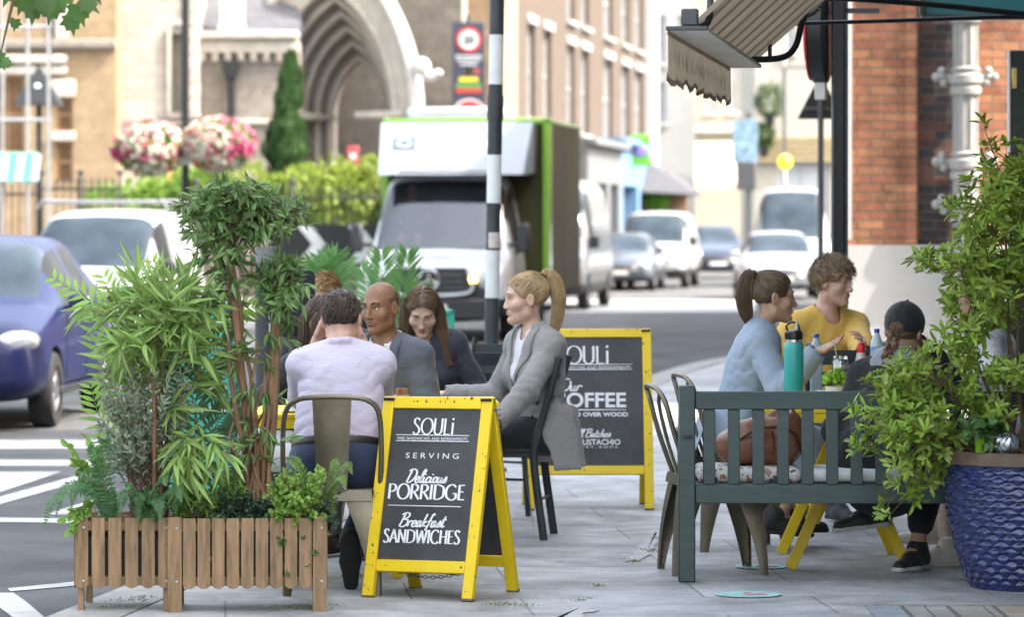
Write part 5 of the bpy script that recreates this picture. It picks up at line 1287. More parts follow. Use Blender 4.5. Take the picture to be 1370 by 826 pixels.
# two small plastic water bottles
for px, py, dd, lab, hz in ((1092, 447, 18.55, 'clear plastic water bottle with blue cap beside the pale blue sleeve', .0), (1173, 440, 18.4, 'clear plastic water bottle with blue cap held by the man in yellow', .0)):
    k = dd/FPX; ztop = CAMH-(py-HY)*k
    base = .744 if px < 1100 else ztop-.235
    t = thing('plastic_bottle', lab, 'bottle', ((px-CX)*k, dd, base), group='clear plastic water bottles'); h = ztop-base
    mb = MB(); R_ = .032
    prof = [(R_*.85, 0), (R_, .01)]+[(R_*(1-.05*(i % 2)), .02+i*.012) for i in range(9)]+[(R_, .135), (R_, h-.085), (R_*.85, h-.06), (R_*.45, h-.028), (R_*.4, h-.02)]
    mb.lathe(prof, sides=28); part('body', mb, mat('pet_plastic', (.50, .62, .70), .08, var=.1, spec=.7), t)
    mb = MB(); mb.lathe([(R_*1.01, h-.15), (R_*1.015, h-.09)], sides=28, cap=False); part('label_band', mb, mat('label_blue', (.18, .38, .62), .4), t)
    mb = MB(); mb.lathe([(.014, h-.02), (.0145, h-.002), (.013, h)], sides=20); part('cap', mb, mat('cap_blue', (.02, .09, .42), .35), t)
# red topped sauce bottle
dd = 17.95; k = dd/FPX
t = thing('sauce_bottle', 'small squeeze bottle with a bright red cap by the black jacket', 'bottle', ((1152-CX)*k, dd, .744)); h = CAMH-(458-HY)*k-.744
mb = MB(); mb.lathe([(.026, 0), (.028, .01), (.028, h-.09), (.02, h-.05)], sides=24); part('body', mb, mat('sauce_body', (.6, .58, .55), .3), t)
mb = MB(); mb.lathe([(.02, h-.05), (.021, h-.02), (.016, h-.006), (.008, h)], sides=24); part('cap', mb, mat('sauce_red', (.62, .02, .02), .35), t)
mb = MB(); mb.lathe([(.0285, .02), (.0285, h-.1)], sides=24, cap=False); part('label_band', mb, M_chalk, t)
# white pot with bright moss plant, jar with straw, sachet holder
dd = 17.6; k = dd/FPX
t = thing('flowerpot', 'white flowerpot of bright green ball moss on the yellow table', 'potted plant', at_table(1119, dd))
mb = MB(); mb.lathe([(.035, 0), (.042, .01), (.052, .07), (.054, .085), (.048, .085), (.046, .06)], sides=28, cap=False); part('pot', mb, mat('white_ceramic', (.70, .70, .68), .3), t)
mb = MB(); rr = np.random.default_rng(3)
for i in range(130):
    v = rand_dirs(1, rr)[0]; v[2] = abs(v[2]); p_ = v*np.array([.066, .06, .062])*rr.uniform(.75, 1.05)+np.array([0, 0, .098]); mb.sphere(p_, rr.uniform(.008, .015), 0, 8, 6)
part('foliage', mb, mat('ball_moss', (.20, .38, .02), .7, var=.3, scale=60, island=.35, bump=.5, bscale=300), t)
dd = 17.9; k = dd/FPX
t = thing('glass_jar', 'clear glass jar with a striped straw behind the green moss', 'jar', at_table(1124, dd)); h = CAMH-(476-HY)*k-.744
mb = MB(); mb.lathe([(.035, 0), (.04, .01), (.04, h-.03), (.034, h-.018), (.036, h-.012), (.036, h)], sides=28, cap=False); part('body', mb, glass('jar_glass', (.92, .95, .93), .8), t)
mb = MB(); mb.lathe([(.036, .02), (.036, h-.06)], sides=24); part('drink', mb, mat('lemon_drink', (.5, .48, .36), .2), t)
mb = MB(); mb.tube([(.01, 0, .05), (-.028, 0, h+.07)], .0035, 0, 8); part('straw', mb, mat('straw_green', (.35, .5, .3), .5), t)
dd = 17.4; k = dd/FPX
t = thing('sachet_holder', 'round white dish packed with paper sugar sachets', 'sachet holder', at_table(1096, dd))
mb = MB(); mb.lathe([(.040, 0), (.043, .004), (.042, .035), (.038, .035), (.037, .01)], sides=28, cap=False); part('dish', mb, mat('stoneware', (.56, .56, .53), .45), t)
mb = MB(); rr = np.random.default_rng(5)
for i in range(11): mb.box((rr.uniform(-.024, .024), rr.uniform(-.02, .02), .045+rr.uniform(-.005, .008)), (.035, .003, .05), 0, rotz(rr.uniform(-.5, .5))@roty(rr.uniform(-.3, .3)), .0005)
part('sachet', mb, mat('sachet_paper', (.68, .66, .64), .7, var=.15, scale=60), t)
t = thing('side_plate', 'small white plate beside the sugar sachets on the yellow table', 'plate', at_table(1078, 17.75)); mb = MB(); mb.lathe([(.05, 0), (.085, .012), (.083, .016), (.05, .006), (0.001, .005)], sides=32, cap=False); part('dish', mb, mat('white_ceramic', (0, 0, 0)), t)
# left table: brown topped jar and a white cup
dd = 16.9; k = dd/FPX
t = thing('condiment_pot', 'grey condiment pot of brown sugar on the left yellow table', 'pot', at_table(536, dd))
h = CAMH-(520-HY)*k-.744
mb = MB(); mb.lathe([(.038, 0), (.041, .005), (.041, h-.03), (.037, h-.03)], sides=24); part('pot', mb, mat('grey_pot', (.35, .36, .36), .5), t)
mb = MB()
for i in range(9): mb.box((.028*math.cos(i*2.4)*(i/9), .028*math.sin(i*2.4)*(i/9), h-.02), (.014, .014, .04), 0, rotz(i), .001)
part('sachet', mb, mat('sachet_brown', (.34, .15, .05), .6, var=.3), t)
t = thing('coffee_cup', 'white coffee cup near the left end of the yellow table', 'cup', at_table(394, 16.85)); mb = MB(); mb.lathe([(.025, 0), (.03, .005), (.042, .06), (.039, .06), (.028, .01)], sides=24, cap=False); part('cup', mb, mat('white_ceramic', (0, 0, 0)), t)
mb = MB(); mb.lathe([(.04, 0), (.07, .01), (.068, .013), (.03, .004)], sides=24, cap=False); part('saucer', mb, mat('white_ceramic', (0, 0, 0)), t)
# ================================================================= HANDBAG
M_leather = mat('brown_leather', (.22, .088, .045), .42, var=.18, scale=8, bump=.12, bscale=140, coat=.1)
bc = np.array([W(1022, 298, 16.9)[0], 16.92, .50])
t = thing('handbag', 'slouchy brown leather handbag resting on the floral cushion', 'handbag', bc)
s = SDF((-.28, -.2, -.05), (.28, .2, .34), .007)
s.ell((-.06, 0, .09), (.16, .12, .105), None, .05); s.ell((.08, 0, .12), (.12, .11, .13), None, .05); s.cap((-.05, 0, .14), (.09, .0, .22), .06, .045, .06); s.ell((.05, -.02, .27), (.075, .06, .055), None, .03, 's'); s.plane((0, 0, -.0), (0, 0, -1), .02); s.wrinkle(.010, (8, 10, 13), 3)
part('body', s.surf(), M_leather, t, smooth=180)
for y in (-.05, .05):
    mb = MB(); mb.tube([(-.03, y, .19), (-.0, y*1.6, .28), (.06, y*1.8, .315), (.13, y*1.5, .25), (.16, y, .14)], .011, 0, 8, n=22, flat=.5); part('handle', mb, M_leather, t)
mb = MB(); mb.tube([(-.15, -.1, .1), (-.02, -.128, .175), (.12, -.125, .16), (.17, -.08, .05)], .006, 0, 6, n=14); part('strap', mb, mat('dark_leather', (.06, .025, .015), .5), t)
mb = MB(); mb.tube([(.03, -.11, .16), (.04, -.115, .1), (.03, -.11, .05)], .01, 0, 6, n=8, flat=.3); part('tab', mb, M_leather, t)
# ================================================================= BLUE POT
px = 1374; dp_ = 16.4
pc = np.array([W(px, 298, dp_)[0], dp_, 0])
t = thing('glazed_pot', 'large cobalt blue glazed pot with wavy dimples at the right', 'plant pot', pc)
M_blue = mat('cobalt_glaze', (.015, .027, .125), .14, var=.4, scale=5, coat=.6, bump=.08, bscale=40)
nz_, na = 150, 220; zz = np.linspace(.0, .545, nz_); th = np.linspace(0, 2*math.pi, na, endpoint=False)
hh = zz/.545; Rr = .245+.125*np.sin(hh*math.pi*.5)**.8
ZZ, TH = np.meshgrid(zz, th, indexing='ij')
ph = ZZ/.545*19; row = np.floor(ph); fr = ph-row
sc = .5+.5*np.cos(TH*26+row*math.pi)
dim = -.011*np.sin(np.pi*fr)**1.2*(.25+.75*sc)+.004*np.cos(TH*13+row*2.1)
fade = np.clip(np.minimum(hh/.05, (1-hh)/.02), 0, 1)[:, None]
RR = Rr[:, None]+dim*fade
ZW = ZZ+.006*np.cos(TH*26+row*math.pi)*fade
V = np.stack([RR*np.cos(TH), RR*np.sin(TH), ZW], -1)
mb = MB(); i = np.arange(nz_-1)[:, None]; j = np.arange(na)[None]; j2 = (j+1) % na
mb.add(V.reshape(-1, 3), np.stack([i*na+j, i*na+j2, (i+1)*na+j2, (i+1)*na+j], -1).reshape(-1, 4)); part('body', mb, M_blue, t, smooth=180)
mb = MB(); mb.lathe([(.368, .545), (.383, .55), (.386, .60), (.378, .607), (.355, .605), (.345, .56), (.34, .52)], sides=80, cap=False); part('rim', mb, mat('brown_rim', (.135, .095, .07), .4, var=.3, scale=14), t)
mb = MB(); mb.lathe([(.001, .57), (.2, .575), (.345, .56)], sides=40, cap=False); part('soil', mb, mat('soil', (.05, .035, .022), .95, var=.4, scale=30, bump=.8, bscale=60), t)
mb = MB(); rr = np.random.default_rng(9); n = 60; a = rr.uniform(0, 6.28, n); q = rr.uniform(.12, .33, n)
leaf_batch(mb, np.c_[q*np.cos(a), q*np.sin(a), np.full(n, .585)], rand_dirs(n, rr)*np.array([1, 1, .25]), rand_dirs(n, rr)+np.array([0, 0, 1]), .06, .035, curve=.4); part('dead_leaves', mb, mat('dead_leaf', (.19, .085, .04), .8, island=.4), t)
t = thing('watering_globe', 'clear ribbed glass watering globe in the blue pot', 'glass globe', W(1346, 594, 16.1)); 
nn = 48; a = np.linspace(0, math.pi, 24); V = []
for x in a: V.append([((.054+.003*math.cos(9*q+4*x))*math.sin(x)*math.cos(q), (.054+.003*math.cos(9*q+4*x))*math.sin(x)*math.sin(q), .05*math.cos(x)) for q in np.linspace(0, 2*math.pi, nn)])
mb = MB(); mb.sheet(V); part('globe', mb, glass('globe_glass', (.72, .78, .84), .62, .05), t, smooth=180)
mb = MB(); mb.tube([(0, 0, -.05), (.01, .02, -.14)], .008, 0, 8); part('stem', mb, glass('globe_glass'), t)
t = thing('plant_marker', 'bright lime plastic plant marker stuck in the blue pot', 'plant marker', W(1311, 597, 16.2)); mb = MB(); mb.prism(rrect(.04, .07, .015), -.004, .004); mb.tube([(0, 0, -.02), (0, 0, -.12)], .004, 0, 6); part('tag', mb, mat('lime_plastic', (.40, .75, .02), .4, transl=.3), t)
# ================================================================= PLANTER BOXES
M_plank = mat('planter_wood', (.235, .145, .075), .62, var=.38, scale=7, bump=.18, bscale=55, stretch=(7, 7, .8), island=.16, dirt=.1)
def planter(label, loc, rz, w, dp, h, nslat, legs_front=True, slatw=.053):
    t = thing('planter_box', label, 'planter', loc, rz, 'slatted wooden planter boxes')
    def slat(mb, x, y, z0, z1, wd, rnd=True, side=False):
        r = wd/2; a = np.linspace(math.pi, 2*math.pi, 9)
        P = [(-r, z1), (r, z1)]+([(r*math.cos(q), z0+r*.75+r*.75*math.sin(q)) for q in a[::-1]] if rnd else [(r, z0), (-r, z0)])
        if side: mb.prism(P, -.008, .008, 0, rotz(math.pi/2), (x, y, 0))
        else: mb.prism(P, -.008, .008, 0, None, (x, y, 0))
    xs = np.linspace(-w/2+slatw/2, w/2-slatw/2, nslat)
    for side_y, nm in ((0, 'slat'), (dp, 'slat')):
        for i, x in enumerate(xs):
            mb = MB(); post = legs_front and i in (0, nslat-1)
            slat(mb, x, side_y, 0.0 if post else .095, h if not post else h+.006, slatw*(1.12 if post else 1), not post); part(nm, mb, M_plank, t)
    for sx in (-1, 1):
        for q in range(5):
            mb = MB(); slat(mb, sx*(w/2-.002), .03+q*(dp-.06)/4, .095, h, slatw*.85, True, True); part('side_slat', mb, M_plank, t)
    for sx in (-1, 1):
        for y in (.02, dp-.02):
            mb = MB(); mb.box((sx*(w/2-.022), y, h/2-.01), (.026, .022, h-.02), 0, None, .002); part('leg', mb, M_plank, t)
    mb = MB()
    for z in (.125, h-.035):
        for y in (.016, dp-.016): mb.box((0, y, z), (w-.06, .018, .038), 0, None, .002)
        for sx in (-1, 1): mb.box((sx*(w/2-.018), dp/2, z), (.016, dp-.05, .038), 0, None, .002)
    part('rail', mb, M_plank, t)
    mb = MB()
    for x in (xs[0], xs[-1]):
        for z in (.125, h-.04): mb.sphere((x+.008, -.009, z), (.006, .003, .006), 0, 8, 5)
    part('screw', mb, mat('zinc', (.45, .46, .46)), t)
    mb = MB(); mb.box((0, dp/2, .215), (w-.07, dp-.05, .2), 0, None, .01); mb.box((0, dp/2, .32), (w-.085, dp-.065, .012), 0, None, .003); part('liner', mb, mat('black_liner', (.012, .013, .013), .6), t)
    mb = MB(); mb.box((0, dp/2, .33), (w-.09, dp-.07, .012), 0, None, .003); part('soil', mb, mat('soil', (.05, .035, .022)), t)
    return t
P1 = planter('smaller slatted wooden planter at the left holding the bamboo', (W(165, 298, 15.36)[0], 15.36, 0), R(0), .395, .34, .385, 6, False)
P2 = planter('longer slatted wooden planter with corner posts holding the ficus', (W(331, 298, 15.34)[0], 15.34, 0), R(3.5), .645, .34, .385, 11, True, .051)
# ================================================================= AWNING
M_canvas = mat('awning_canvas', (.36, .265, .17), .85, var=.18, scale=3, transl=.25, stretch=(1, 1, 1))
M_val = mat('valance_canvas', (.54, .415, .285), .85, var=.15, scale=8, transl=.25, bump=.1, bscale=80)
A1 = W(903, 38, 15.0); A2 = W(985, 84, 18.6); A2[2] = A1[2]
top1 = np.array([3.14, 15.3, 4.78]); top2 = np.array([3.14, 18.3, 4.25])
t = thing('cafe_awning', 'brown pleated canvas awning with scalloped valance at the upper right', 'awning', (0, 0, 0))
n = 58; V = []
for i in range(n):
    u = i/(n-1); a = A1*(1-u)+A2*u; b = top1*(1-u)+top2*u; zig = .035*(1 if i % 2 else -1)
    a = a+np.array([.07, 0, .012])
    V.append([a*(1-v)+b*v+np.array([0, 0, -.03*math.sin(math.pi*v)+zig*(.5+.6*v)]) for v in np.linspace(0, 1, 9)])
mb = MB(); mb.sheet(V, (np.arange((n-1)*8)//8 % 3 == 0).astype(int)); part('canopy', mb, [M_canvas, mat('canvas_fold_shade', (.185, .135, .085), .85, transl=.2)], t, smooth=0)  # darker columns put the shade between pleats into the canvas colour
fd = unit(A2-A1); out = unit(np.cross(fd, (0, 0, 1)))      # towards the building
if out[0] < 0: out = -out
mb = MB(); Mx = np.stack([out, fd, np.array([0, 0, 1])], 1); mid = (A1+A2)/2
mb.box(mid+out*.05, (.15, np.linalg.norm(A2-A1), .02), 0, Mx, .004); part('front_rail', mb, mat('rail_white', (.70, .67, .63), .6), t)
mb = MB(); mb.box(A1+out*.06+np.array([0, 0, .045]), (.07, .03, .07), 0, Mx, .008); mb.box(A1+out*.05-fd*.02, (.17, .03, .018), 0, Mx, .004); part('end_cap', mb, M_dgrey, t)
V = []; m = 200
for i in range(m):
    u = i/(m-1); a = A1*(1-u)+A2*u-out*.028; dz = .175+.03*abs(math.sin(u*math.pi*8))+.02*(1-u); wv = .006*math.sin(u*61)+.003*math.sin(u*140)
    V.append([a-np.array([0, 0, dz*v])-out*(wv*v) for v in (0, .12, .3, .5, .75, .88, 1)])
mb = MB(); mb.sheet(V); part('valance', mb, M_val, t, smooth=60)
mb = MB(); V2 = [[q-out*.003 for q in r_[5:]] for r_ in V]; mb.sheet(V2); V3 = [[q-out*.003 for q in r_[:2]] for r_ in V]; mb.sheet(V3); part('trim', mb, mat('valance_trim', (.28, .205, .14), .85), t)
mb = MB(); VV, FF = text_mesh('FINE SANDWICHES', .085, ext=.0, space=1.3)
VV[:, 0] *= 2.9/(VV[:, 0].max()-VV[:, 0].min()); Lf = np.linalg.norm(A2-A1)
P = []
for x, y, z in VV:
    u = min(max(.5+x/Lf, 0), .999); wv = .006*math.sin(u*61)+.003*math.sin(u*140); v = .66-(y/.185)
    P.append(A1*(1-u)+A2*u-out*.028-np.array([0, 0, .19*v])-out*(wv*v+.012))
mb.add(P, FF); part('lettering', mb, mat('valance_print', (.26, .19, .13), .85), t, smooth=0)
tp = lambda px, py, d: W(px, py, d)
mb = MB(); mb.tube([tp(953, -40, 15.2), tp(950, 5, 15.15), tp(949, 24, 15.1), tp(940, 35, 15.06), tp(912, 38, 15.03)], .014, 0, 10, n=30); part('arm', mb, M_bchair, t)
mb = MB(); mb.tube([tp(955, 74, 17.9), tp(1000, 79, 18.2), tp(1045, 77, 18.4), tp(1064, 62, 18.45), tp(1073, 30, 18.5), tp(1085, 4, 18.5), tp(1115, -3, 18.6), tp(1250, 6, 18.9), tp(1420, 24, 19.3), tp(1510, 36, 19.4)], .0165, 0, 10, n=60); part('arm', mb, M_black, t)
mb = MB(); mb.tube([tp(1040, 32, 18.7), tp(1200, 27, 19.0), tp(1420, 19, 19.4), tp(1505, 15, 19.5)], .011, 0, 8, n=20); mb.tube([tp(1030, 38, 18.5), tp(1030, 80, 18.3)], .01, 0, 8); part('stay', mb, M_black, t)
mb = MB(); p0, p1 = tp(1078, 22, 18.5), tp(1105, -2, 18.5)
for i in range(8): mb.sphere(p0+(p1-p0)*i/7+np.array([0, 0, -.02*math.sin(math.pi*i/7)]), (.012, .004, .009), 0, 8, 5)
part('chain', mb, M_dgrey, t)
# ================================================================= TURQUOISE CRATES
M_crate = mat('turquoise_crate', (.045, .36, .27), .5, var=.1)
def crate(label, loc, rz, w, dp, h, nr, group='turquoise plastic crates'):
    t = thing('plastic_crate', label, 'crate', loc, rz, group); mb = MB()
    for y in (-dp/2, dp/2):
        for i in range(nr): mb.box((0, y, h*(i+.5)/nr), (w, .012, h/nr*.62), 0, None, .002)
    for x in (-w/2, w/2):
        for i in range(nr): mb.box((x, 0, h*(i+.5)/nr), (.012, dp, h/nr*.62), 0, None, .002)
    mb.box((0, 0, .01), (w, dp, .012), 0, None, .002); part('body', mb, M_crate, t)
    mb = MB()
    for x in (-w/2, w/2):
        for y in (-dp/2, dp/2): mb.box((x, y, h/2), (.03, .03, h), 0, None, .004)
    for y in (-dp/2, dp/2): mb.box((0, y, h-.01), (w+.03, .03, .03), 0, None, .004)
    for x in (-w/2, w/2): mb.box((x, 0, h-.01), (.03, dp+.03, .03), 0, None, .004)
    part('rim', mb, M_crate, t); return t
dd = 26.; k = dd/FPX
c = W(576, 298, dd)
for i, lab in enumerate(['turquoise plastic crate at the bottom of the stack behind the brunette', 'turquoise plastic crate in the middle of the stack behind the brunette', 'turquoise plastic crate on top of the stack behind the brunette']): crate(lab, (c[0]-.01*i, dd, .33*i), R(4*i), .30, .34, .33, 3)
dd = 22.; c = W(272, 298, dd)
for i, lab in enumerate(['turquoise plastic crate at the bottom of the stack behind the bamboo', 'turquoise plastic crate second from the ground behind the bamboo', 'turquoise plastic crate on top of the stack behind the bamboo']): crate(lab, (c[0]+.01*i, dd, .375*i), R(-3*i), .34, .36, .375, 3)
# ================================================================= PLANTS IN THE FOREGROUND
pr = np.random.default_rng(21)
LANCE = (0, .75, 1., .8, .45, 0); OVAL = (.05, .75, 1., .8, 0)
def pw(px, py, d, o): return W(px, py, d)-np.asarray(o)
def frond(mb, P, n, ll, lw, mi=0, taper=(.5, 1, .25), swing=.5, fold=.1, curve=.25, r=pr, up=(0, 0, 1), rach=None, rr_=.004):
    """pinnate frond along the curve P"""
    Q = catmull(P, n+1); T = np.gradient(Q, axis=0); T /= np.linalg.norm(T, axis=1, keepdims=True)
    t = np.linspace(0, 1, n+1); sc = np.interp(t, np.linspace(0, 1, len(taper)), taper)
    sd = np.cross(T, np.asarray(up, float)); sd /= np.linalg.norm(sd, axis=1, keepdims=True)+1e-9; nn = np.cross(sd, T)
    for s in (-1, 1):
        d = sd*s+T*swing*(1+t[:, None]*.8)+nn*.12+r.normal(size=Q.shape)*.06
        leaf_batch(mb, Q[1:], d[1:], nn[1:]+r.normal(size=(n, 3))*.08, ll*sc[1:]*r.uniform(.9, 1.1, n), lw*(.6+.4*sc[1:]), mi, curve, fold, LANCE)
    if rach is not None: rach.tube(Q, np.linspace(rr_, rr_*.3, n+1), 0, 6)
def twig_leaves(mb, tw, P, n, L, wd, spread=.9, droop=.3, start=.35, shape=LANCE, r=pr, rad=.004, curve=.2, wh=1):
    """twig along P with n leaves on its outer part"""
    Q = catmull(P, 24); tw.tube(Q, np.linspace(rad, rad*.3, 24), 0, 5)
    u = r.uniform(start, 1, n); 
    if wh > 1: u = np.repeat(np.linspace(start, 1, max(n//wh, 1)), wh); n = len(u)
    i = u*23; a = np.floor(i).astype(int).clip(0, 22); f = (i-a)[:, None]
    p = Q[a]*(1-f)+Q[a+1]*f; T = Q[a+1]-Q[a]; T /= np.linalg.norm(T, axis=1, keepdims=True)+1e-9
    d = T*.8+rand_dirs(n, r)*spread; d[:, 2] -= droop
    upv = rand_dirs(n, r)*.75+np.array([0, -.75, .65])
    leaf_batch(mb, p, d, upv, L*r.uniform(.65, 1.2, n), wd*r.uniform(.8, 1.15, n), 0, curve, .22, shape)
M_bam = mat('bamboo_leaf', (.23, .35, .09), .48, transl=.32, island=.5, var=.15, scale=20)
M_bstk = mat('bamboo_stake', (.175, .085, .04), .5, var=.35, scale=14, stretch=(1, 1, .4), bump=.1)
M_palm = mat('palm_leaf', (.22, .40, .055), .45, transl=.3, island=.2)
M_palmd = mat('palm_leaf_dark', (.055, .13, .05), .5, transl=.25, island=.2)
M_fern = mat('fern_leaf', (.06, .16, .055), .5, transl=.25, island=.2)
M_fernl = mat('fern_leaf_light', (.14, .24, .05), .5, transl=.3, island=.2)
M_sage = mat('sage_leaf', (.23, .28, .19), .7, transl=.2, island=.25)
M_ficus = mat('ficus_leaf', (.12, .20, .06), .34, transl=.28, island=.65, var=.1)
M_twig = mat('twig_brown', (.13, .085, .05), .8, var=.3, scale=20)
M_fbark = mat('ficus_bark', (.20, .115, .06), .8, var=.4, scale=14, bump=.5, bscale=40, stretch=(1, 1, .25))
M_shrub = mat('shrub_leaf', (.27, .38, .055), .38, transl=.38, island=.5, var=.08)
M_stem = mat('stem_green', (.12, .16, .05), .6)
# ---- bamboo on stakes (planter 1)
b0 = np.array([W(208, 298, 15.5)[0], 15.52, .33])
t = thing('bamboo_plant', 'tall bamboo with three brown canes in the smaller planter', 'plant', b0)
for (px, y0, y1, dd) in ((206, 425, 655, 15.48), (215, 405, 640, 15.55), (222, 428, 640, 15.60)):
    a, b = pw(px+1, y1, dd, b0), pw(px, y0, dd, b0); a[2] = 0
    mb = MB(); Q = np.linspace(a, b, 40); rad = np.full(40, .0095); rad[::9] *= 1.22; mb.tube(Q, rad, 0, 10); part('cane', mb, M_bstk, t)
lf, tw = MB(), MB()
tops = [(205, 425), (215, 405), (222, 428)]
for i in range(42):
    c = tops[i % 3]; p0 = pw(c[0], c[1]+pr.uniform(-5, 140), 15.52, b0)
    an = pr.uniform(-.25, 3.4); ln = pr.uniform(35, 105); tx, ty = c[0]+8+ln*math.cos(an)*1.05, c[1]+pr.uniform(0, 70)-ln*math.sin(an)*.7
    p1 = pw(tx, ty, 15.5+pr.uniform(-.22, .22), b0); m = (p0+p1)/2+np.array([0, 0, .05])
    twig_leaves(lf, tw, [p0, m, p1], 15, .145, .0215, .9, -.05, .3, r=pr, rad=.0028, wh=1)
for i in range(11):                                            # lower sprays
    y = pr.uniform(470, 640); p0 = pw(212, y, 15.56, b0); an = pr.choice([pr.uniform(2.5, 3.6), pr.uniform(-.5, .5)]); ln = pr.uniform(30, 85)
    p1 = pw(212+ln*math.cos(an), y-ln*math.sin(an)*.6-10, 15.5+pr.uniform(-.2, .15), b0)
    twig_leaves(lf, tw, [p0, (p0+p1)/2+np.array([0, 0, .03]), p1], 12, .15, .0215, .8, .3, .35, r=pr, rad=.0026)
for i in range(9):                                            # drooping pale spray over the join of the planters
    p0 = pw(250+pr.uniform(-20, 10), 590, 15.45, b0); p1 = pw(pr.uniform(235, 330), pr.uniform(600, 668), 15.36+pr.uniform(-.1, .05), b0)
    twig_leaves(lf, tw, [p0, (p0+p1)/2+np.array([0, -.04, .05]), p1], 13, .15, .021, .85, .4, .25, r=pr, rad=.0026)
part('foliage', lf, M_bam, t); part('twigs', tw, M_stem, t)
# ---- palm fronds behind the bamboo
b0 = np.array([W(180, 298, 15.62)[0], 15.62, .33]); t = thing('palm_plant', 'bright green palm fronds arching left behind the bamboo canes', 'plant', b0)
lf, tw = MB(), MB()
for pts, n in (([(190, 640), (185, 520), (140, 420), (74, 374)], 30), ([(195, 640), (175, 560), (140, 490), (118, 420)], 24), ([(190, 640), (170, 600), (135, 560), (122, 520)], 20), ([(205, 600), (250, 470), (300, 420), (345, 410)], 24), ([(205, 640), (230, 480), (230, 400), (205, 352)], 26), ([(200, 640), (190, 500), (165, 420), (140, 372)], 24)):
    dd = 15.64+pr.uniform(-.04, .12); frond(lf, [pw(x, y, dd+.06*i, b0) for i, (x, y) in enumerate(pts)], int(n*.72), .13, .023, taper=(.3, 1, .8, .45), swing=.55, up=(.1, -.9, .45), rach=tw)
part('fronds', lf, M_palm, t); part('stalks', tw, M_stem, t)
b0 = np.array([W(285, 298, 15.6)[0], 15.62, .33]); t = thing('palm_plant', 'dark blue green palm fronds between the bamboo and the ficus trunk', 'plant', b0)
lf, tw = MB(), MB()
for pts, n in (([(262, 690), (262, 540), (280, 480), (318, 455)], 26), ([(285, 690), (280, 600), (296, 560), (318, 545)], 22), ([(270, 690), (265, 570), (248, 500), (252, 440)], 26), ([(290, 690), (300, 630), (322, 610), (330, 640)], 20)):
    dd = 15.62+pr.uniform(-.03, .1); frond(lf, [pw(x, y, dd, b0) for x, y in pts], n, .15, .016, taper=(.2, 1, .9, .4), swing=.5, up=(.0, -.95, .3), rach=tw)
part('fronds', lf, M_palmd, t); part('stalks', tw, M_stem, t)
# ---- sage / lavender bush
b0 = np.array([W(200, 298, 15.62)[0], 15.58, .33]); t = thing('sage_bush', 'grey green sage bush low among the bamboo canes', 'plant', b0)
lf, tw = MB(), MB()
for i in range(110):
    p1 = pw(pr.uniform(132, 262), pr.uniform(478, 640), 15.55+pr.uniform(-.14, .16), b0); p0 = np.array([pr.uniform(-.08, .08), pr.uniform(-.05, .05), 0.])
    twig_leaves(lf, tw, [p0, p1*.55+np.array([0, 0, .08]), p1], 28, .038, .0105, 1.1, -.3, .4, r=pr, rad=.0022)
part('foliage', lf, M_sage, t); part('twigs', tw, M_twig, t)
# ---- ferns
def fern(label, px, py, dd, tips, n, ll, m, lw=.012):
    b0 = np.array([W(px, 298, dd)[0], dd, .33]); t = thing('fern', label, 'fern', b0); lf, tw = MB(), MB()
    for (x, y, hgt) in tips:
        p1 = pw(x, y, dd-pr.uniform(.0, .2), b0); p0 = np.array([pr.uniform(-.02, .02), 0, .02]); mid = (p0+p1)/2+np.array([0, -.03, hgt])
        frond(lf, [p0, p0*.6+mid*.4+np.array([0, 0, hgt*.4]), mid*.4+p1*.6+np.array([0, 0, hgt*.4]), p1], n, ll, lw, taper=(.3, 1, .85, .5, .08), swing=.25, up=(0, -.6, .8), curve=.3, rach=tw, rr_=.003)
    part('fronds', lf, m, t); part('stalks', tw, M_stem, t); return t
fern('dark green fern arching over the left edge of the smaller planter', 150, 690, 15.42, [(58, 708, .16), (75, 690, .16), (105, 650, .1), (118, 600, .06), (140, 590, .06), (95, 680, .14)], 34, .052, M_fern)
fern('dark glossy fern at the front centre of the smaller planter', 198, 690, 15.38, [(160, 690, .12), (185, 698, .14), (215, 700, .12), (236, 690, .1), (170, 655, .06), (222, 650, .08), (205, 700, .15), (243, 672, .1)], 34, .055, M_fern)
fern('pale green upright fern at the right end of the ficus planter', 430, 690, 15.42, [(471, 634, .10), (462, 655, .1), (450, 614, .02), (392, 612, .03), (400, 640, .06)], 36, .042, M_fernl)
fern('small light fern in front of the ficus trunk', 385, 690, 15.42, [(362, 650, .05), (374, 640, .05), (395, 655, .04), (352, 668, .05)], 26, .036, M_fernl)
# ---- leafy sprigs at the left edge
b0 = np.array([W(140, 298, 15.45)[0], 15.45, .33]); t = thing('leafy_sprig', 'thin sprigs with small rounded leaves leaning out at the far left', 'plant', b0); lf, tw = MB(), MB()
for x, y in ((92, 598), (100, 620), (118, 590), (125, 605), (85, 700), (95, 712), (105, 690), (135, 600)):
    p1 = pw(x, y, 15.4+pr.uniform(-.1, .1), b0); twig_leaves(lf, tw, [np.zeros(3), p1*.5+np.array([0, 0, .07]), p1], 16, .045, .026, .9, .1, .45, OVAL, r=pr, rad=.002)
part('foliage', lf, mat('sprig_leaf', (.17, .30, .05), .5, transl=.35, island=.3), t); part('twigs', tw, M_stem, t)
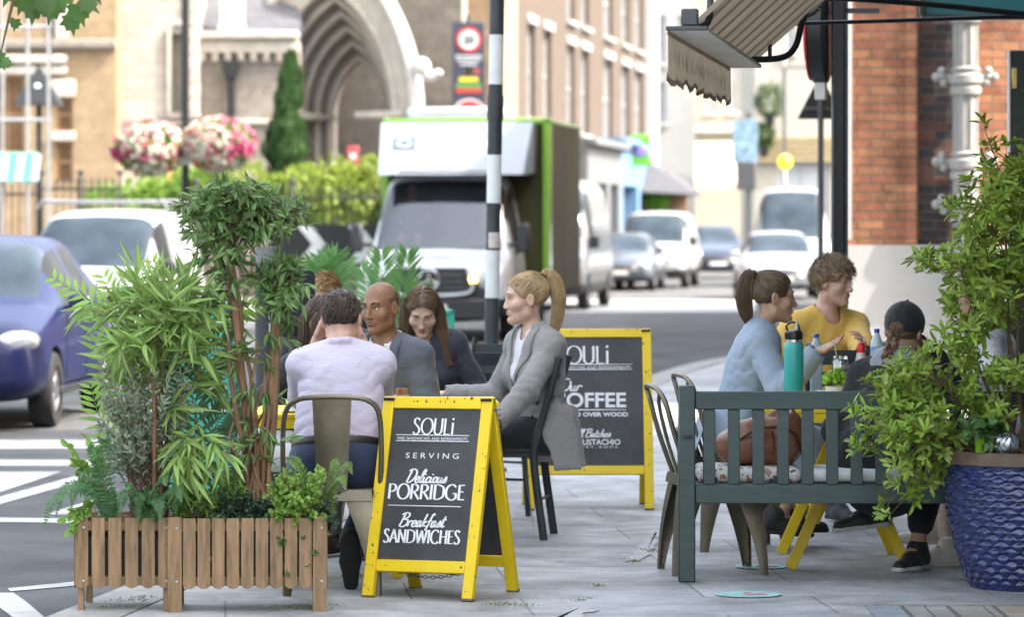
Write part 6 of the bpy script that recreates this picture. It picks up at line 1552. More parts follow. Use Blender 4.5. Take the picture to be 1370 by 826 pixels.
# ---- ficus with braided trunk (planter 2)
b0 = np.array([W(340, 298, 15.52)[0], 15.52, .33]); t = thing('ficus_tree', 'ficus tree with twisted brown trunks and dark drooping leaves', 'tree', b0)
tk = MB()
def tpath(pts, r0, r1, dd=15.52, jit=.008):
    Q = np.array([pw(x, y, dd+pr.uniform(-.03, .03), b0) for x, y in pts]); tk.tube(Q, [r0, r0*.85, (r0+r1)/2, r1], 0, 9, n=34)
for pts, a, b in (([(332, 672), (338, 600), (326, 520), (316, 430), (304, 330), (312, 280)], .020, .009), ([(352, 672), (348, 610), (330, 540), (318, 480), (322, 420), (300, 300)], .019, .008), ([(345, 672), (362, 600), (368, 520), (371, 430), (374, 380)], .020, .013), ([(362, 672), (356, 600), (363, 530), (366, 440), (366, 395)], .017, .011), ([(325, 672), (330, 620), (318, 560), (308, 500), (305, 440)], .015, .007), ([(330, 672), (318, 640), (312, 610), (308, 590)], .012, .007)):
    tpath(pts, a, b)
for i in range(17):                                            # vines and aerial roots round the base
    x0 = pr.uniform(322, 366); y1 = pr.uniform(430, 560); x1 = 318+pr.uniform(-10, 55)
    Q = [pw(x0+pr.uniform(-5, 5), 674, 15.5+pr.uniform(-.05, .03), b0), pw((x0*2+x1)/3+pr.uniform(-12, 12), 674*.6+y1*.4, 15.49+pr.uniform(-.04, .04), b0), pw((x0+2*x1)/3+pr.uniform(-12, 12), 674*.3+y1*.7, 15.5+pr.uniform(-.04, .04), b0), pw(x1, y1, 15.52, b0)]
    tk.tube(Q, [.009, .007, .006, .004], 0, 7, n=30)
part('trunk', tk, M_fbark, t)
lf, tw = MB(), MB()
def clump(cx, cy, rx, ry, nt, hub, nl=17, L=.07, droop=.35):
    for i in range(nt):
        a = pr.uniform(0, 6.283); q = pr.uniform(.25, 1)**.6; x, y = cx+rx*q*math.cos(a), cy-ry*q*math.sin(a)
        p1 = pw(x, y, 15.52+pr.uniform(-.24, .24)*(1-.3*q), b0); p0 = pw(hub[0]+pr.uniform(-8, 8), hub[1]+pr.uniform(-15, 30), 15.52, b0)
        twig_leaves(lf, tw, [p0, (p0+p1)/2+np.array([0, 0, .05]), p1], nl, L, .019, 1.15, droop*.5, .22, r=pr, rad=.003)
clump(312, 282, 84, 48, 56, (308, 310)); clump(280, 325, 50, 50, 17, (305, 345)); clump(385, 290, 44, 26, 17, (330, 310)); clump(374, 378, 44, 42, 22, (370, 400))
clump(300, 400, 44, 50, 9, (310, 420), 10); clump(392, 425, 22, 34, 9, (378, 400), 12, .085, .7)
for i in range(22):                                            # sparse leaves down the stems
    y = pr.uniform(430, 650); x = pr.uniform(305, 372); p0 = pw(x, y, 15.5, b0); p1 = pw(x+pr.uniform(-34, 40), y+pr.uniform(-30, 25), 15.45+pr.uniform(-.1, .1), b0)
    twig_leaves(lf, tw, [p0, (p0+p1)/2+np.array([0, 0, .015]), p1], 7, .07, .017, .8, .4, .4, r=pr, rad=.002)
part('foliage', lf, M_ficus, t); part('twigs', tw, M_twig, t)
# ---- low box and eucalyptus
def low(name, label, px, dd, box, n, L, wd, m, shape=OVAL, nl=22, sp=1.1):
    b0 = np.array([W(px, 298, dd)[0], dd, .33]); t = thing(name, label, 'plant', b0); lf, tw = MB(), MB(); x0, x1, y0, y1 = box
    for i in range(n):
        p1 = pw(pr.uniform(x0, x1), pr.uniform(y0, y1), dd+pr.uniform(-.13, .08), b0); p0 = np.array([p1[0]*.5, 0, 0])
        twig_leaves(lf, tw, [p0, (p0+p1)/2+np.array([0, 0, .03]), p1], nl, L, wd, sp, -.1, .3, shape, r=pr, rad=.0022)
    part('foliage', lf, m, t); part('twigs', tw, M_twig, t); return t
M_boxl = mat('box_leaf', (.025, .055, .03), .4, transl=.15, island=.4)
low('box_shrub', 'dark clipped box foliage round the foot of the ficus', 320, 15.45, (285, 372, 660, 695), 60, .02, .012, M_boxl)
low('box_shrub', 'dark box foliage spilling over the right end of the longer planter', 432, 15.42, (410, 450, 665, 712), 34, .02, .012, M_boxl)
low('eucalyptus_plant', 'bright pale green eucalyptus sprigs in the longer planter', 400, 15.40, (362, 436, 622, 700), 85, .022, .019, mat('eucalyptus_leaf', (.23, .38, .07), .5, transl=.3, island=.3))
low('trailing_plant', 'dark trailing ivy inside the slats of the longer planter', 330, 15.45, (262, 420, 690, 780), 40, .03, .022, mat('ivy_leaf', (.04, .10, .025), .45, transl=.2, island=.4))
low('garden_fern', 'bushy low greenery filling the gap between both planters', 270, 15.5, (235, 330, 640, 690), 40, .05, .016, M_fernl, LANCE)
# ---- palms further back by the road
def palm_back(label, px, dd, tips, by):
    b0 = np.array([W(px, 298, dd)[0], dd, 0.]); t = thing('palm_plant', label, 'plant', b0); lf, tw = MB(), MB()
    for (x, y, b) in tips:
        p0 = pw(px+pr.uniform(-6, 6), by, dd, b0); p1 = pw(x, y, dd+pr.uniform(-.15, .15), b0); m = (p0+p1)/2+np.array([b, 0, .08])
        frond(lf, [p0, p0*.5+m*.5, m, m*.45+p1*.55+np.array([0, 0, .03]), p1], 24, .17, .018, taper=(.3, 1, .9, .5), swing=.75, up=(.05, -.95, .2), rach=tw)
    part('fronds', lf, mat('palm_back', (.10, .25, .055), .5, transl=.3, island=.25), t); part('stalks', tw, M_stem, t)
    mb = MB(); mb.lathe([(.15, 0), (.2, .02), (.24, .5), (.22, .52)], sides=20); part('pot', mb, M_crate, t)
palm_back('feathery green palm in a turquoise pot behind the man in the grey suit', 528, 23.5, [(510, 340, -.03), (545, 340, .03), (560, 385, .05), (485, 362, -.05)], 470)
palm_back('small palm with few fronds behind the sandy haired man', 440, 24., [(446, 345, 0), (425, 360, -.03), (460, 352, .03), (432, 350, 0)], 420)
# ---- shrub in the blue pot
b0 = pc+np.array([0, 0, .57]); t = thing('leafy_shrub', 'large airy yellow green shrub growing from the blue pot', 'shrub', b0)
lf, tw, br = MB(), MB(), MB()
tipsS = [(1355, 200), (1325, 235), (1300, 260), (1370, 240), (1395, 210), (1330, 290), (1290, 300), (1360, 300), (1270, 360), (1300, 345), (1240, 350), (1280, 400), (1330, 360), (1370, 370), (1320, 410), (1188, 512), (1190, 520), (1178, 532), (1210, 505), (1240, 480), (1270, 460), (1300, 450), (1350, 430), (1390, 420), (1230, 530), (1260, 540), (1170, 560), (1200, 565), (1150, 605), (1165, 600), (1190, 590), (1215, 600), (1240, 585), (1205, 650), (1190, 690), (1225, 660), (1260, 600), (1290, 530), (1320, 500), (1360, 510), (1390, 480), (1300, 580), (1380, 330), (1400, 300), (1410, 380), (1345, 560)]
allt = tipsS+[(x+pr.normal()*14, y+pr.normal()*14) for x, y in tipsS if x > 1225 or y > 540]+[(x+pr.normal()*22, y+pr.normal()*22) for x, y in tipsS if x > 1262]+[(x+pr.normal()*20, y+pr.normal()*20) for x, y in tipsS[8:26]]
mains = []
for (x, y) in ((1375, 330), (1330, 380), (1290, 440), (1250, 500), (1235, 560), (1345, 300), (1400, 360), (1310, 520)):
    Q = [np.array([pr.uniform(-.1, .05), pr.uniform(-.08, .08), 0]), pw((1370+x)/2+pr.uniform(-14, 14), (600+y)/2+20, 16.35, b0), pw(x, y, 16.3+pr.uniform(-.15, .15), b0)]
    br.tube(Q, [.012, .008, .005], 0, 8, n=24); mains.append(catmull(Q, 24))
MM = np.vstack([m[4:] for m in mains])
for (x, y) in allt:
    p1 = pw(x, y, 16.3+pr.uniform(-.34, .3), b0); j = np.argmin(np.linalg.norm(MM-p1, axis=1)+pr.uniform(0, .12, len(MM))+np.maximum(MM[:, 2]-p1[2], 0)*.6); p0 = MM[j]
    m = (p0+p1)/2+np.array([pr.normal()*.03, pr.normal()*.03, .04])
    Q = catmull([p0, m, p1], 20); br.tube(Q, np.linspace(.0035, .0018, 20), 0, 5)
    nk = 6 if np.linalg.norm(p1-p0) > .2 else 4
    for q in range(nk):                                        # whorls of leaves at short side shoots
        a = Q[int(19*(1-q*.13))] ; e = a+rand_dirs(1, pr)[0]*np.array([.055, .055, .04])*(q > 0)+unit(Q[-1]-Q[-4])*.015+np.array([0, 0, .012])
        n = 11; tw.tube([a, e], .0015, 0, 4); ax = unit(e-a+unit(Q[-1]-Q[-4])*.02+np.array([0, 0, .02]))
        dv = rand_dirs(n, pr); dv = dv-(dv@ax)[:, None]*ax; dv /= np.linalg.norm(dv, axis=1, keepdims=True)
        dv = dv*.8+ax*pr.uniform(.1, .9, n)[:, None]
        leaf_batch(lf, e+pr.normal(size=(n, 3))*.008, dv, np.tile(ax, (n, 1))+rand_dirs(n, pr)*.2, .056*pr.uniform(.6, 1.25, n), .0165, 0, .15, .15, (.1, .6, 1., .85, .0))
part('foliage', lf, M_shrub, t); part('twigs', tw, M_stem, t); part('branches', br, M_twig, t)
b1 = pc+np.array([-.1, -.12, .58]); t = thing('ground_ivy', 'round leaved ivy low in the blue pot beside the glass globe', 'plant', b1); lf, tw = MB(), MB()
for i in range(16):
    p1 = pw(pr.uniform(1285, 1340), pr.uniform(555, 605), 16.15+pr.uniform(-.1, .1), b1); twig_leaves(lf, tw, [np.zeros(3), p1*.5+np.array([0, 0, .04]), p1], 7, .05, .042, .9, .1, .4, (.3, .95, 1, .7, 0), r=pr, rad=.002)
part('foliage', lf, mat('ivy_soft', (.10, .20, .06), .5, transl=.3, island=.3), t); part('twigs', tw, M_stem, t)
# ================================================================= PEOPLE
hr = np.random.default_rng(11)
class Shape:
    def __init__(s): s.p = []; s.fin = []
    def cap(s, a, b, ra, rb=None, k=.02, op='u', sq=None): s.p.append(('cap', (np.asarray(a, float), np.asarray(b, float), ra, rb, k, op, sq))); return s
    def ell(s, c, r, M=None, k=.02, op='u'): s.p.append(('ell', (np.asarray(c, float), r, M, k, op))); return s
    def box(s, c, h, M=None, k=.01, op='u', rnd=.005): s.p.append(('box', (np.asarray(c, float), h, M, k, op, rnd))); return s
    def plane(s, p, n, k=0.): s.p.append(('plane', (p, n, k))); return s
    def wrinkle(s, *a): s.p.append(('wrinkle', a)); return s
    def crease(s, *a): s.p.append(('crease', a)); return s
    def mesh(s, h, mb=None, mi=0):
        lo, hi = np.full(3, 9.), np.full(3, -9.)
        for n, a in s.p:
            if n == 'cap' and a[5] == 'u': m = max(a[2], a[3] or a[2])+.02; lo = np.minimum(lo, np.minimum(a[0], a[1])-m); hi = np.maximum(hi, np.maximum(a[0], a[1])+m)
            elif n == 'ell' and a[4] == 'u': m = np.max(a[1])+.02; lo = np.minimum(lo, a[0]-m); hi = np.maximum(hi, a[0]+m)
            elif n == 'box' and a[4] == 'u': m = np.linalg.norm(a[1])+.02; lo = np.minimum(lo, a[0]-m); hi = np.maximum(hi, a[0]+m)
        g = SDF(lo, hi, h)
        for n, a in s.p: getattr(g, n)(*a)
        return g.surf(mb, mi)
def skinmat(name, c, rough=.5):
    return mat(name, c, rough, var=.17, scale=26, sss=.12, bump=.05, bscale=220, spec=.4)
M_skin = skinmat('skin_fair', (.56, .37, .285)); M_skin2 = skinmat('skin_tan', (.48, .295, .205)); M_skin3 = skinmat('skin_brown', (.235, .122, .073)); M_skinr = skinmat('skin_ruddy', (.56, .345, .26))
def hairmat(name, c, c2=None):
    m = mat(name, c, .42, var=.25, scale=30, island=.35, spec=.5)
    return m
M_lip = mat('lip', (.42, .13, .11), .4); M_lipm = mat('lip_pale', (.40, .17, .12), .5)
M_eyew = mat('eye_white', (.62, .60, .57), .2); M_iris = mat('eye_iris', (.035, .022, .015), .12)
def ik(S, Wt, l1, l2, pole):
    S = np.asarray(S, float); Wt = np.asarray(Wt, float); d = Wt-S; L = np.linalg.norm(d); mx_ = (l1+l2)*.995
    if L > mx_: Wt = S+d*mx_/L; d = Wt-S; L = mx_
    a = (l1*l1-l2*l2+L*L)/(2*L); h = math.sqrt(max(l1*l1-a*a, 0)); u = d/L
    p = np.asarray(pole, float); p = unit(p-(p@u)*u)
    return S+u*a+p*h, Wt
def hand_prims(s, Wr, d, n, side, curl=.35, sc=1., spread=.5, fold=(1, 1, 1, 1)):
    """palm and five fingers; d along the hand, n = palm normal, side = +1 when the thumb lies towards cross(d,n)"""
    d = unit(d); n = unit(n-(n@d)*d); sd = np.cross(d, n)*side
    s.cap(Wr-d*.01, Wr+d*.03, .024*sc, .026*sc, .012, sq=(n, .72))
    s.box(Wr+d*.055*sc, (.037*sc, .042*sc, .0125*sc), np.stack([sd, d, n], 1), .012, rnd=.011)
    for i, (o, L) in enumerate(((.027, .072), (.0095, .080), (-.009, .075), (-.026, .060))):
        b = Wr+d*(.092-.004*abs(i-1.2))*sc+sd*o*sc; dd = unit(d+sd*o*2.2*spread); c = curl*fold[i]; r0 = .0086*sc
        p = b-dd*.012
        for q in range(3):
            a = c*(.7+.45*q); dd = unit(dd*math.cos(a)+n*math.sin(a)); e = p+dd*L*sc*(.52, .30, .24)[q]+(dd*.012 if q == 0 else 0)
            s.cap(p, e, r0, r0*.9, .0045); p = e; r0 *= .9
    b = Wr+d*.022*sc+sd*.026*sc; t1 = unit(d*.7+sd*.75+n*.25); m = b+t1*.042*sc; t2 = unit(d*.95+sd*.35+n*(.2+.5*curl)); e = m+t2*.034*sc
    s.cap(Wr+d*.02+sd*.012, m, .014*sc, .0105*sc, .012); s.cap(m, e, .0100*sc, .0082*sc, .006)
class Body: pass
def make_body(sex='m', hip=(0, 0, .53), lean=(0, .02), sc=1., twist=0., head=(0, 0, 0), armL=None, armR=None, legs=None, headoff=(0, 0), girth=1., neckf=.03, hs=1., neckz=0.):
    B = Body(); B.sex = sex; B.sc = sc; B.g = girth; B.hs = hs
    B.P = np.asarray(hip, float); B.NB = B.P+np.array([lean[0], lean[1], math.sqrt(max(.5**2-lean[0]**2-lean[1]**2, .1))*sc])
    B.u = unit(B.NB-B.P); r = rotz(twist)@np.array([1., 0, 0]); r = unit(r-(r@B.u)*B.u); B.r = r; B.f = np.cross(B.u, r)
    w = (.178 if sex == 'm' else .152)*sc
    B.S = {s: B.NB-B.u*.062+B.r*s*w for s in (-1, 1)}
    yaw, pitch, roll = head; H = rotz(twist+yaw)@rotx(pitch)@roty(roll); B.H = H
    B.HC = B.NB+B.u*(.082+neckz)*sc+H[:, 2]*.108*hs+H[:, 1]*neckf+np.array([headoff[0], headoff[1], 0])
    B.arms = {}
    for s, a in ((-1, armL), (1, armR)):
        a = a or {}
        Wt = np.asarray(a.get('w', B.P+np.array([s*.2, .28, .16])), float); pole = a.get('pole', (s*.6, -.5, -.6))
        El, Wt = ik(B.S[s], Wt, .285*sc, .255*sc, pole); B.arms[s] = (El, Wt, a)
    B.legs = {}
    for s in (-1, 1):
        l = (legs or {}).get(s, {}); hipj = B.P+rotz(twist*0)@np.array([s*.09*sc, .0, -.01])
        kn = np.asarray(l.get('k', B.P+np.array([s*.11, .44, .0])), float); an = np.asarray(l.get('a', [kn[0], kn[1]-.03, .10]), float)
        B.legs[s] = (hipj, kn, an, np.asarray(l.get('t', (0, 1, 0)), float))
    return B
def torso_prims(s, B, o=0., hem=None, waist=1., k=.05):
    m = B.sex == 'm'; g = B.g; M = np.stack([B.r, B.f, B.u], 1); at = lambda t, x=0, y=0: B.P*(1-t)+B.NB*t+B.r*x+B.f*y
    s.ell(at(.02), (.165*g+o, .125*g+o, .13+o), M, k)
    s.ell(at(.36, 0, .01), ((.150 if m else .128)*g*waist+o, (.118 if m else .098)*g+o, .17+o), M, k)
    s.ell(at(.68, 0, .0), ((.172 if m else .148)+o, (.118 if m else .104)+o, .19+o), M, k)
    w = np.linalg.norm(B.S[1]-B.S[-1])/2
    s.cap(B.S[-1]*.92+B.S[1]*.08+B.u*.01, B.S[1]*.92+B.S[-1]*.08+B.u*.01, .058+o, None, .05)
    for q in (-1, 1): s.cap(B.NB+B.u*.012, B.S[q]+B.u*.024, .044+o, .04+o, .04)
    if not m:
        for q in (-1, 1): s.ell(at(.62, q*.068, .085), .062+o*.6, None, .04)
def arm_prims(s, B, o=0., upto=1., k=.03, sides=(-1, 1)):
    m = B.sex == 'm'
    for q in sides:
        El, Wt, a = B.arms[q]; S = B.S[q]
        s.cap(S, El, (.049 if m else .040)+o, (.039 if m else .033)+o, k)
        e2 = El+(Wt-El)*upto
        s.cap(El, e2, (.039 if m else .033)+o, ((.039 if m else .033)*(1-upto)+(.028 if m else .0235)*upto)+o, k)
def leg_prims(s, B, o=0., upto=1., k=.03):
    for q in (-1, 1):
        h, kn, an, t = B.legs[q]
        s.cap(h, kn, .088*B.g+o, .058+o, .05); e = kn+(an-kn)*upto
        if upto > 0: s.cap(kn, e, .058+o, (.058*(1-upto)+.038*upto)+o, .03); s.cap(kn+(an-kn)*.1, kn+(an-kn)*min(.55, upto), .06+o, .045+o, .04)
def hp(B, x, y, z): return B.HC+B.H@(np.array([x, y, z])*B.hs)
def head_prims(s, B, jaw=1., nose=1., chin=1.):
    H = B.H; m = B.sex == 'm'; c = lambda x, y, z: hp(B, x, y, z); q = B.hs
    s.ell(c(0, -.012, .035), (.077*q, .097*q, .088*q), H, .02)
    s.ell(c(0, .028, -.035), (.062*q*jaw, .064*q, .085*q), H, .03)
    s.cap(c(-.045*jaw, .0, -.07), c(-.012, .066, -.103), .024*q, .019*q, .025); s.cap(c(.045*jaw, .0, -.07), c(.012, .066, -.103), .024*q, .019*q, .025)
    s.ell(c(0, .079*chin, -.104), .0165*q, None, .018)
    s.cap(c(-.035, .080, .022), c(.035, .080, .022), .011*q, None, .02)
    for e in (-1, 1):
        s.ell(c(e*.031, .100, .0), (.018*q, .019*q, .0125*q), H, .014, 's'); s.ell(c(e*.046, .056, -.03), .024*q, None, .025)
        s.ell(c(e*.0785, -.012, -.008), (.010*q, .020*q, .032*q), H@rotz(e*.35), .008); s.ell(c(e*.087, -.008, -.006), (.006*q, .012*q, .02*q), H@rotz(e*.35), .006, 's')
    s.cap(c(0, .088, .012), c(0, .1065*nose, -.034), .0085*q, .0105*q, .012); s.ell(c(0, .106*nose, -.0375), .0112*q, None, .008)
    for e in (-1, 1): s.ell(c(e*.0115, .098, -.041), (.0085*q, .010*q, .0075*q), H, .006)
    s.ell(c(0, .083, -.070), (.026*q, .014*q, .017*q), H, .012); s.cap(c(-.02, .097, -.0675), c(.02, .097, -.0675), .0018*q, None, .004, 's')
    s.ell(c(0, .094, -.086), (.018*q, .008*q, .004*q), H, .008, 's')
    nr = (.057 if m else .047)
    s.cap(B.NB-B.u*.03, B.HC+B.H@np.array([0, -.022, -.045]), nr, nr*.93, .03)
    s.cap(B.NB+B.u*.0-B.f*.0, B.NB-B.u*.06, nr*1.05, nr*1.25, .05)
def add_face(root, B, skin, brow, lip=M_lip, eyes='open', browt=.0035):
    H = B.H
    for e in (-1, 1):
        if eyes == 'open':
            mb = MB(); mb.sphere(hp(B, e*.0305, .0705, .0015), np.array([.0145, .0125, .0085])*B.hs, 0, 14, 10, H); eo = part('eye', mb, M_eyew, root, smooth=180)
            mb = MB(); mb.sphere(hp(B, e*.0305+B.gaze*.004,   .0768, .0015), np.array([.0062, .0072, .0066])*B.hs, 0, 12, 8, H); part('iris', mb, M_iris, eo, smooth=180)
            mb = MB(); mb.tube([hp(B, e*.015, .081, .003), hp(B, e*.031, .0855, .0105), hp(B, e*.047, .075, .003)], .0022*B.hs, 0, 6, n=10); part('eyelid', mb, skin, root, smooth=180)
        mb = MB(); z = .0085 if eyes == 'open' else -.006
        mb.tube([hp(B, e*.0155, .0825, z-.006), hp(B, e*.031, .0862 if eyes == 'open' else .083, z), hp(B, e*.048, .0745, z-.006)], .0014*B.hs, 0, 5, n=10); part('eyelash', mb, M_iris, root)
        mb = MB(); mb.tube([hp(B, e*.013, .0925, .022), hp(B, e*.032, .0915, .030), hp(B, e*.053, .0755, .022)], [browt*.9, browt, browt*.4], 0, 6, n=12); part('eyebrow', mb, brow, root)
    mb = MB(); mb.tube([hp(B, -.025, .0875, -.068), hp(B, -.008, .0965, -.0628), hp(B, 0, .097, -.064), hp(B, .008, .0965, -.0628), hp(B, .025, .0875, -.068)], [.0015, .0042, .0036, .0042, .0015], 0, 8, n=18)
    mb.tube([hp(B, -.023, .0875, -.0695), hp(B, 0, .0965, -.0745), hp(B, .023, .0875, -.0695)], [.0015, .0056, .0015], 0, 8, n=14); part('lips', mb, lip, root, smooth=180)
def make_person(label, loc, rz, B, skin, jaw=1., nose=1., chin=1., hands=True, legs_bare=0., res=.005, group=None, extra=None):
    t = thing('person', label, 'person', loc, rz, group); B.gaze = getattr(B, 'gaze', 0)
    s = Shape(); torso_prims(s, B, -.012); arm_prims(s, B, -.004)
    for q in (-1, 1):
        h, kn, an, tt = B.legs[q]; s.cap(h, kn, .07, .05, .04); s.cap(kn, an, .05, .034, .03); s.cap(kn+(an-kn)*.12, kn+(an-kn)*.5, .052, .042, .04); s.cap(an, an+unit(tt)*.08-np.array([0, 0, .04]), .036, .03, .03)
    head_prims(s, B, jaw, nose, chin)
    if hands:
        for q in (-1, 1):
            El, Wt, a = B.arms[q]; d = np.asarray(a.get('d', Wt-El), float); n = np.asarray(a.get('n', (0, 0, -1)), float)
            hand_prims(s, Wt, d, n, a.get('side', 1), a.get('curl', .3), .98 if B.sex == 'm' else .94, a.get('spread', .5), a.get('fold', (1, 1, 1, 1)))
    part('body', s.mesh(res), skin, t, smooth=180)
    return t
def shoe(root, B, q, m_up, m_sole, ln=.25):
    h, kn, an, tt = B.legs[q]; d = unit(tt); up = unit(np.cross(np.cross(d, (0, 0, 1)), d)) if abs(d[2]) < .95 else np.array([0, 1., 0]); sd = np.cross(d, up); M = np.stack([sd, d, up], 1)
    if up[2] < 0: up = -up
    c = an-up*.085
    s = Shape(); s.cap(c+d*-.045+up*.045, c+d*.05+up*.048, .042, .042, .03); s.cap(c+d*.04+up*.035, c+d*.155+up*.022, .042, .031, .03); s.cap(c-d*.04+up*.07, c-d*.02+up*.105, .040, .042, .02); s.cap(an+up*.08, an+up*.025, .036, .034, .01, 's'); s.cap(an-d*.01, an+up*.01, .047, .045, .02); s.plane(c+up*.012, -up)
    o = part('shoe', s.mesh(.006), m_up, root, smooth=180)
    s = Shape(); s.cap(c-d*.045+up*.012, c+d*.05+up*.012, .043, .043, .0); s.cap(c+d*.05+up*.012, c+d*.16+up*.016, .045, .032, .02); s.plane(c+up*.022, up); s.plane(c, -up)
    part('sole', s.mesh(.006), m_sole, o, smooth=60)
# ---------------------------------------------------------------- hair
def hair_ok(d, front=.36, ear=.0, nape=-.62):
    x, y, z = d
    if y > .3: return z > front*y+.03
    return z > (-.08 if y > -.25 else nape)
def slerp(a, b, t):
    w = math.acos(np.clip(a@b, -1, 1)); 
    if w < 1e-3: return np.tile(a, (len(t), 1))
    return (np.sin((1-t)*w)[:, None]*a+np.sin(t*w)[:, None]*b)/math.sin(w)
HR = np.array([.0815, .102, .0925]); HC0 = np.array([0, -.012, .035])
def hpt(B, d, lift=0.): return B.HC+(((HC0+d*(HR+lift)))*B.hs)@B.H.T
def hair_shell(B, thick=.0, front=.60, nape=-.062, extra=None, wr=.003, fore=.05):
    s = Shape(); H = B.H; q = B.hs
    s.ell(hp(B, *HC0), (HR+thick)*q, H, 0)
    s.ell(hp(B, 0, .100, -.020+.0), (.092*q, .074*q, .086*q+fore*.2), H, .01, 's')
    for e in (-1, 1): s.ell(hp(B, e*.085, .022, -.05), (.04*q, .045*q, .052*q), H, .01, 's')
    s.plane(hp(B, 0, -.06, nape), -H[:, 2]+H[:, 1]*.25)
    if extra: extra(s)
    s.wrinkle(wr, (45, 30, 45), 5)
    return s.mesh(.005)
def strand_cap(mb, B, n, target, frac=1., lift=.004, r=.0028, front=.36, nape=-.62, jit=.12, pts=11, lift_end=0., rnd=hr, ok=None):
    c = 0; lines = []
    while c < n:
        d = rand_dirs(1, rnd)[0]
        if not (ok(d) if ok else hair_ok(d, front, 0., nape)): continue
        tg = unit((target(d) if callable(target) else np.asarray(target, float))+rnd.normal(size=3)*jit); t = np.linspace(0, frac if np.isscalar(frac) else rnd.uniform(*frac), pts)
        P = slerp(d, tg, t); P /= np.linalg.norm(P, axis=1, keepdims=True)
        lf_ = lift+np.linspace(0, 1, pts)*lift_end*rnd.uniform(.3, 1.2)+rnd.uniform(-.002, .002)+(rnd.random() < .07)*rnd.uniform(0, .012)*np.linspace(0, 1, pts)
        Q = np.array([hpt(B, p, l) for p, l in zip(P, lf_)])
        mb.tube(Q, np.linspace(r, r*.55, pts)*rnd.uniform(.7, 1.2), 0, 5, cap=False); c += 1
    return mb
def lock(mb, guide, n, spread, r=.0028, rnd=hr, taper=(.4, 1, 1, .5), wav=.004, pts=20, lend=.15):
    G_ = catmull(guide, pts); sp = np.interp(np.linspace(0, 1, pts), np.linspace(0, 1, len(taper)), taper)
    T = np.gradient(G_, axis=0); T /= np.linalg.norm(T, axis=1, keepdims=True); s0 = np.cross(T, (0.1, .9, .2)); s0 /= np.linalg.norm(s0, axis=1, keepdims=True)+1e-9; n0 = np.cross(s0, T)
    for i in range(n):
        a = rnd.uniform(0, 6.283); q = rnd.uniform(0, 1)**.5*spread; ph = rnd.uniform(0, 6.28); k = pts-int(rnd.uniform(0, lend)*pts)
        off = (s0*math.cos(a)+n0*math.sin(a))*(q*sp)[:, None]+s0*(wav*np.sin(np.linspace(0, 5, pts)+ph)*sp)[:, None]
        P = (G_+off)[:k]; mb.tube(P, np.linspace(r, r*.4, k)*rnd.uniform(.7, 1.2), 0, 5, cap=False)
    return mb
def fabric(name, c, rough=.85, var=.04, bump=.25, bscale=30, sheen=.15, **kw): return mat(name, c, rough, var=var, scale=5, bump=bump, bscale=bscale, sheen=sheen, **kw)
def pattern(m, kind, c2, sx=120., sz=120., amt=.5):
    """woven stripe / check in object space"""
    N, L, p = nodes_of(m); tc = N.new('ShaderNodeTexCoord'); sp = N.new('ShaderNodeSeparateXYZ'); L.new(tc.outputs['Object'], sp.inputs[0])
    def line(out, fr, th):
        a = N.new('ShaderNodeMath'); a.operation = 'MULTIPLY'; a.inputs[1].default_value = fr; L.new(out, a.inputs[0]); b = N.new('ShaderNodeMath'); b.operation = 'FRACT'; L.new(a.outputs[0], b.inputs[0])
        c = N.new('ShaderNodeMath'); c.operation = 'LESS_THAN'; c.inputs[1].default_value = th; L.new(b.outputs[0], c.inputs[0]); return c.outputs[0]
    ad = N.new('ShaderNodeMath'); ad.operation = 'ADD'; L.new(sp.outputs[0], ad.inputs[0]); ay = N.new('ShaderNodeMath'); ay.operation = 'MULTIPLY'; ay.inputs[1].default_value = .7; L.new(sp.outputs[1], ay.inputs[0]); L.new(ay.outputs[0], ad.inputs[1])
    a = line(ad.outputs[0], sx, .35)
    if kind == 'check':
        b = line(sp.outputs[2], sz, .35); mxx = N.new('ShaderNodeMath'); mxx.operation = 'ADD'; L.new(a, mxx.inputs[0]); L.new(b, mxx.inputs[1]); h_ = N.new('ShaderNodeMath'); h_.operation = 'MULTIPLY'; h_.inputs[1].default_value = .5; L.new(mxx.outputs[0], h_.inputs[0]); a = h_.outputs[0]
    f = N.new('ShaderNodeMath'); f.operation = 'MULTIPLY'; f.inputs[1].default_value = amt; L.new(a, f.inputs[0])
    old = p.inputs['Base Color'].links[0].from_socket; mx = N.new('ShaderNodeMix'); mx.data_type = 'RGBA'; L.new(f.outputs[0], mx.inputs[0]); L.new(old, mx.inputs[6]); mx.inputs[7].default_value = (*c2, 1); L.new(mx.outputs[2], p.inputs['Base Color'])
    return m
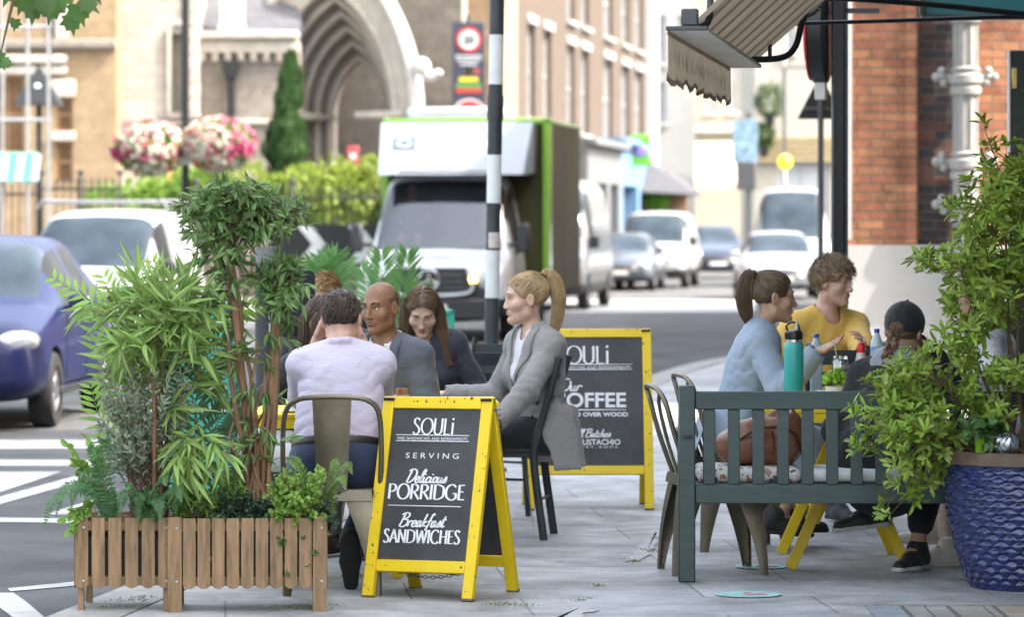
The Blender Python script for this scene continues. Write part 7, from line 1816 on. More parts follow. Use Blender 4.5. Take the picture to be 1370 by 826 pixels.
def top_garment(root, B, name, m, o=.014, sleeve=1., neck=.0, v=None, hem=0., wr=.004, seed=0, res=.0065, waist=1., collar=0., fw=(11, 11, 16), cut=None, extra=None):
    s = Shape(); torso_prims(s, B, o, waist=waist); arm_prims(s, B, o, sleeve)
    if hem: s.cap(B.P+B.u*.05, B.P-B.u*.02*0-np.array([0, -.05, hem]), .155*B.g+o, .165*B.g+o, .06, sq=(B.f, .8))
    nb = .066 if B.sex == 'm' else .058
    if collar:                                                   # stand collar ring
        for i in range(14):
            a, b = [B.NB+B.u*(collar*.5+.012-.014*math.cos(2*math.pi*x/14))+nb*1.12*(math.sin(2*math.pi*x/14)*B.r+math.cos(2*math.pi*x/14)*B.f*1.05) for x in (i, i+1)]
            s.cap(a, b, .013, None, .012)
    s.cap(B.NB-B.u*.045+B.f*.012, B.NB+B.u*.2+B.f*.02, nb+neck, nb+neck, .006, 's')
    s.ell(B.NB+B.f*(nb*.7)-B.u*.005, nb*.75+neck, None, .01, 's')
    if v is not None:
        s.cap(B.NB+B.f*.10+B.u*.05, B.NB+B.f*.17-B.u*v, .074, .006, .006, 's')
    for q in (-1, 1):
        El, Wt, a = B.arms[q]
        if sleeve >= .99: d = unit(Wt-El); s.cap(Wt-d*.0, Wt+d*.12, .034 if B.sex == 'm' else .029, None, .004, 's')
        else: e = El+(Wt-El)*sleeve; d = unit(Wt-El); s.cap(e-d*.015, e+d*.12, .048 if B.sex == 'm' else .04, None, .004, 's')
    if extra: extra(s)
    if cut is not None: s.plane(B.P+B.u*cut, -B.u)
    s.wrinkle(wr*.7, fw, seed); s.wrinkle(wr*.25, (34, 34, 26), seed+50)
    for q in (-1, 1):
        El, Wt, a = B.arms[q]; S = B.S[q]; e = unit(El-S)
        s.crease(S-B.u*.075-B.r*q*.02, B.u*.8-B.r*q*.45+e*.3, 62, .10, wr*1.7, seed+q); s.crease(El, unit(Wt-S), 58, .085, wr*1.8, seed+2*q); s.crease((El+Wt)/2, unit(Wt-El)+B.u*.3, 46, .08, wr, seed+5*q)
        s.crease(B.P+B.u*.17+B.r*q*.13, B.u+B.r*q*.3, 52, .11, wr*1.5, seed+7*q)
    return part(name, s.mesh(res), m, root, smooth=180)
def trousers(root, B, m, o=.012, upto=.95, name='trousers', seed=3, wr=.004, top=.14):
    s = Shape(); s.ell(B.P+B.u*.03, (.168*B.g+o, .132*B.g+o, .13+o), np.stack([B.r, B.f, B.u], 1), .05); leg_prims(s, B, o, upto); s.plane(B.P+B.u*top, B.u); s.wrinkle(wr, (11, 11, 11), seed)
    return part(name, s.mesh(.008), m, root, smooth=180)
from mathutils.bvhtree import BVHTree
def bvh_of(o):
    me = o.data; V = [v.co[:] for v in me.vertices]; return BVHTree.FromPolygons(V, [tuple(p.vertices) for p in me.polygons])
def project(bv, p, f, off):
    hit = bv.ray_cast(Vector(p+f*.4), Vector(-f)); 
    return (np.array(hit[0])+f*off) if hit[0] is not None else None
def lapel(root, B, garment, m, v, name='lapel', wd=.075, gap=.012):
    bv = bvh_of(garment)
    for e in (-1, 1):
        rows = []
        for t in np.linspace(0, 1, 14):
            y = .055-(v+.07)*t; x = .070*(1-t)**.8+gap*(1-t)-.004
            w_ = wd*(.55+.6*t if t < .42 else (.80*(1-(t-.42)/.58)**.8)); row = []
            for q in np.linspace(0, 1, 5):
                c = B.NB+B.u*(y+.012*q)+B.r*e*(x+w_*q); h = project(bv, c, B.f, .006+.004*math.sin(math.pi*q)); row.append(h if h is not None else (row[-1] if row else c+B.f*.07))
            rows.append(row)
        mb = MB(); mb.sheet(rows, 0, .005); part(name, mb, m, root, smooth=180)
def buttons(root, B, garment, m, pts, r=.009):
    bv = bvh_of(garment); mb = MB()
    for x, y in pts:
        h = project(bv, B.NB+B.r*x+B.u*y, B.f, .002)
        if h is not None: mb.sphere(h, r*np.array([1, 1, 1.]), 0, 8, 6)
    part('button', mb, m, root)
def LP(px, py, d, loc, rz): return rotz(-rz)@(W(px, py, d)-np.asarray(loc, float))
M_hb = hairmat('hair_dark_brown', (.062, .038, .024)); M_hm = hairmat('hair_brown', (.13, .08, .046)); M_hbl = hairmat('hair_blonde', (.40, .275, .14)); M_hd = hairmat('hair_black_brown', (.022, .015, .012)); M_hs = hairmat('hair_sandy', (.30, .185, .085))
M_brow = hairmat('brow_dark', (.03, .018, .012)); M_browl = hairmat('brow_light', (.13, .075, .04))
def group_at(px, d): return np.array([(px-CX)*d/FPX, d, 0.])
# --- 1 man in the lilac shirt, from behind
loc = group_at(455, 16.3); rz = R(-2); f = lambda *a: LP(*a, loc, rz)
B = make_body('m', (0, -.04, .545), (.0, .13), 1.0, 0, (R(4), R(-14), R(-3)), armL=dict(w=f(424, 455, 16.66), pole=(-.25, .1, -1), n=(.6, -.2, .2), curl=.5, d=(.30, .0, .7)), armR=dict(w=f(484, 455, 16.66), pole=(.25, .1, -1), n=(-.6, -.2, .2), curl=.5, d=(-.3, .0, .7), side=-1), legs={1: dict(k=(.17, .38, .5), a=(.05, -.02, .20), t=(0, .35, -.94)), -1: dict(k=(-.2, .40, .52), a=(-.2, .42, .09))}, girth=1.16, neckz=-.03)
t = make_person('man seen from behind in a lilac striped shirt, hands raised to his face', loc, rz, B, M_skinr)
M_lil = pattern(fabric('lilac_shirt', (.53, .485, .60), .8), 'check', (.40, .36, .52), 150, 60, .25)
g = top_garment(t, B, 'shirt', M_lil, .016, .95, .0, None, 0, .0065, 4, waist=1.08, collar=.022, fw=(9, 12, 15), res=.006, cut=.07)
trousers(t, B, fabric('navy_denim', (.018, .03, .07), .85), .020, top=.085)
mb = MB(); a = np.linspace(0, 2*math.pi, 40, endpoint=False); c = B.P+B.u*.082
mb.sheet([[c+B.r*(.205+q)*math.cos(x)+B.f*(.162+q)*math.sin(x)+B.u*z for q, z in ((0, -.019), (.006, -.012), (.006, .012), (0, .019))] for x in np.append(a, a[0])], 0, .004); part('belt', mb, mat('belt_leather', (.018, .015, .013), .4), t)
shoe(t, B, 1, fabric('boot_black', (.02, .02, .022), .7), mat('boot_sole', (.016, .016, .017), .85, bump=.3, bscale=60)); shoe(t, B, -1, fabric('boot_black', (0, 0, 0)), mat('boot_sole', (0, 0, 0)))
part('hair', hair_shell(B, .004, nape=-.075), M_hd, t, smooth=180)
mb = MB(); strand_cap(mb, B, 1900, lambda d: np.array([d[0]*.9, d[1]-.55, d[2]-.9]), (.14, .3), lift=.004, lift_end=.004, r=.0018, pts=7, nape=-.72, ok=lambda d: hair_ok(d, .36, 0, -.72) and not (d[2] > .72 and abs(d[0]) < .38 and hr.random() < .75)); part('strands', mb, hairmat('hair_dark_brown', (0, 0, 0)), t)
# --- 2 man in the grey suit
loc = group_at(524, 18.2); rz = R(152); f = lambda *a: LP(*a, loc, rz)
B = make_body('m', (0, -.02, .53), (-.02, .10), .97, 0, (R(-7), R(-4), R(2)), armL=dict(w=f(545, 572, 17.75), pole=(-.35, -.3, -1)), armR=dict(w=f(505, 550, 17.85), pole=(.3, -.3, -1)))
t = make_person('bald man in a grey suit jacket and white shirt, facing left', loc, rz, B, M_skin3, jaw=1.0, res=.0045); B.gaze = .5
add_face(t, B, M_skin3, M_brow, mat('lip_brown', (.20, .085, .065), .45), browt=.005)
part('hair', hair_shell(B, -.0043, wr=.0003, extra=lambda s: s.plane(hp(B, 0, -.02, .068), B.H[:, 2]+B.H[:, 1]*.5)), mat('stubble', (.115, .062, .04), .7, var=.3, scale=60), t, smooth=180)
M_gsuit = fabric('grey_suit', (.072, .082, .105), .8)
g = top_garment(t, B, 'jacket', M_gsuit, .026, .97, .006, .26, 0, .006, 8, collar=.02, res=.006); lapel(t, B, g, M_gsuit, .26)
top_garment(t, B, 'shirt', fabric('white_shirt', (.72, .72, .74)), .010, 1.0, collar=.035, wr=.002)
trousers(t, B, fabric('grey_trousers', (.08, .085, .10))); [shoe(t, B, q, mat('shoe_leather', (.03, .018, .012), .3), mat('boot_sole', (0, 0, 0))) for q in (-1, 1)]
# --- 3 brunette in navy looking down
loc = group_at(592, 20.0); rz = R(166); f = lambda *a: LP(*a, loc, rz)
B = make_body('f', (0, -.06, .52), (.06, .16), .98, 0, (R(12), R(-32), R(0)), armL=dict(w=f(612, 560, 19.7), pole=(-.6, -.4, -.6)), armR=dict(w=f(560, 556, 19.6), pole=(.6, -.4, -.6)))
t = make_person('woman with long straight brown hair in navy, looking down', loc, rz, B, M_skin, jaw=.9, res=.0045)
add_face(t, B, M_skin, M_brow, eyes='down')
part('hair', hair_shell(B, .002), M_hm, t, smooth=180); mb = MB()
strand_cap(mb, B, 900, lambda d: np.array([.95 if d[0] > 0 else -.95, -.25, -.35]), (.75, 1.), lift=.005, r=.002, jit=.06, front=.40)
for e in (-1, 1):
    lock(mb, [hpt(B, unit([e*.9, .1, .35]), .004), hpt(B, unit([e*1., .0, -.3]), .010), B.HC+B.H@np.array([e*.095, .02, -.10]), B.NB+B.r*e*.115+B.f*.06+B.u*.0, B.NB+B.r*e*.13+B.f*.11-B.u*.13], 260, .034, .0018)
    lock(mb, [hpt(B, unit([e*.8, -.6, .2]), .004), hpt(B, unit([e*.75, -.7, -.4]), .008), B.HC+B.H@np.array([e*.06, -.09, -.12]), B.NB+B.r*e*.08-B.f*.09-B.u*.10], 200, .034, .0018)
part('strands', mb, M_hm, t)
g = top_garment(t, B, 'jacket', fabric('navy_jacket', (.024, .026, .04), .85), .022, .98, .0, .16, .08, .005, 5); top_garment(t, B, 'top', fabric('dark_top', (.05, .045, .045)), .008, .5)
trousers(t, B, fabric('black_trousers', (.014, .014, .016))); [shoe(t, B, q, fabric('boot_black', (0, 0, 0)), mat('boot_sole', (0, 0, 0))) for q in (-1, 1)]
# --- 4 blonde woman in the checked blazer
loc = group_at(716, 19.0); rz = R(101); f = lambda *a: LP(*a, loc, rz)
B = make_body('f', (0, -.03, .525), (-.01, .035), 1.0, R(22), (R(-24), R(-3), R(0)), armL=dict(w=f(655, 578, 18.55), pole=(-.35, -.9, -.5), n=(.5, 0, -.5)), armR=dict(w=f(598, 528, 19.15), pole=(.3, -.3, -1), n=(0, 0, -1)), girth=1.0, neckf=.035, hs=1.03)
t = make_person('blonde woman with a high ponytail in a grey checked blazer', loc, rz, B, M_skin, jaw=.92, nose=.95, res=.0045); B.gaze = 0
add_face(t, B, M_skin, M_browl, mat('lip_rose', (.44, .15, .13), .4))
pb = unit([0, -.72, .70])
part('hair', hair_shell(B, .0), M_hbl, t, smooth=180); mb = MB(); strand_cap(mb, B, 1000, pb, 1., lift=.003, r=.0018, jit=.05)
lock(mb, [hpt(B, pb, -.006), hpt(B, pb, .034), hp(B, 0, -.150, .085), hp(B, 0, -.165, .0), hp(B, .0, -.150, -.11), hp(B, .0, -.125, -.20)], 520, .036, .0017, taper=(.28, .6, 1, 1.15, 1., .5), lend=.2)
part('strands', mb, M_hbl, t)
mb = MB(); c = hpt(B, pb, .012); n_ = unit(hpt(B, pb, .03)-hpt(B, pb, .0)); s_, d_, q_ = frame_to(n_)
mb.tube(np.array([c+.017*math.cos(a)*s_+.017*math.sin(a)*q_ for a in np.arange(16)*math.pi/8]), .005, 0, 8, closed=True); part('hair_band', mb, M_hd, t)
mb = MB(); e_ = hp(B, -.082, -.004, -.048); mb.tube(np.array([e_+.008*np.array([0, math.cos(a), math.sin(a)]) for a in np.arange(12)*math.pi/6]), .0016, 0, 6, closed=True); part('earring', mb, mat('gold', (.7, .5, .2), .25, 1.), t)
M_chk = pattern(pattern(fabric('checked_tweed', (.25, .24, .233), .85), 'check', (.15, .145, .145), 95, 95, .38), 'check', (.36, .34, .33), 15.5, 14.5, .0)
g = top_garment(t, B, 'blazer', M_chk, .026, .97, .004, .27, 0, .007, 12, collar=.02, res=.0055, fw=(10, 10, 14), cut=-.175, extra=lambda s: [s.cap(B.P+np.array(a), B.P+np.array(b), .05, .045, .05, sq=((1, .25, 0), .3)) for a, b in (((-.15, -.10, .1), (-.20, -.13, -.19)), ((-.16, -.02, .08), (-.215, -.06, -.15)), ((-.06, -.14, .1), (-.13, -.17, -.18)))]); lapel(t, B, g, M_chk, .28, wd=.082)
buttons(t, B, g, M_black, [(-.10, -.40), (-.12, -.33)])
top_garment(t, B, 'tshirt', fabric('white_tee', (.62, .61, .65)), .012, .3, -.004, None, 0, .003, 9)
mb = MB(); a = np.linspace(.35, math.pi-.35, 16); mb.tube([B.NB+B.r*.062*math.cos(x)+B.f*(.02+.075*math.sin(x))+B.u*(.02-.075*math.sin(x)) for x in a], .0012, 0, 5); part('necklace', mb, mat('gold', (0, 0, 0)), t)
trousers(t, B, fabric('black_trousers', (0, 0, 0))); [shoe(t, B, q, fabric('boot_black', (0, 0, 0)), mat('boot_sole', (0, 0, 0))) for q in (-1, 1)]
# --- 5 sandy haired man, 6 dark haired woman beyond the lilac shirt
loc = group_at(440, 20.2); rz = R(172)
B = make_body('m', (0, -.04, .49), (0, .06), 1.03, 0, (R(-8), R(-12), R(0)))
t = make_person('man with tousled sandy hair mostly hidden behind the lilac shirted man', loc, rz, B, M_skinr); add_face(t, B, M_skinr, M_browl)
part('hair', hair_shell(B, .008), M_hs, t, smooth=180); mb = MB(); strand_cap(mb, B, 420, lambda d: np.array([d[0]*.4+.6, d[1]+.6, d[2]-.2]), (.2, .45), lift=.008, lift_end=.02, r=.0036); part('strands', mb, M_hs, t)
top_garment(t, B, 'shirt', fabric('charcoal_shirt', (.03, .032, .036)), .018, .9); trousers(t, B, fabric('navy_denim', (0, 0, 0)))
loc = group_at(388, 18.6); rz = R(232)
B = make_body('f', (0, -.04, .48), (0, .20), .98, 0, (R(0), R(-6), R(0)), armL=dict(w=LP(420, 575, 18.0, loc, rz)))
t = make_person('woman with long dark hair mostly hidden left of the lilac shirted man', loc, rz, B, M_skin2, jaw=.9); add_face(t, B, M_skin2, M_brow)
part('hair', hair_shell(B, .003), M_hb, t, smooth=180); mb = MB(); strand_cap(mb, B, 380, lambda d: np.array([.95 if d[0] > 0 else -.95, -.3, -.35]), (.8, 1.), lift=.007, r=.003, jit=.08)
for e in (-1, 1):
    for yy in (.03, -.06): lock(mb, [hpt(B, unit([e*.9, yy*9, .2]), .005), hpt(B, unit([e*.95, yy*9, -.35]), .01), B.HC+B.H@np.array([e*.085, yy, -.14]), B.NB+B.r*e*.10+B.f*yy*1.6-B.u*.12], 100, .035, .003)
part('strands', mb, M_hb, t); top_garment(t, B, 'top', fabric('black_top', (.016, .016, .018)), .016, .8); trousers(t, B, fabric('white_jeans', (.6, .6, .6)))
# --- 7 woman in the pale blue blazer
loc = group_at(988, 18.35); rz = R(-88); f = lambda *a: LP(*a, loc, rz)
B = make_body('f', (0, -.02, .555), (0, .13), 1.02, 0, (R(8), R(-2), R(0)), armR=dict(w=f(1091, 472, 18.0), pole=(.4, -.1, -1), d=(-.05, .8, .34), n=(.25, -.25, .9), curl=.26, side=1, spread=.6, fold=(1.3, 1.0, .75, .6)), armL=dict(w=f(1066, 535, 18.45), pole=(-.5, -.5, -.8), n=(0, 0, -1), d=(.1, .8, -.1)), legs={1: dict(k=(.10, .42, .52), a=f(1040, 692, 18.2), t=(-.1, .95, -.1)), -1: dict(k=(-.10, .44, .52), a=f(1058, 690, 18.5), t=(0, 1, 0))}, neckf=.04)
t = make_person('woman in a pale blue blazer with a brown ponytail, gesturing with open palm', loc, rz, B, M_skin2, jaw=.9, nose=1.03, res=.0045); B.gaze = .0
add_face(t, B, M_skin2, M_brow, mat('lip_rose', (0, 0, 0)))
pb = unit([0, -.80, .60])
part('hair', hair_shell(B, .0), M_hb, t, smooth=180); mb = MB(); strand_cap(mb, B, 1000, pb, 1., lift=.003, r=.0018, jit=.05)
lock(mb, [hpt(B, pb, -.006), hpt(B, pb, .03), hp(B, 0, -.140, .075), hp(B, 0, -.152, .0), hp(B, 0, -.138, -.08), hp(B, .0, -.118, -.145)], 480, .040, .0017, taper=(.3, .7, 1, 1.1, .9, .4), lend=.3)
part('strands', mb, M_hm, t)
M_blz = fabric('pale_blue_wool', (.27, .335, .42), .85)
g = top_garment(t, B, 'blazer', M_blz, .030, .93, .004, .25, .06, .0065, 15, collar=.024, res=.0055, fw=(9, 9, 13)); lapel(t, B, g, M_blz, .26)
mb = MB(); tail = [[B.P+B.r*x*.20-B.f*(.165+.03*zz)+B.u*(.10-.30*zz) for zz in np.linspace(0, 1, 8)] for x in np.linspace(-1, 1, 12)]; mb.sheet(tail, 0, .006)
part('blazer_tail', mb, M_blz, t, smooth=180)
top_garment(t, B, 'top', fabric('black_top', (0, 0, 0)), .008, .3)
trousers(t, B, fabric('pale_blue_trousers', (.26, .33, .42)), .02, .62); [shoe(t, B, q, fabric('quilted_black', (.02, .02, .023), .6, bump=.6, bscale=60), mat('sole_black', (.02, .02, .02), .7)) for q in (-1, 1)]
# --- 8 man in yellow
loc = group_at(1098, 20.35); rz = R(203); f = lambda *a: LP(*a, loc, rz)
B = make_body('m', (0, -.02, .56), (0.0, .07), 1.06, 0, (R(36), R(-4), R(-2)), armL=dict(w=f(1161, 488, 19.6), pole=(-.7, -.2, -.8), n=(.8, -.2, .1), d=(.2, .3, .7), curl=.75, side=-1), armR=dict(w=f(1050, 545, 19.95), pole=(.7, -.3, -.6)), girth=1.02, neckf=.035, hs=1.02)
t = make_person('man with tousled brown hair in a mustard yellow sweater', loc, rz, B, M_skinr, jaw=1.0, res=.0045); B.gaze = .4
add_face(t, B, M_skinr, M_browl, M_lipm, browt=.0045)
M_hg = hairmat('hair_light_brown', (.20, .125, .066)); part('hair', hair_shell(B, .014, fore=.06, wr=.006), M_hg, t, smooth=180)
mb = MB(); strand_cap(mb, B, 1300, lambda d: np.array([d[0]*.5+.55, d[1]+.75, d[2]*.6-.25]), (.25, .6), lift=.012, lift_end=.022, r=.002, jit=.2); part('strands', mb, M_hg, t)
M_mus = fabric('mustard_knit', (.60, .37, .075), .9)
top_garment(t, B, 'sweater', M_mus, .024, .98, .006, None, .05, .008, 19, collar=.012, res=.006, fw=(8, 8, 12))
trousers(t, B, fabric('navy_denim', (0, 0, 0))); [shoe(t, B, q, fabric('boot_black', (0, 0, 0)), mat('boot_sole', (0, 0, 0))) for q in (-1, 1)]
# --- 9 woman in the black jacket and cap, from behind
loc = group_at(1186, 16.98); rz = R(-14); f = lambda *a: LP(*a, loc, rz)
B = make_body('f', (0, -.05, .51), (.02, .25), .97, R(-8), (R(-6), R(-10), R(4)), armL=dict(w=f(1160, 562, 17.3), pole=(-.4, -.3, -1)), armR=dict(w=f(1240, 470, 17.35), pole=(.8, .2, -.8), n=(-1, 0, 0)), legs={-1: dict(k=(-.22, .34, .47), a=f(1165, 682, 17.2), t=rotz(-rz)@np.array([-.95, -.1, -.12])), 1: dict(k=(.16, .36, .52), a=f(1226, 738, 17.2), t=rotz(-rz)@np.array([-.55, -.75, 0]))}, girth=1.15)
t = make_person('woman seen from behind in a black jacket and cap with a braid', loc, rz, B, M_skin2)
add_face(t, B, M_skin2, M_brow)
M_blk = fabric('black_denim', (.016, .016, .018), .9, sheen=.02)
top_garment(t, B, 'jacket', M_blk, .034, .97, .006, None, .04, .008, 23, collar=.0, res=.0065, fw=(9, 9, 12))
s = Shape()
for i in range(16):
    a, b = [B.NB+B.u*(.028+.012*math.cos(2*math.pi*x/16))+.105*math.sin(2*math.pi*x/16)*B.r-(.085*math.cos(2*math.pi*x/16)+.0)*B.f for x in (i, i+1)]; s.cap(a, b, .028, None, .02)
s.ell(B.NB-B.f*.10-B.u*.02, (.10, .035, .06), np.stack([B.r, B.f, B.u], 1), .03); s.wrinkle(.006, (14, 14, 14), 2); part('hood', s.mesh(.006), fabric('grey_jersey', (.26, .27, .32)), t, smooth=180)
s = Shape(); s.ell(hp(B, *HC0), HR+.009, B.H, 0); s.plane(hp(B, 0, 0, -.002), -B.H[:, 2]+B.H[:, 1]*.12); s.ell(hp(B, 0, -.105, .005), (.034, .03, .026), B.H, .004, 's'); cap_ = part('cap', s.mesh(.0045), fabric('black_cap', (.02, .022, .026), .85), t, smooth=180)
mb = MB(); mb.sheet([[hp(B, x*.07, .085+q*.075*(1-.35*x*x), .012-.02*q-.02*x*x) for q in np.linspace(0, 1, 5)] for x in np.linspace(-1, 1, 9)], 0, .004); part('peak', mb, fabric('black_cap', (0, 0, 0)), cap_, smooth=180)
mb = MB()
for i in range(6):
    a = i*math.pi/3; mb.tube([hpt(B, unit([math.sin(a)*q, math.cos(a)*q, 1.05-q]), .0105) for q in np.linspace(.02, .95, 10)], .0012, 0, 4)
mb.sphere(hpt(B, np.array([0, 0, 1.]), .012), .007, 0, 8, 6); part('seam', mb, fabric('black_cap', (0, 0, 0)), cap_)
mb = MB(); strand_cap(mb, B, 330, (0, -.75, -.62), (.8, 1), lift=.002, r=.003, jit=.1, ok=lambda d: d[1] < .0 and -.75 < d[2] < .05)
part('hair', mb, M_hm, t)
mb = MB(); b0_ = hp(B, -.01, -.098, -.05); z_ = np.array([0, 0, 1.]); y_ = np.array([0, 1., 0]); gd = [b0_, b0_-y_*.075-z_*.035, b0_-y_*.105-z_*.11-B.r*.02, b0_-y_*.115-z_*.20-B.r*.035]; Q = catmull(gd, 40)
for k in range(3):
    ph = k*2.094; th = np.linspace(0, 15, 40)+ph; P = Q+np.outer(.017*np.sin(th), B.r)-np.outer(.009*np.sin(2*th), B.f)
    for j in range(14):
        o_ = hr.normal(size=3)*.0055; mb.tube(P+o_, np.linspace(.0042, .0032, 40), 0, 5)
lock(mb, [Q[-1], Q[-1]-B.u*.03, Q[-1]-B.u*.07], 30, .014, .002)
part('braid', mb, hairmat('hair_chestnut', (.15, .075, .038)), t)
trousers(t, B, fabric('ripped_jeans', (.016, .018, .024)), .016, .72)
for q in (-1, 1): shoe(t, B, q, fabric('runner_black', (.016, .016, .018), .6), mat('runner_sole', (.55, .55, .55), .6))
# --- 10 person behind the bush
loc = group_at(1345, 18.4); rz = R(78); f = lambda *a: LP(*a, loc, rz)
slat_chair('black slatted metal chair under the woman hidden by the leafy shrub', loc, rz)
B = make_body('f', (0, -.02, .56), (0, .10), 1.06, 0, (R(12), R(-6), R(0)), armL=dict(w=f(1270, 500, 18.), pole=(-.5, -.4, -.7)), armR=dict(w=f(1275, 520, 18.6)), legs={-1: dict(k=(-.10, .34, .50), a=f(1268, 734, 17.4), t=(-.3, .9, 0)), 1: dict(k=(.06, .40, .5), a=f(1250, 705, 18.2), t=(0, 1, 0))})
t = make_person('dark haired woman in a pale shirt half hidden behind the leafy shrub', loc, rz, B, M_skin2, jaw=.92); add_face(t, B, M_skin2, M_brow)
part('hair', hair_shell(B, .004), M_hb, t, smooth=180); mb = MB(); strand_cap(mb, B, 380, lambda d: np.array([.8 if d[0] > 0 else -.8, -.45, -.4]), (.8, 1.), lift=.007, r=.003, jit=.08)
for e in (-1, 1):
    for yy in (.02, -.06): lock(mb, [hpt(B, unit([e*.9, yy*9, .2]), .005), hpt(B, unit([e*.95, yy*9, -.35]), .01), B.HC+B.H@np.array([e*.08, yy, -.13]), B.NB+B.r*e*.10+B.f*yy*1.6-B.u*.1], 90, .032, .003)
part('strands', mb, M_hb, t)
top_garment(t, B, 'shirt', pattern(fabric('pale_print_shirt', (.62, .63, .68)), 'check', (.35, .36, .45), 30, 30, .4), .020, .5, .01, .12, .05, .006, 30, collar=.02)
s = Shape(); s.ell(B.P+B.u*.02, (.18, .15, .13), np.stack([B.r, B.f, B.u], 1), .05); leg_prims(s, B, .025, 0.); s.wrinkle(.004, (10, 10, 10), 4); part('shorts', s.mesh(.008), fabric('pale_shorts', (.35, .36, .38)), t, smooth=180)
for q in (-1, 1): shoe(t, B, q, mat('white_trainer', (.74, .72, .69), .6, bump=.1), mat('trainer_sole', (.66, .64, .6), .6))
# ================================================================= VEHICLES
def paint(name, c, rough=.3, **k): return mat(name, c, rough, var=.04, scale=1.5, coat=.7, **k)
M_vglass = mat('vehicle_glass', (.03, .042, .055), .06, var=.5, scale=1.2, spec=.22)
M_sglass = mat('side_glass', (.028, .03, .033), .4, var=.5, scale=2, spec=.12)
M_tyre = mat('tyre', (.018, .018, .019), .85, var=.2); M_rim = mat('alloy_rim', (.42, .42, .43), .3, .8, dirt=.2); M_vtrim = mat('black_trim', (.02, .021, .023), .55); M_chrome = mat('chrome', (.62, .62, .63), .15, 1.)
M_lens = mat('lamp_lens', (.34, .36, .38), .08, var=.4, scale=20, spec=.8, coat=1.); M_plate = mat('plate_white', (.72, .72, .70), .45)
def wheel(t, x, y, r, w=.2, sgn=1):
    M = roty(R(90)*sgn)
    mb = MB(); mb.lathe([(r*.62, -w/2), (r*.93, -w/2), (r, -w*.32), (r, w*.32), (r*.93, w/2), (r*.62, w/2)], sides=36, M=M, c=(x, y, r), cap=False); o = part('wheel', mb, M_tyre, t)
    mb = MB(); mb.lathe([(r*.63, -w*.4), (r*.64, w*.42), (r*.58, w*.44), (r*.55, w*.1), (.001, w*.08)], sides=36, M=M, c=(x, y, r), cap=False)
    for k in range(5):
        a = k*2*math.pi/5; b = MB()._barbox(np.array([math.cos(a)*r*.3, math.sin(a)*r*.3, w*.3]), r*.6, r*.16, .03, rotz(a-math.pi/2), 0, .004)
        mb.add(np.vstack(b.v), [tuple(q) for g in b.f for q in g], 0, M, (x, y, r))
    part('rim', mb, M_rim, o)
SEG = [2, 2, 5, 5, 9, 3, 6]
def loft_body(st, rules):
    """stations -> closed half-symmetric shell; rules(seg, y, z, x) -> material index"""
    st = np.array(st, float); k = 5; U = catmull(st, (len(st)-1)*k+1)
    U[::k] = st
    rows = []; segs = []
    for (y, zb, zbelt, ztop, wm, wb, wt) in U:
        zc = ztop-(ztop-zbelt)*.16
        P = [(0, zb), (wm*.9, zb), (wm*.985, zb+.12), (wm, zb+(zbelt-zb)*.55), (wb, zbelt), (wt, zc), (wt*.86, ztop), (0, ztop+.02)]
        r = [P[0]]
        for i, n in enumerate(SEG):
            for q in range(1, n+1): t = q/n; r.append((P[i][0]*(1-t)+P[i+1][0]*t, P[i][1]*(1-t)+P[i+1][1]*t))
        r = np.array(r)
        for _ in range(3): r[1:-1] = r[1:-1]*.5+.25*(r[:-2]+r[2:])
        rows.append(np.c_[r[:, 0], np.full(len(r), y), r[:, 1]])
    seg = np.repeat(np.arange(7), SEG); A = np.array(rows); nu, nv = A.shape[:2]
    full = np.concatenate([A, A[:, -2:0:-1]*np.array([-1, 1, 1])], 1); nf = full.shape[1]; sg = np.concatenate([seg, seg[::-1]])
    mb = MB(); F = []; m = []
    for i in range(nu-1):
        for j in range(nf):
            j2 = (j+1) % nf; c = (full[i, j]+full[i+1, j]+full[i, j2]+full[i+1, j2])/4
            F.append((i*nf+j, i*nf+j2, (i+1)*nf+j2, (i+1)*nf+j)); m.append(rules(sg[j], c[1], c[2], c[0]))
    mb.add(full.reshape(-1, 3), np.array(F), np.array(m))
    mb.f.append(np.array([list(range(nf))[::-1]])); mb.m.append(np.array([rules(-1, U[0, 0], .5, 0)])); mb.f.append(np.array([[(nu-1)*nf+j for j in range(nf)]])); mb.m.append(np.array([rules(-2, U[-1, 0], .5, 0)]))
    return mb
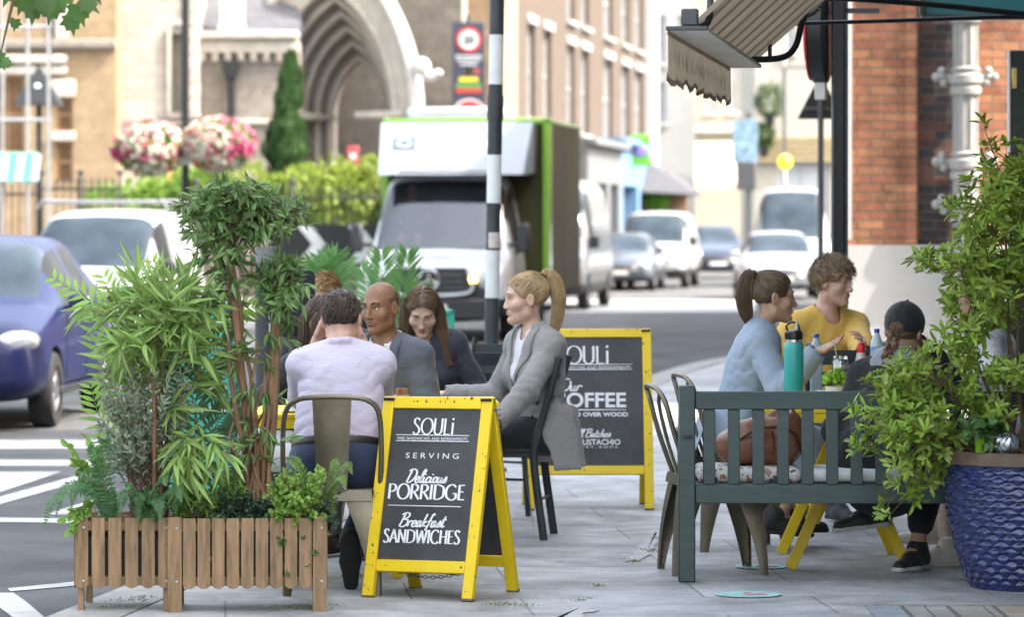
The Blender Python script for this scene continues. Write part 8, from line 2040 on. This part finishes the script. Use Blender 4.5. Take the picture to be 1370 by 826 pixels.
def vehicle(name, label, cat, loc, rz, st, win, wheels, mats, names, hw, low=None, extra_rules=None, wr=.315, group=None):
    """win = dict(ws=(y0,y1), rear=(y0,y1), side=[(y0,y1),...]); mats: paint, windscreen, side glass, trim"""
    t = thing(name, label, cat, loc, rz, group)
    def rules(sg, y, z, x):
        if extra_rules:
            e = extra_rules(sg, y, z, x)
            if e is not None: return e
        if sg in (5, 6) and win['ws'][0] < y < win['ws'][1] and not (sg == 5 and False): return 1
        if sg == 6 and win.get('rear') and win['rear'][0] < y < win['rear'][1]: return 4
        if sg == 4 and any(a < y < b for a, b in win['side']): return 2
        if low and z < low and sg in (0, 1, 2, -1): return 3
        return 0
    mb = loft_body(st, rules); o = part('body', mb, mats, t, smooth=35)
    cut = MB()
    for y in wheels: cut.tube([(-hw-.2, y, wr), (hw+.2, y, wr)], wr*1.16, 3, 28)
    c = part('cutter', cut, mats, t); md = o.modifiers.new('b', 'BOOLEAN'); md.object = c; md.solver = 'EXACT'; md.operation = 'DIFFERENCE'
    bpy.context.view_layer.update(); me = bpy.data.meshes.new_from_object(o.evaluated_get(bpy.context.evaluated_depsgraph_get()))
    bpy.data.objects.remove(c); bpy.data.objects.remove(o)
    V = np.array([v.co[:] for v in me.vertices]); polys = [(tuple(p.vertices), p.material_index) for p in me.polygons]; bpy.data.meshes.remove(me)
    for idx, (mm, nm) in enumerate(zip(list(mats)+[mats[1]], list(names)+['rear_window'])):
      allf = [f for f, i in polys if i == idx]; groups = [allf]
      if idx in (1, 2, 4):
        par = {}
        def fd_(a):
            while par.setdefault(a, a) != a: a = par[a]
            return a
        for f in allf:
            for v in f[1:]: par[fd_(v)] = fd_(f[0])
        by = {}
        for f in allf: by.setdefault(fd_(f[0]), []).append(f)
        groups = list(by.values())
      for fs in groups:
        if not fs: continue
        used = sorted({v for f in fs for v in f}); mp = {v: i for i, v in enumerate(used)}
        b = MB(); b.add(V[used], [tuple(mp[v] for v in f) for f in fs]); part(nm, b, mm, t, smooth=38)
    for y in wheels:
        for sx in (-1, 1): wheel(t, sx*(hw-.10), y, wr, .2, sx)
    return t
def bits(t, hw, zl, yl, lamp=(.17, .09), plate=(.52, .11), zp=.45, grille=None, mirror=None, mm=M_vtrim, lm=M_lens):
    for sx in (-1, 1):
        mb = MB(); mb.sphere((sx*(hw-lamp[0]*.95), yl, zl), (lamp[0], .10, lamp[1]), 0, 18, 10, rotz(sx*.35)@roty(sx*-.12)); part('headlight', mb, lm, t, smooth=180)
        if mirror: mb = MB(); mb.box((sx*(hw+.10), mirror[0], mirror[1]), (.20, .12, mirror[2]), 0, None, .035); mb.box((sx*(hw), mirror[0], mirror[1]-mirror[2]*.3), (.1, .05, .04), 0, None, .01); part('mirror', mb, mm, t)
    mb = MB(); mb.box((0, -.025, zp), (plate[0], .02, plate[1]), 0, None, .004); part('number_plate', mb, M_plate, t)
    if grille:
        mb = MB(); z0, z1, w = grille; mb.box((0, -.008, (z0+z1)/2), (2*w, .04, z1-z0), 0, None, .02); g = part('grille', mb, M_vtrim, t)
        mb = MB()
        for i in range(3): mb.box((0, -.034, z0+(z1-z0)*(i+.5)/3), (2*w*.94, .014, .014), 0, None, .003)
        part('grille_bar', mb, M_chrome, g)
def hatch(s=1., h=1.5, w=.88, L=4.1):
    k = h/1.5
    return [(0, .40, .58*k, .62*k, w*.62, w*.6, w*.55), (.05, .28, .64*k, .72*k, w*.82, w*.80, w*.66), (.25, .22, .72*k, .83*k, w*.97, w*.93, w*.74), (.9, .2, .86*k, .97*k, w, w*.95, w*.78), (1.2, .2, .92*k, 1.02*k, w, w*.95, w*.77), (1.62, .2, .94*k, 1.29*k, w, w*.95, w*.70), (1.98, .2, .95*k, 1.45*k, w, w*.95, w*.66), (2.6, .2, .97*k, h, w, w*.95, w*.66), (3.3, .2, .99*k, 1.46*k, w, w*.94, w*.64), (3.75, .24, 1.0*k, 1.3*k, w*.97, w*.92, w*.62), (L-.12, .3, .95*k, 1.08*k, w*.9, w*.87, w*.66), (L, .42, .85*k, .9*k, w*.8, w*.78, w*.62)]
HW = dict(ws=(1.22, 1.95), rear=(3.45, 3.9), side=[(1.62, 2.32), (2.42, 3.1)])
def vpos(px, d): return np.array([(px-CX)*d/FPX, d, ROAD])
NMS = ('body', 'windscreen', 'side_window', 'lower_trim')
# blue hatchback at the left
M_bl = mat('blue_paint', (.008, .013, .062), .38, spec=.35, coat=.15, var=.04)
t = vehicle('parked_car', 'dark blue hatchback at the left edge of the road', 'car', vpos(-96, 30.2), R(-3), hatch(1, 1.58, .90, 4.15), HW, (.86, 3.42), (M_bl, M_vglass, M_sglass, M_vtrim), NMS, .90, .2)
bits(t, .88, .72, .16, (.22, .10), zp=.42, grille=(.42, .55, .5), mirror=(1.55, 1.02, .14), mm=M_bl)
for sx in (-1, 1):
    for y in (2.36, 3.2): mb = MB(); mb.box((sx*.868, y-.32, .93), (.02, .2, .03), 0, None, .008); part('door_handle', mb, M_bl, t)
    mb = MB(); mb.box((sx*.9, 2.1, .30), (.02, 2.2, .06), 0, None, .01); mb.box((sx*.895, 2.37, .62), (.006, .012, .62), 0, None, 0); mb.box((sx*.895, 1.36, .66), (.006, .012, .55), 0, None, 0); part('door_seam', mb, M_vtrim, t)
mb = MB(); mb.box((.5, 1.62, 1.28), (.14, .01, .12), 0, rotx(R(-40)), .002); mb.box((.48, 1.68, 1.36), (.12, .01, .05), 0, rotx(R(-40)), .002); part('permit', mb, M_plate, t)
def van(h, w, L, hood, zh):
    return [(0, .45, .62, .70, w*.75, w*.72, w*.6), (.05, .32, .75, .85, w*.9, w*.88, w*.72), (.22, .26, .9, zh*.88, w*.98, w*.95, w*.8), (hood*.7, .24, zh*.95, zh, w, w*.96, w*.83), (hood, .24, zh*1.0, zh+.08, w, w*.97, w*.84), (hood+.45, .24, zh*1.02, zh+(h-zh)*.62, w, w*.97, w*.82), (hood+.85, .24, zh*1.03, h*.965, w, w*.97, w*.80), (hood+1.4, .24, zh*1.03, h, w, w*.97, w*.80), (L-.4, .24, zh*1.03, h, w, w*.97, w*.8), (L-.05, .28, zh, h*.97, w*.98, w*.95, w*.79), (L, .4, zh, h*.94, w*.95, w*.93, w*.76)]
M_wv = paint('white_paint_van', (.36, .37, .38)); M_wv2 = paint('white_paint_car', (.30, .315, .33))
st_k = van(1.86, .90, 4.3, 1.05, 1.05)
t = vehicle('parked_van', 'small white van with roof bars behind the blue hatchback', 'van', vpos(88, 46.), R(-7), st_k, dict(ws=(1.08, 1.85), side=[(1.55, 2.35)]), (.85, 3.5), (M_wv, M_vglass, M_sglass, M_vtrim), NMS, .9, .42, wr=.32)
bits(t, .86, .86, .2, (.17, .13), mirror=(1.5, 1.12, .2), zp=.48, grille=(.55, .68, .5))
mb = MB()
for y in (1.95, 2.9, 3.9): mb.tube([(-.85, y, 1.88), (-.8, y, 1.97), (.8, y, 1.97), (.85, y, 1.88)], .022, 0, 8)
for x in (-.75, .75): mb.tube([(x, 1.9, 1.98), (x, 4.0, 1.98)], .022, 0, 8)
part('roof_rack', mb, mat('rack_grey', (.3, .3, .31), .4, .5), t)
# delivery lorry
M_sil = paint('silver_white', (.25, .275, .315)); M_green = paint('lime_green', (.17, .38, .02)); M_box = mat('olive_box_side', (.04, .03, .014), .5, spec=.25, scale=1.3, stretch=(1, 1, .35))
N, L, p = nodes_of(M_box); e_ = [n for n in N if n.type == 'VALTORGB'][0].color_ramp.elements; e_[0].color = (.022, .014, .008, 1); e_[1].color = (.055, .06, .014, 1)
M_wsg = glass('screen_glass', (.62, .70, .76), .87)
lr = R(-7.5); lo = vpos(575, 53.); w = 1.1
st = [(0, .42, .80, .95, w*.80, w*.78, w*.66), (.06, .32, .95, 1.06, w*.93, w*.9, w*.74), (.22, .28, 1.05, 1.14, w*.98, w*.95, w*.8), (.6, .28, 1.16, 1.22, w, w*.96, w*.84), (.85, .28, 1.2, 1.30, w, w*.97, w*.86), (1.2, .28, 1.22, 1.78, w, w*.97, w*.84), (1.55, .28, 1.24, 2.25, w, w*.97, w*.82), (1.8, .28, 1.25, 2.42, w, w*.97, w*.82), (2.2, .28, 1.25, 2.45, w, w*.97, w*.82), (2.3, .3, 1.25, 2.44, w*.98, w*.96, w*.81)]
t = vehicle('delivery_lorry', 'white fronted delivery lorry with lime green edged box body', 'lorry', lo, lr, st, dict(ws=(.87, 1.6), side=[(1.25, 1.95)]), (1.0, ), (paint('cab_silver', (.48, .50, .53)), M_wsg, M_sglass, M_vtrim), NMS, w, .62, wr=.35)
for sx in (-1, 1):
    wheel(t, sx*.86, 5.1, .35, .22, sx)
    mb = MB(); mb.sphere((sx*.80, .10, .86), (.15, .11, .2), 0, 16, 10, rotz(sx*.45)); part('headlight', mb, M_lens, t, smooth=180)
    mb = MB(); mb.box((sx*1.22, 1.0, 1.48), (.17, .14, .42), 0, None, .04); mb.box((sx*1.08, 1.05, 1.38), (.2, .06, .06), 0, None, .01); part('mirror', mb, M_vtrim, t)
mb = MB(); mb.sphere((.62, -.0, .90), (.06, .04, .07)); part('indicator', mb, mat('amber_lamp', (.9, .55, .12), .3, emit=(1, .6, .15), estr=2.2), t)
mb = MB(); mb.prism([(-.60, .78), (-.52, 1.06), (.52, 1.06), (.60, .78), (.52, .70), (-.52, .70)], -.05, .02); g = part('grille', mb, M_vtrim, t)
mb = MB()
for i in range(3): mb.box((0, -.058, .77+i*.09), (1.0-.04*i, .02, .03), 0, None, .006)
g2 = part('grille_bar', mb, mat('grille_slat', (.06, .065, .07), .4, .3), g); mb = MB(); mb.tube([(-.64, -.05, .86), (-.55, -.06, .70), (0, -.07, .665), (.55, -.06, .70), (.64, -.05, .86)], .03, 0, 8, n=24); part('grille_surround', mb, mat('satin_silver', (.45, .46, .47), .3, .6), g)
mb = MB(); a_ = np.arange(28)*2*math.pi/28; mb.tube(np.c_[.145*np.cos(a_), np.full(28, -.085), .89+.145*np.sin(a_)], .018, 0, 8, closed=True)
for k in range(3): an = R(90+120*k); mb.bar((0, -.085, .89), (.145*math.cos(an), -.085, .89+.145*math.sin(an)), .035, .02, 0, up=(0, 1, 0), bev=.008)
part('emblem', mb, M_chrome, g)
mb = MB(); mb.box((0, -.03, .47), (1.75, .12, .3), 0, None, .05); part('bumper', mb, M_vtrim, t)
mb = MB(); mb.box((-.0, -.1, .48), (.52, .015, .11), 0, None, .003); part('number_plate', mb, M_plate, t)
mb = MB(); mb.box((.19, 4.45, 1.93), (2.42, 4.3, 2.54), 0, None, .03); part('box_body', mb, M_box, t)
mb = MB(); mb.prism([(-1.1, 2.42), (1.1, 2.42), (1.13, 3.18), (-1.13, 3.18)], 0, .5, 0, None, (.12, 1.84, 0)); mb.add([(-1.06, 1.2, 2.40), (1.06, 1.2, 2.40), (1.12, 1.82, 3.17), (-1.12, 1.82, 3.17), (-1.06, 1.84, 2.40), (1.06, 1.84, 2.40), (1.12, 1.85, 3.17), (-1.12, 1.85, 3.17)], [(0, 1, 2, 3), (1, 5, 6, 2), (4, 0, 3, 7), (3, 2, 6, 7), (0, 4, 5, 1)], 0, None, (.12, 0, 0)); part('fairing', mb, M_sil, t, smooth=20)
mb = MB(); mb.box((.0, 1.32, 2.43), (1.3, .2, .05), 0, None, .01); part('fairing_slot', mb, M_vtrim, t)
mb = MB()
for sx in (-1, 1): mb.box((sx*1.2+.19, 2.27, 2.0), (.10, .10, 2.5), 0, None, .012); mb.box((sx*1.19+.19, 4.45, 3.20), (.08, 4.3, .06), 0, None, .01); mb.box((sx*1.222+.19, 2.55, 1.95), (.012, .34, 2.4), 0, None, .003)
mb.box((.19, 2.27, 3.2), (2.5, .10, .09), 0, None, .012); part('edge_trim', mb, M_green, t)
mb = MB(); mb.box((0, 3.1, 3.30), (1.5, 1.1, .24), 0, None, .09); part('roof_unit', mb, mat('pale_grey', (.45, .45, .48), .5), t)
ft = MB(); V_, F_ = text_mesh('ocado.com', .26, ext=.002, bold=.002)
nrm = unit(np.cross((1, 0, 0), (0, .62, .77))); up_ = unit(np.array([0, .62, .77]))
P_ = np.array([np.array([.12+x, 1.2, 2.40])+up_*(.50+y)+nrm*(.006+z) for x, y, z in V_]); ft.add(P_, F_); part('lettering', ft, mat('lettering_grey', (.42, .46, .52), .5), t, smooth=0)
mb = MB(); mb.box(np.array([-.62, 1.2, 2.40])+up_*.58+nrm*.006, (.34, .006, .24), 0, np.stack([(1, 0, 0), -nrm, up_], 1), .002); part('logo', mb, mat('logo_slate', (.08, .11, .15), .5), t)
mb = MB(); a_ = np.arange(20)*2*math.pi/20; mb.tube([np.array([-.62, 1.2, 2.40])+up_*(.58+.07*math.sin(q))+(np.array([.09*math.cos(q), 0, 0]))+nrm*.014 for q in a_], .012, 0, 6, closed=True); part('logo', mb, M_signw, t)
mb = MB(); V_, F_ = text_mesh('ocado', .2, ext=.001, shear=.1); mb.add(np.array([[x+.05, .35+y*1.0, 1.19+.14*(.35+y-.2)+z+.01] for x, y, z in V_]), F_); part('lettering', mb, mat('lettering_blue', (.34, .40, .52), .5), t, smooth=0)
mb = MB()
for sx in (-1, 1): mb.box((sx*.5, 1.9, 1.15), (.55, .5, .7), 0, None, .1); mb.box((sx*.5, 2.1, 1.75), (.5, .2, .6), 0, None, .09)
mb.box((0, 1.05, 1.28), (1.7, .4, .12), 0, None, .05); part('seat', mb, mat('seat_grey', (.06, .065, .075), .8), t)
mb = MB(); a_ = np.arange(20)*2*math.pi/20; mb.tube([(-.5+.19*math.cos(q), 1.38+.06*math.sin(q), 1.42+.16*math.sin(q)) for q in a_], .016, 0, 6, closed=True); part('steering_wheel', mb, M_vtrim, t)
# its driver, a person of his own
dl = lo+rotz(lr)@np.array([-.5, 1.75, 1.0+.02]); B = make_body('m', (0, -.02, .50), (0, .05), 1., 0, (0, 0, 0), armL=dict(w=(-.17, .40, .72)), armR=dict(w=(.17, .40, .72)), legs={q: dict(k=(q*.12, .42, .5), a=(q*.12, .46, .10)) for q in (-1, 1)})
p_ = make_person('lorry driver in a dark top behind the windscreen', dl-np.array([0, 0, .02]), lr+math.pi, B, M_skin3, res=.009)
top_garment(p_, B, 'jacket', fabric('charcoal_shirt', (0, 0, 0)), .02, .98, res=.01); part('hair', hair_shell(B, .006), M_hd, p_, smooth=180)
# vehicles further along the street
def far_van(label, px, d, mm, h=1.95, w=.95, L=4.9, hood=1.1, zh=1.08, rz=-7.5, wr=.33, side=True, lowz=.5, name='van'):
    t = vehicle(name, label, 'van', vpos(px, d), R(rz), van(h, w, L, hood, zh), dict(ws=(hood+.02, hood+.82), side=[(hood+.5, hood+1.3)]), (.9, L-1.0), (mm, M_vglass, M_sglass, M_vtrim), NMS, w, lowz, wr=wr)
    bits(t, w*.95, zh*.82, .2, (.17, .13), mirror=(hood+.35, zh+.12, .24), zp=.5, grille=(.58, .72, w*.55)); return t
def far_car(label, px, d, mm, h=1.46, w=.88, L=4.2, rz=-7.5, lm=M_lens):
    t = vehicle('car', label, 'car', vpos(px, d), R(rz), hatch(1, h, w, L), HW, (.86, 3.4), (mm, M_vglass, M_sglass, M_vtrim), NMS, w, .34)
    bits(t, w*.94, .72*h/1.5, .14, (.2, .09), zp=.48, grille=(.5, .66, w*.6), mirror=(1.55, 1.0, .13), mm=mm, lm=lm); return t
far_van('tall silver grey panel van hidden beside the green lorry box', 712, 72, paint('grey_van', (.24, .24, .25)), 2.55, 1.0, 5.6, 1.0, 1.2)
far_car('dark grey hatchback behind the silver panel van', 826, 92, paint('dark_grey_car', (.045, .055, .075)), 1.44, .87)
far_van('white panel van in the middle of the oncoming queue', 868, 96, M_wv, 1.98, .96, 4.9, 1.25, 1.1)
t = far_car('dark navy car with headlights on beside the white panel van', 961, 112, paint('navy_car', (.02, .028, .055)), 1.62, .92, 4.4, 0, mat('lit_headlight', (.8, .8, .8), .1, emit=(1, .97, .9), estr=3.))
far_van('tall white panel van behind the pale silver saloon at the right', 1062, 98, M_wv, 2.62, 1.02, 5.6, .95, 1.2, -3)
far_car('pale silver white car nearest at the right of the queue', 1046, 82, M_wv2, 1.50, .94, 4.4, -1.5)
# ================================================================= CAMERA AND LIGHT
cam = bpy.data.cameras.new('Camera'); co = bpy.data.objects.new('Camera', cam); col.objects.link(co)
co.location = (0, 0, CAMH); co.rotation_euler = (R(90), 0, 0)
cam.sensor_width = 36; cam.lens = 36*FPX/1370; cam.shift_y = -(413-HY)/1370
cam.clip_start = .1; cam.clip_end = 3000
cam.dof.use_dof = True; cam.dof.focus_distance = 16.6; cam.dof.aperture_fstop = cam.lens/1000/.036; cam.dof.aperture_blades = 0
scene.camera = co
SUN_EL = 48.; sx, sy = .96, -.28
w = bpy.data.worlds.new('World'); scene.world = w; w.use_nodes = True
N = w.node_tree.nodes; L = w.node_tree.links; bg = N['Background']
sk = N.new('ShaderNodeTexSky'); sk.sky_type = 'NISHITA'; sk.sun_disc = False
sk.sun_elevation = R(SUN_EL); sk.sun_rotation = math.atan2(sx, sy); sk.air_density = 1.6; sk.dust_density = 6; sk.ozone_density = .8
hs = N.new('ShaderNodeHueSaturation'); hs.inputs['Saturation'].default_value = .58; L.new(sk.outputs[0], hs.inputs['Color']); L.new(hs.outputs[0], bg.inputs[0]); bg.inputs[1].default_value = .15
sl = bpy.data.lights.new('Sun', 'SUN'); sl.energy = 2.0; sl.angle = R(.5); sl.color = (1, .955, .88)
so = bpy.data.objects.new('Sun', sl); col.objects.link(so)
h = math.cos(R(SUN_EL)); dv = Vector((sx, sy, 0)).normalized()*h+Vector((0, 0, math.sin(R(SUN_EL))))
so.rotation_euler = dv.to_track_quat('Z', 'Y').to_euler(); so.location = (6, -6, 25)
vs = scene.view_settings; vs.view_transform = 'Standard'; vs.look = 'None'; vs.gamma = 1; vs.use_curve_mapping = False; vs.exposure = 2.5
scene.cycles.use_denoising = True; scene.cycles.max_bounces = 7; scene.cycles.transparent_max_bounces = 12
scene.cycles.caustics_reflective = False; scene.cycles.caustics_refractive = False
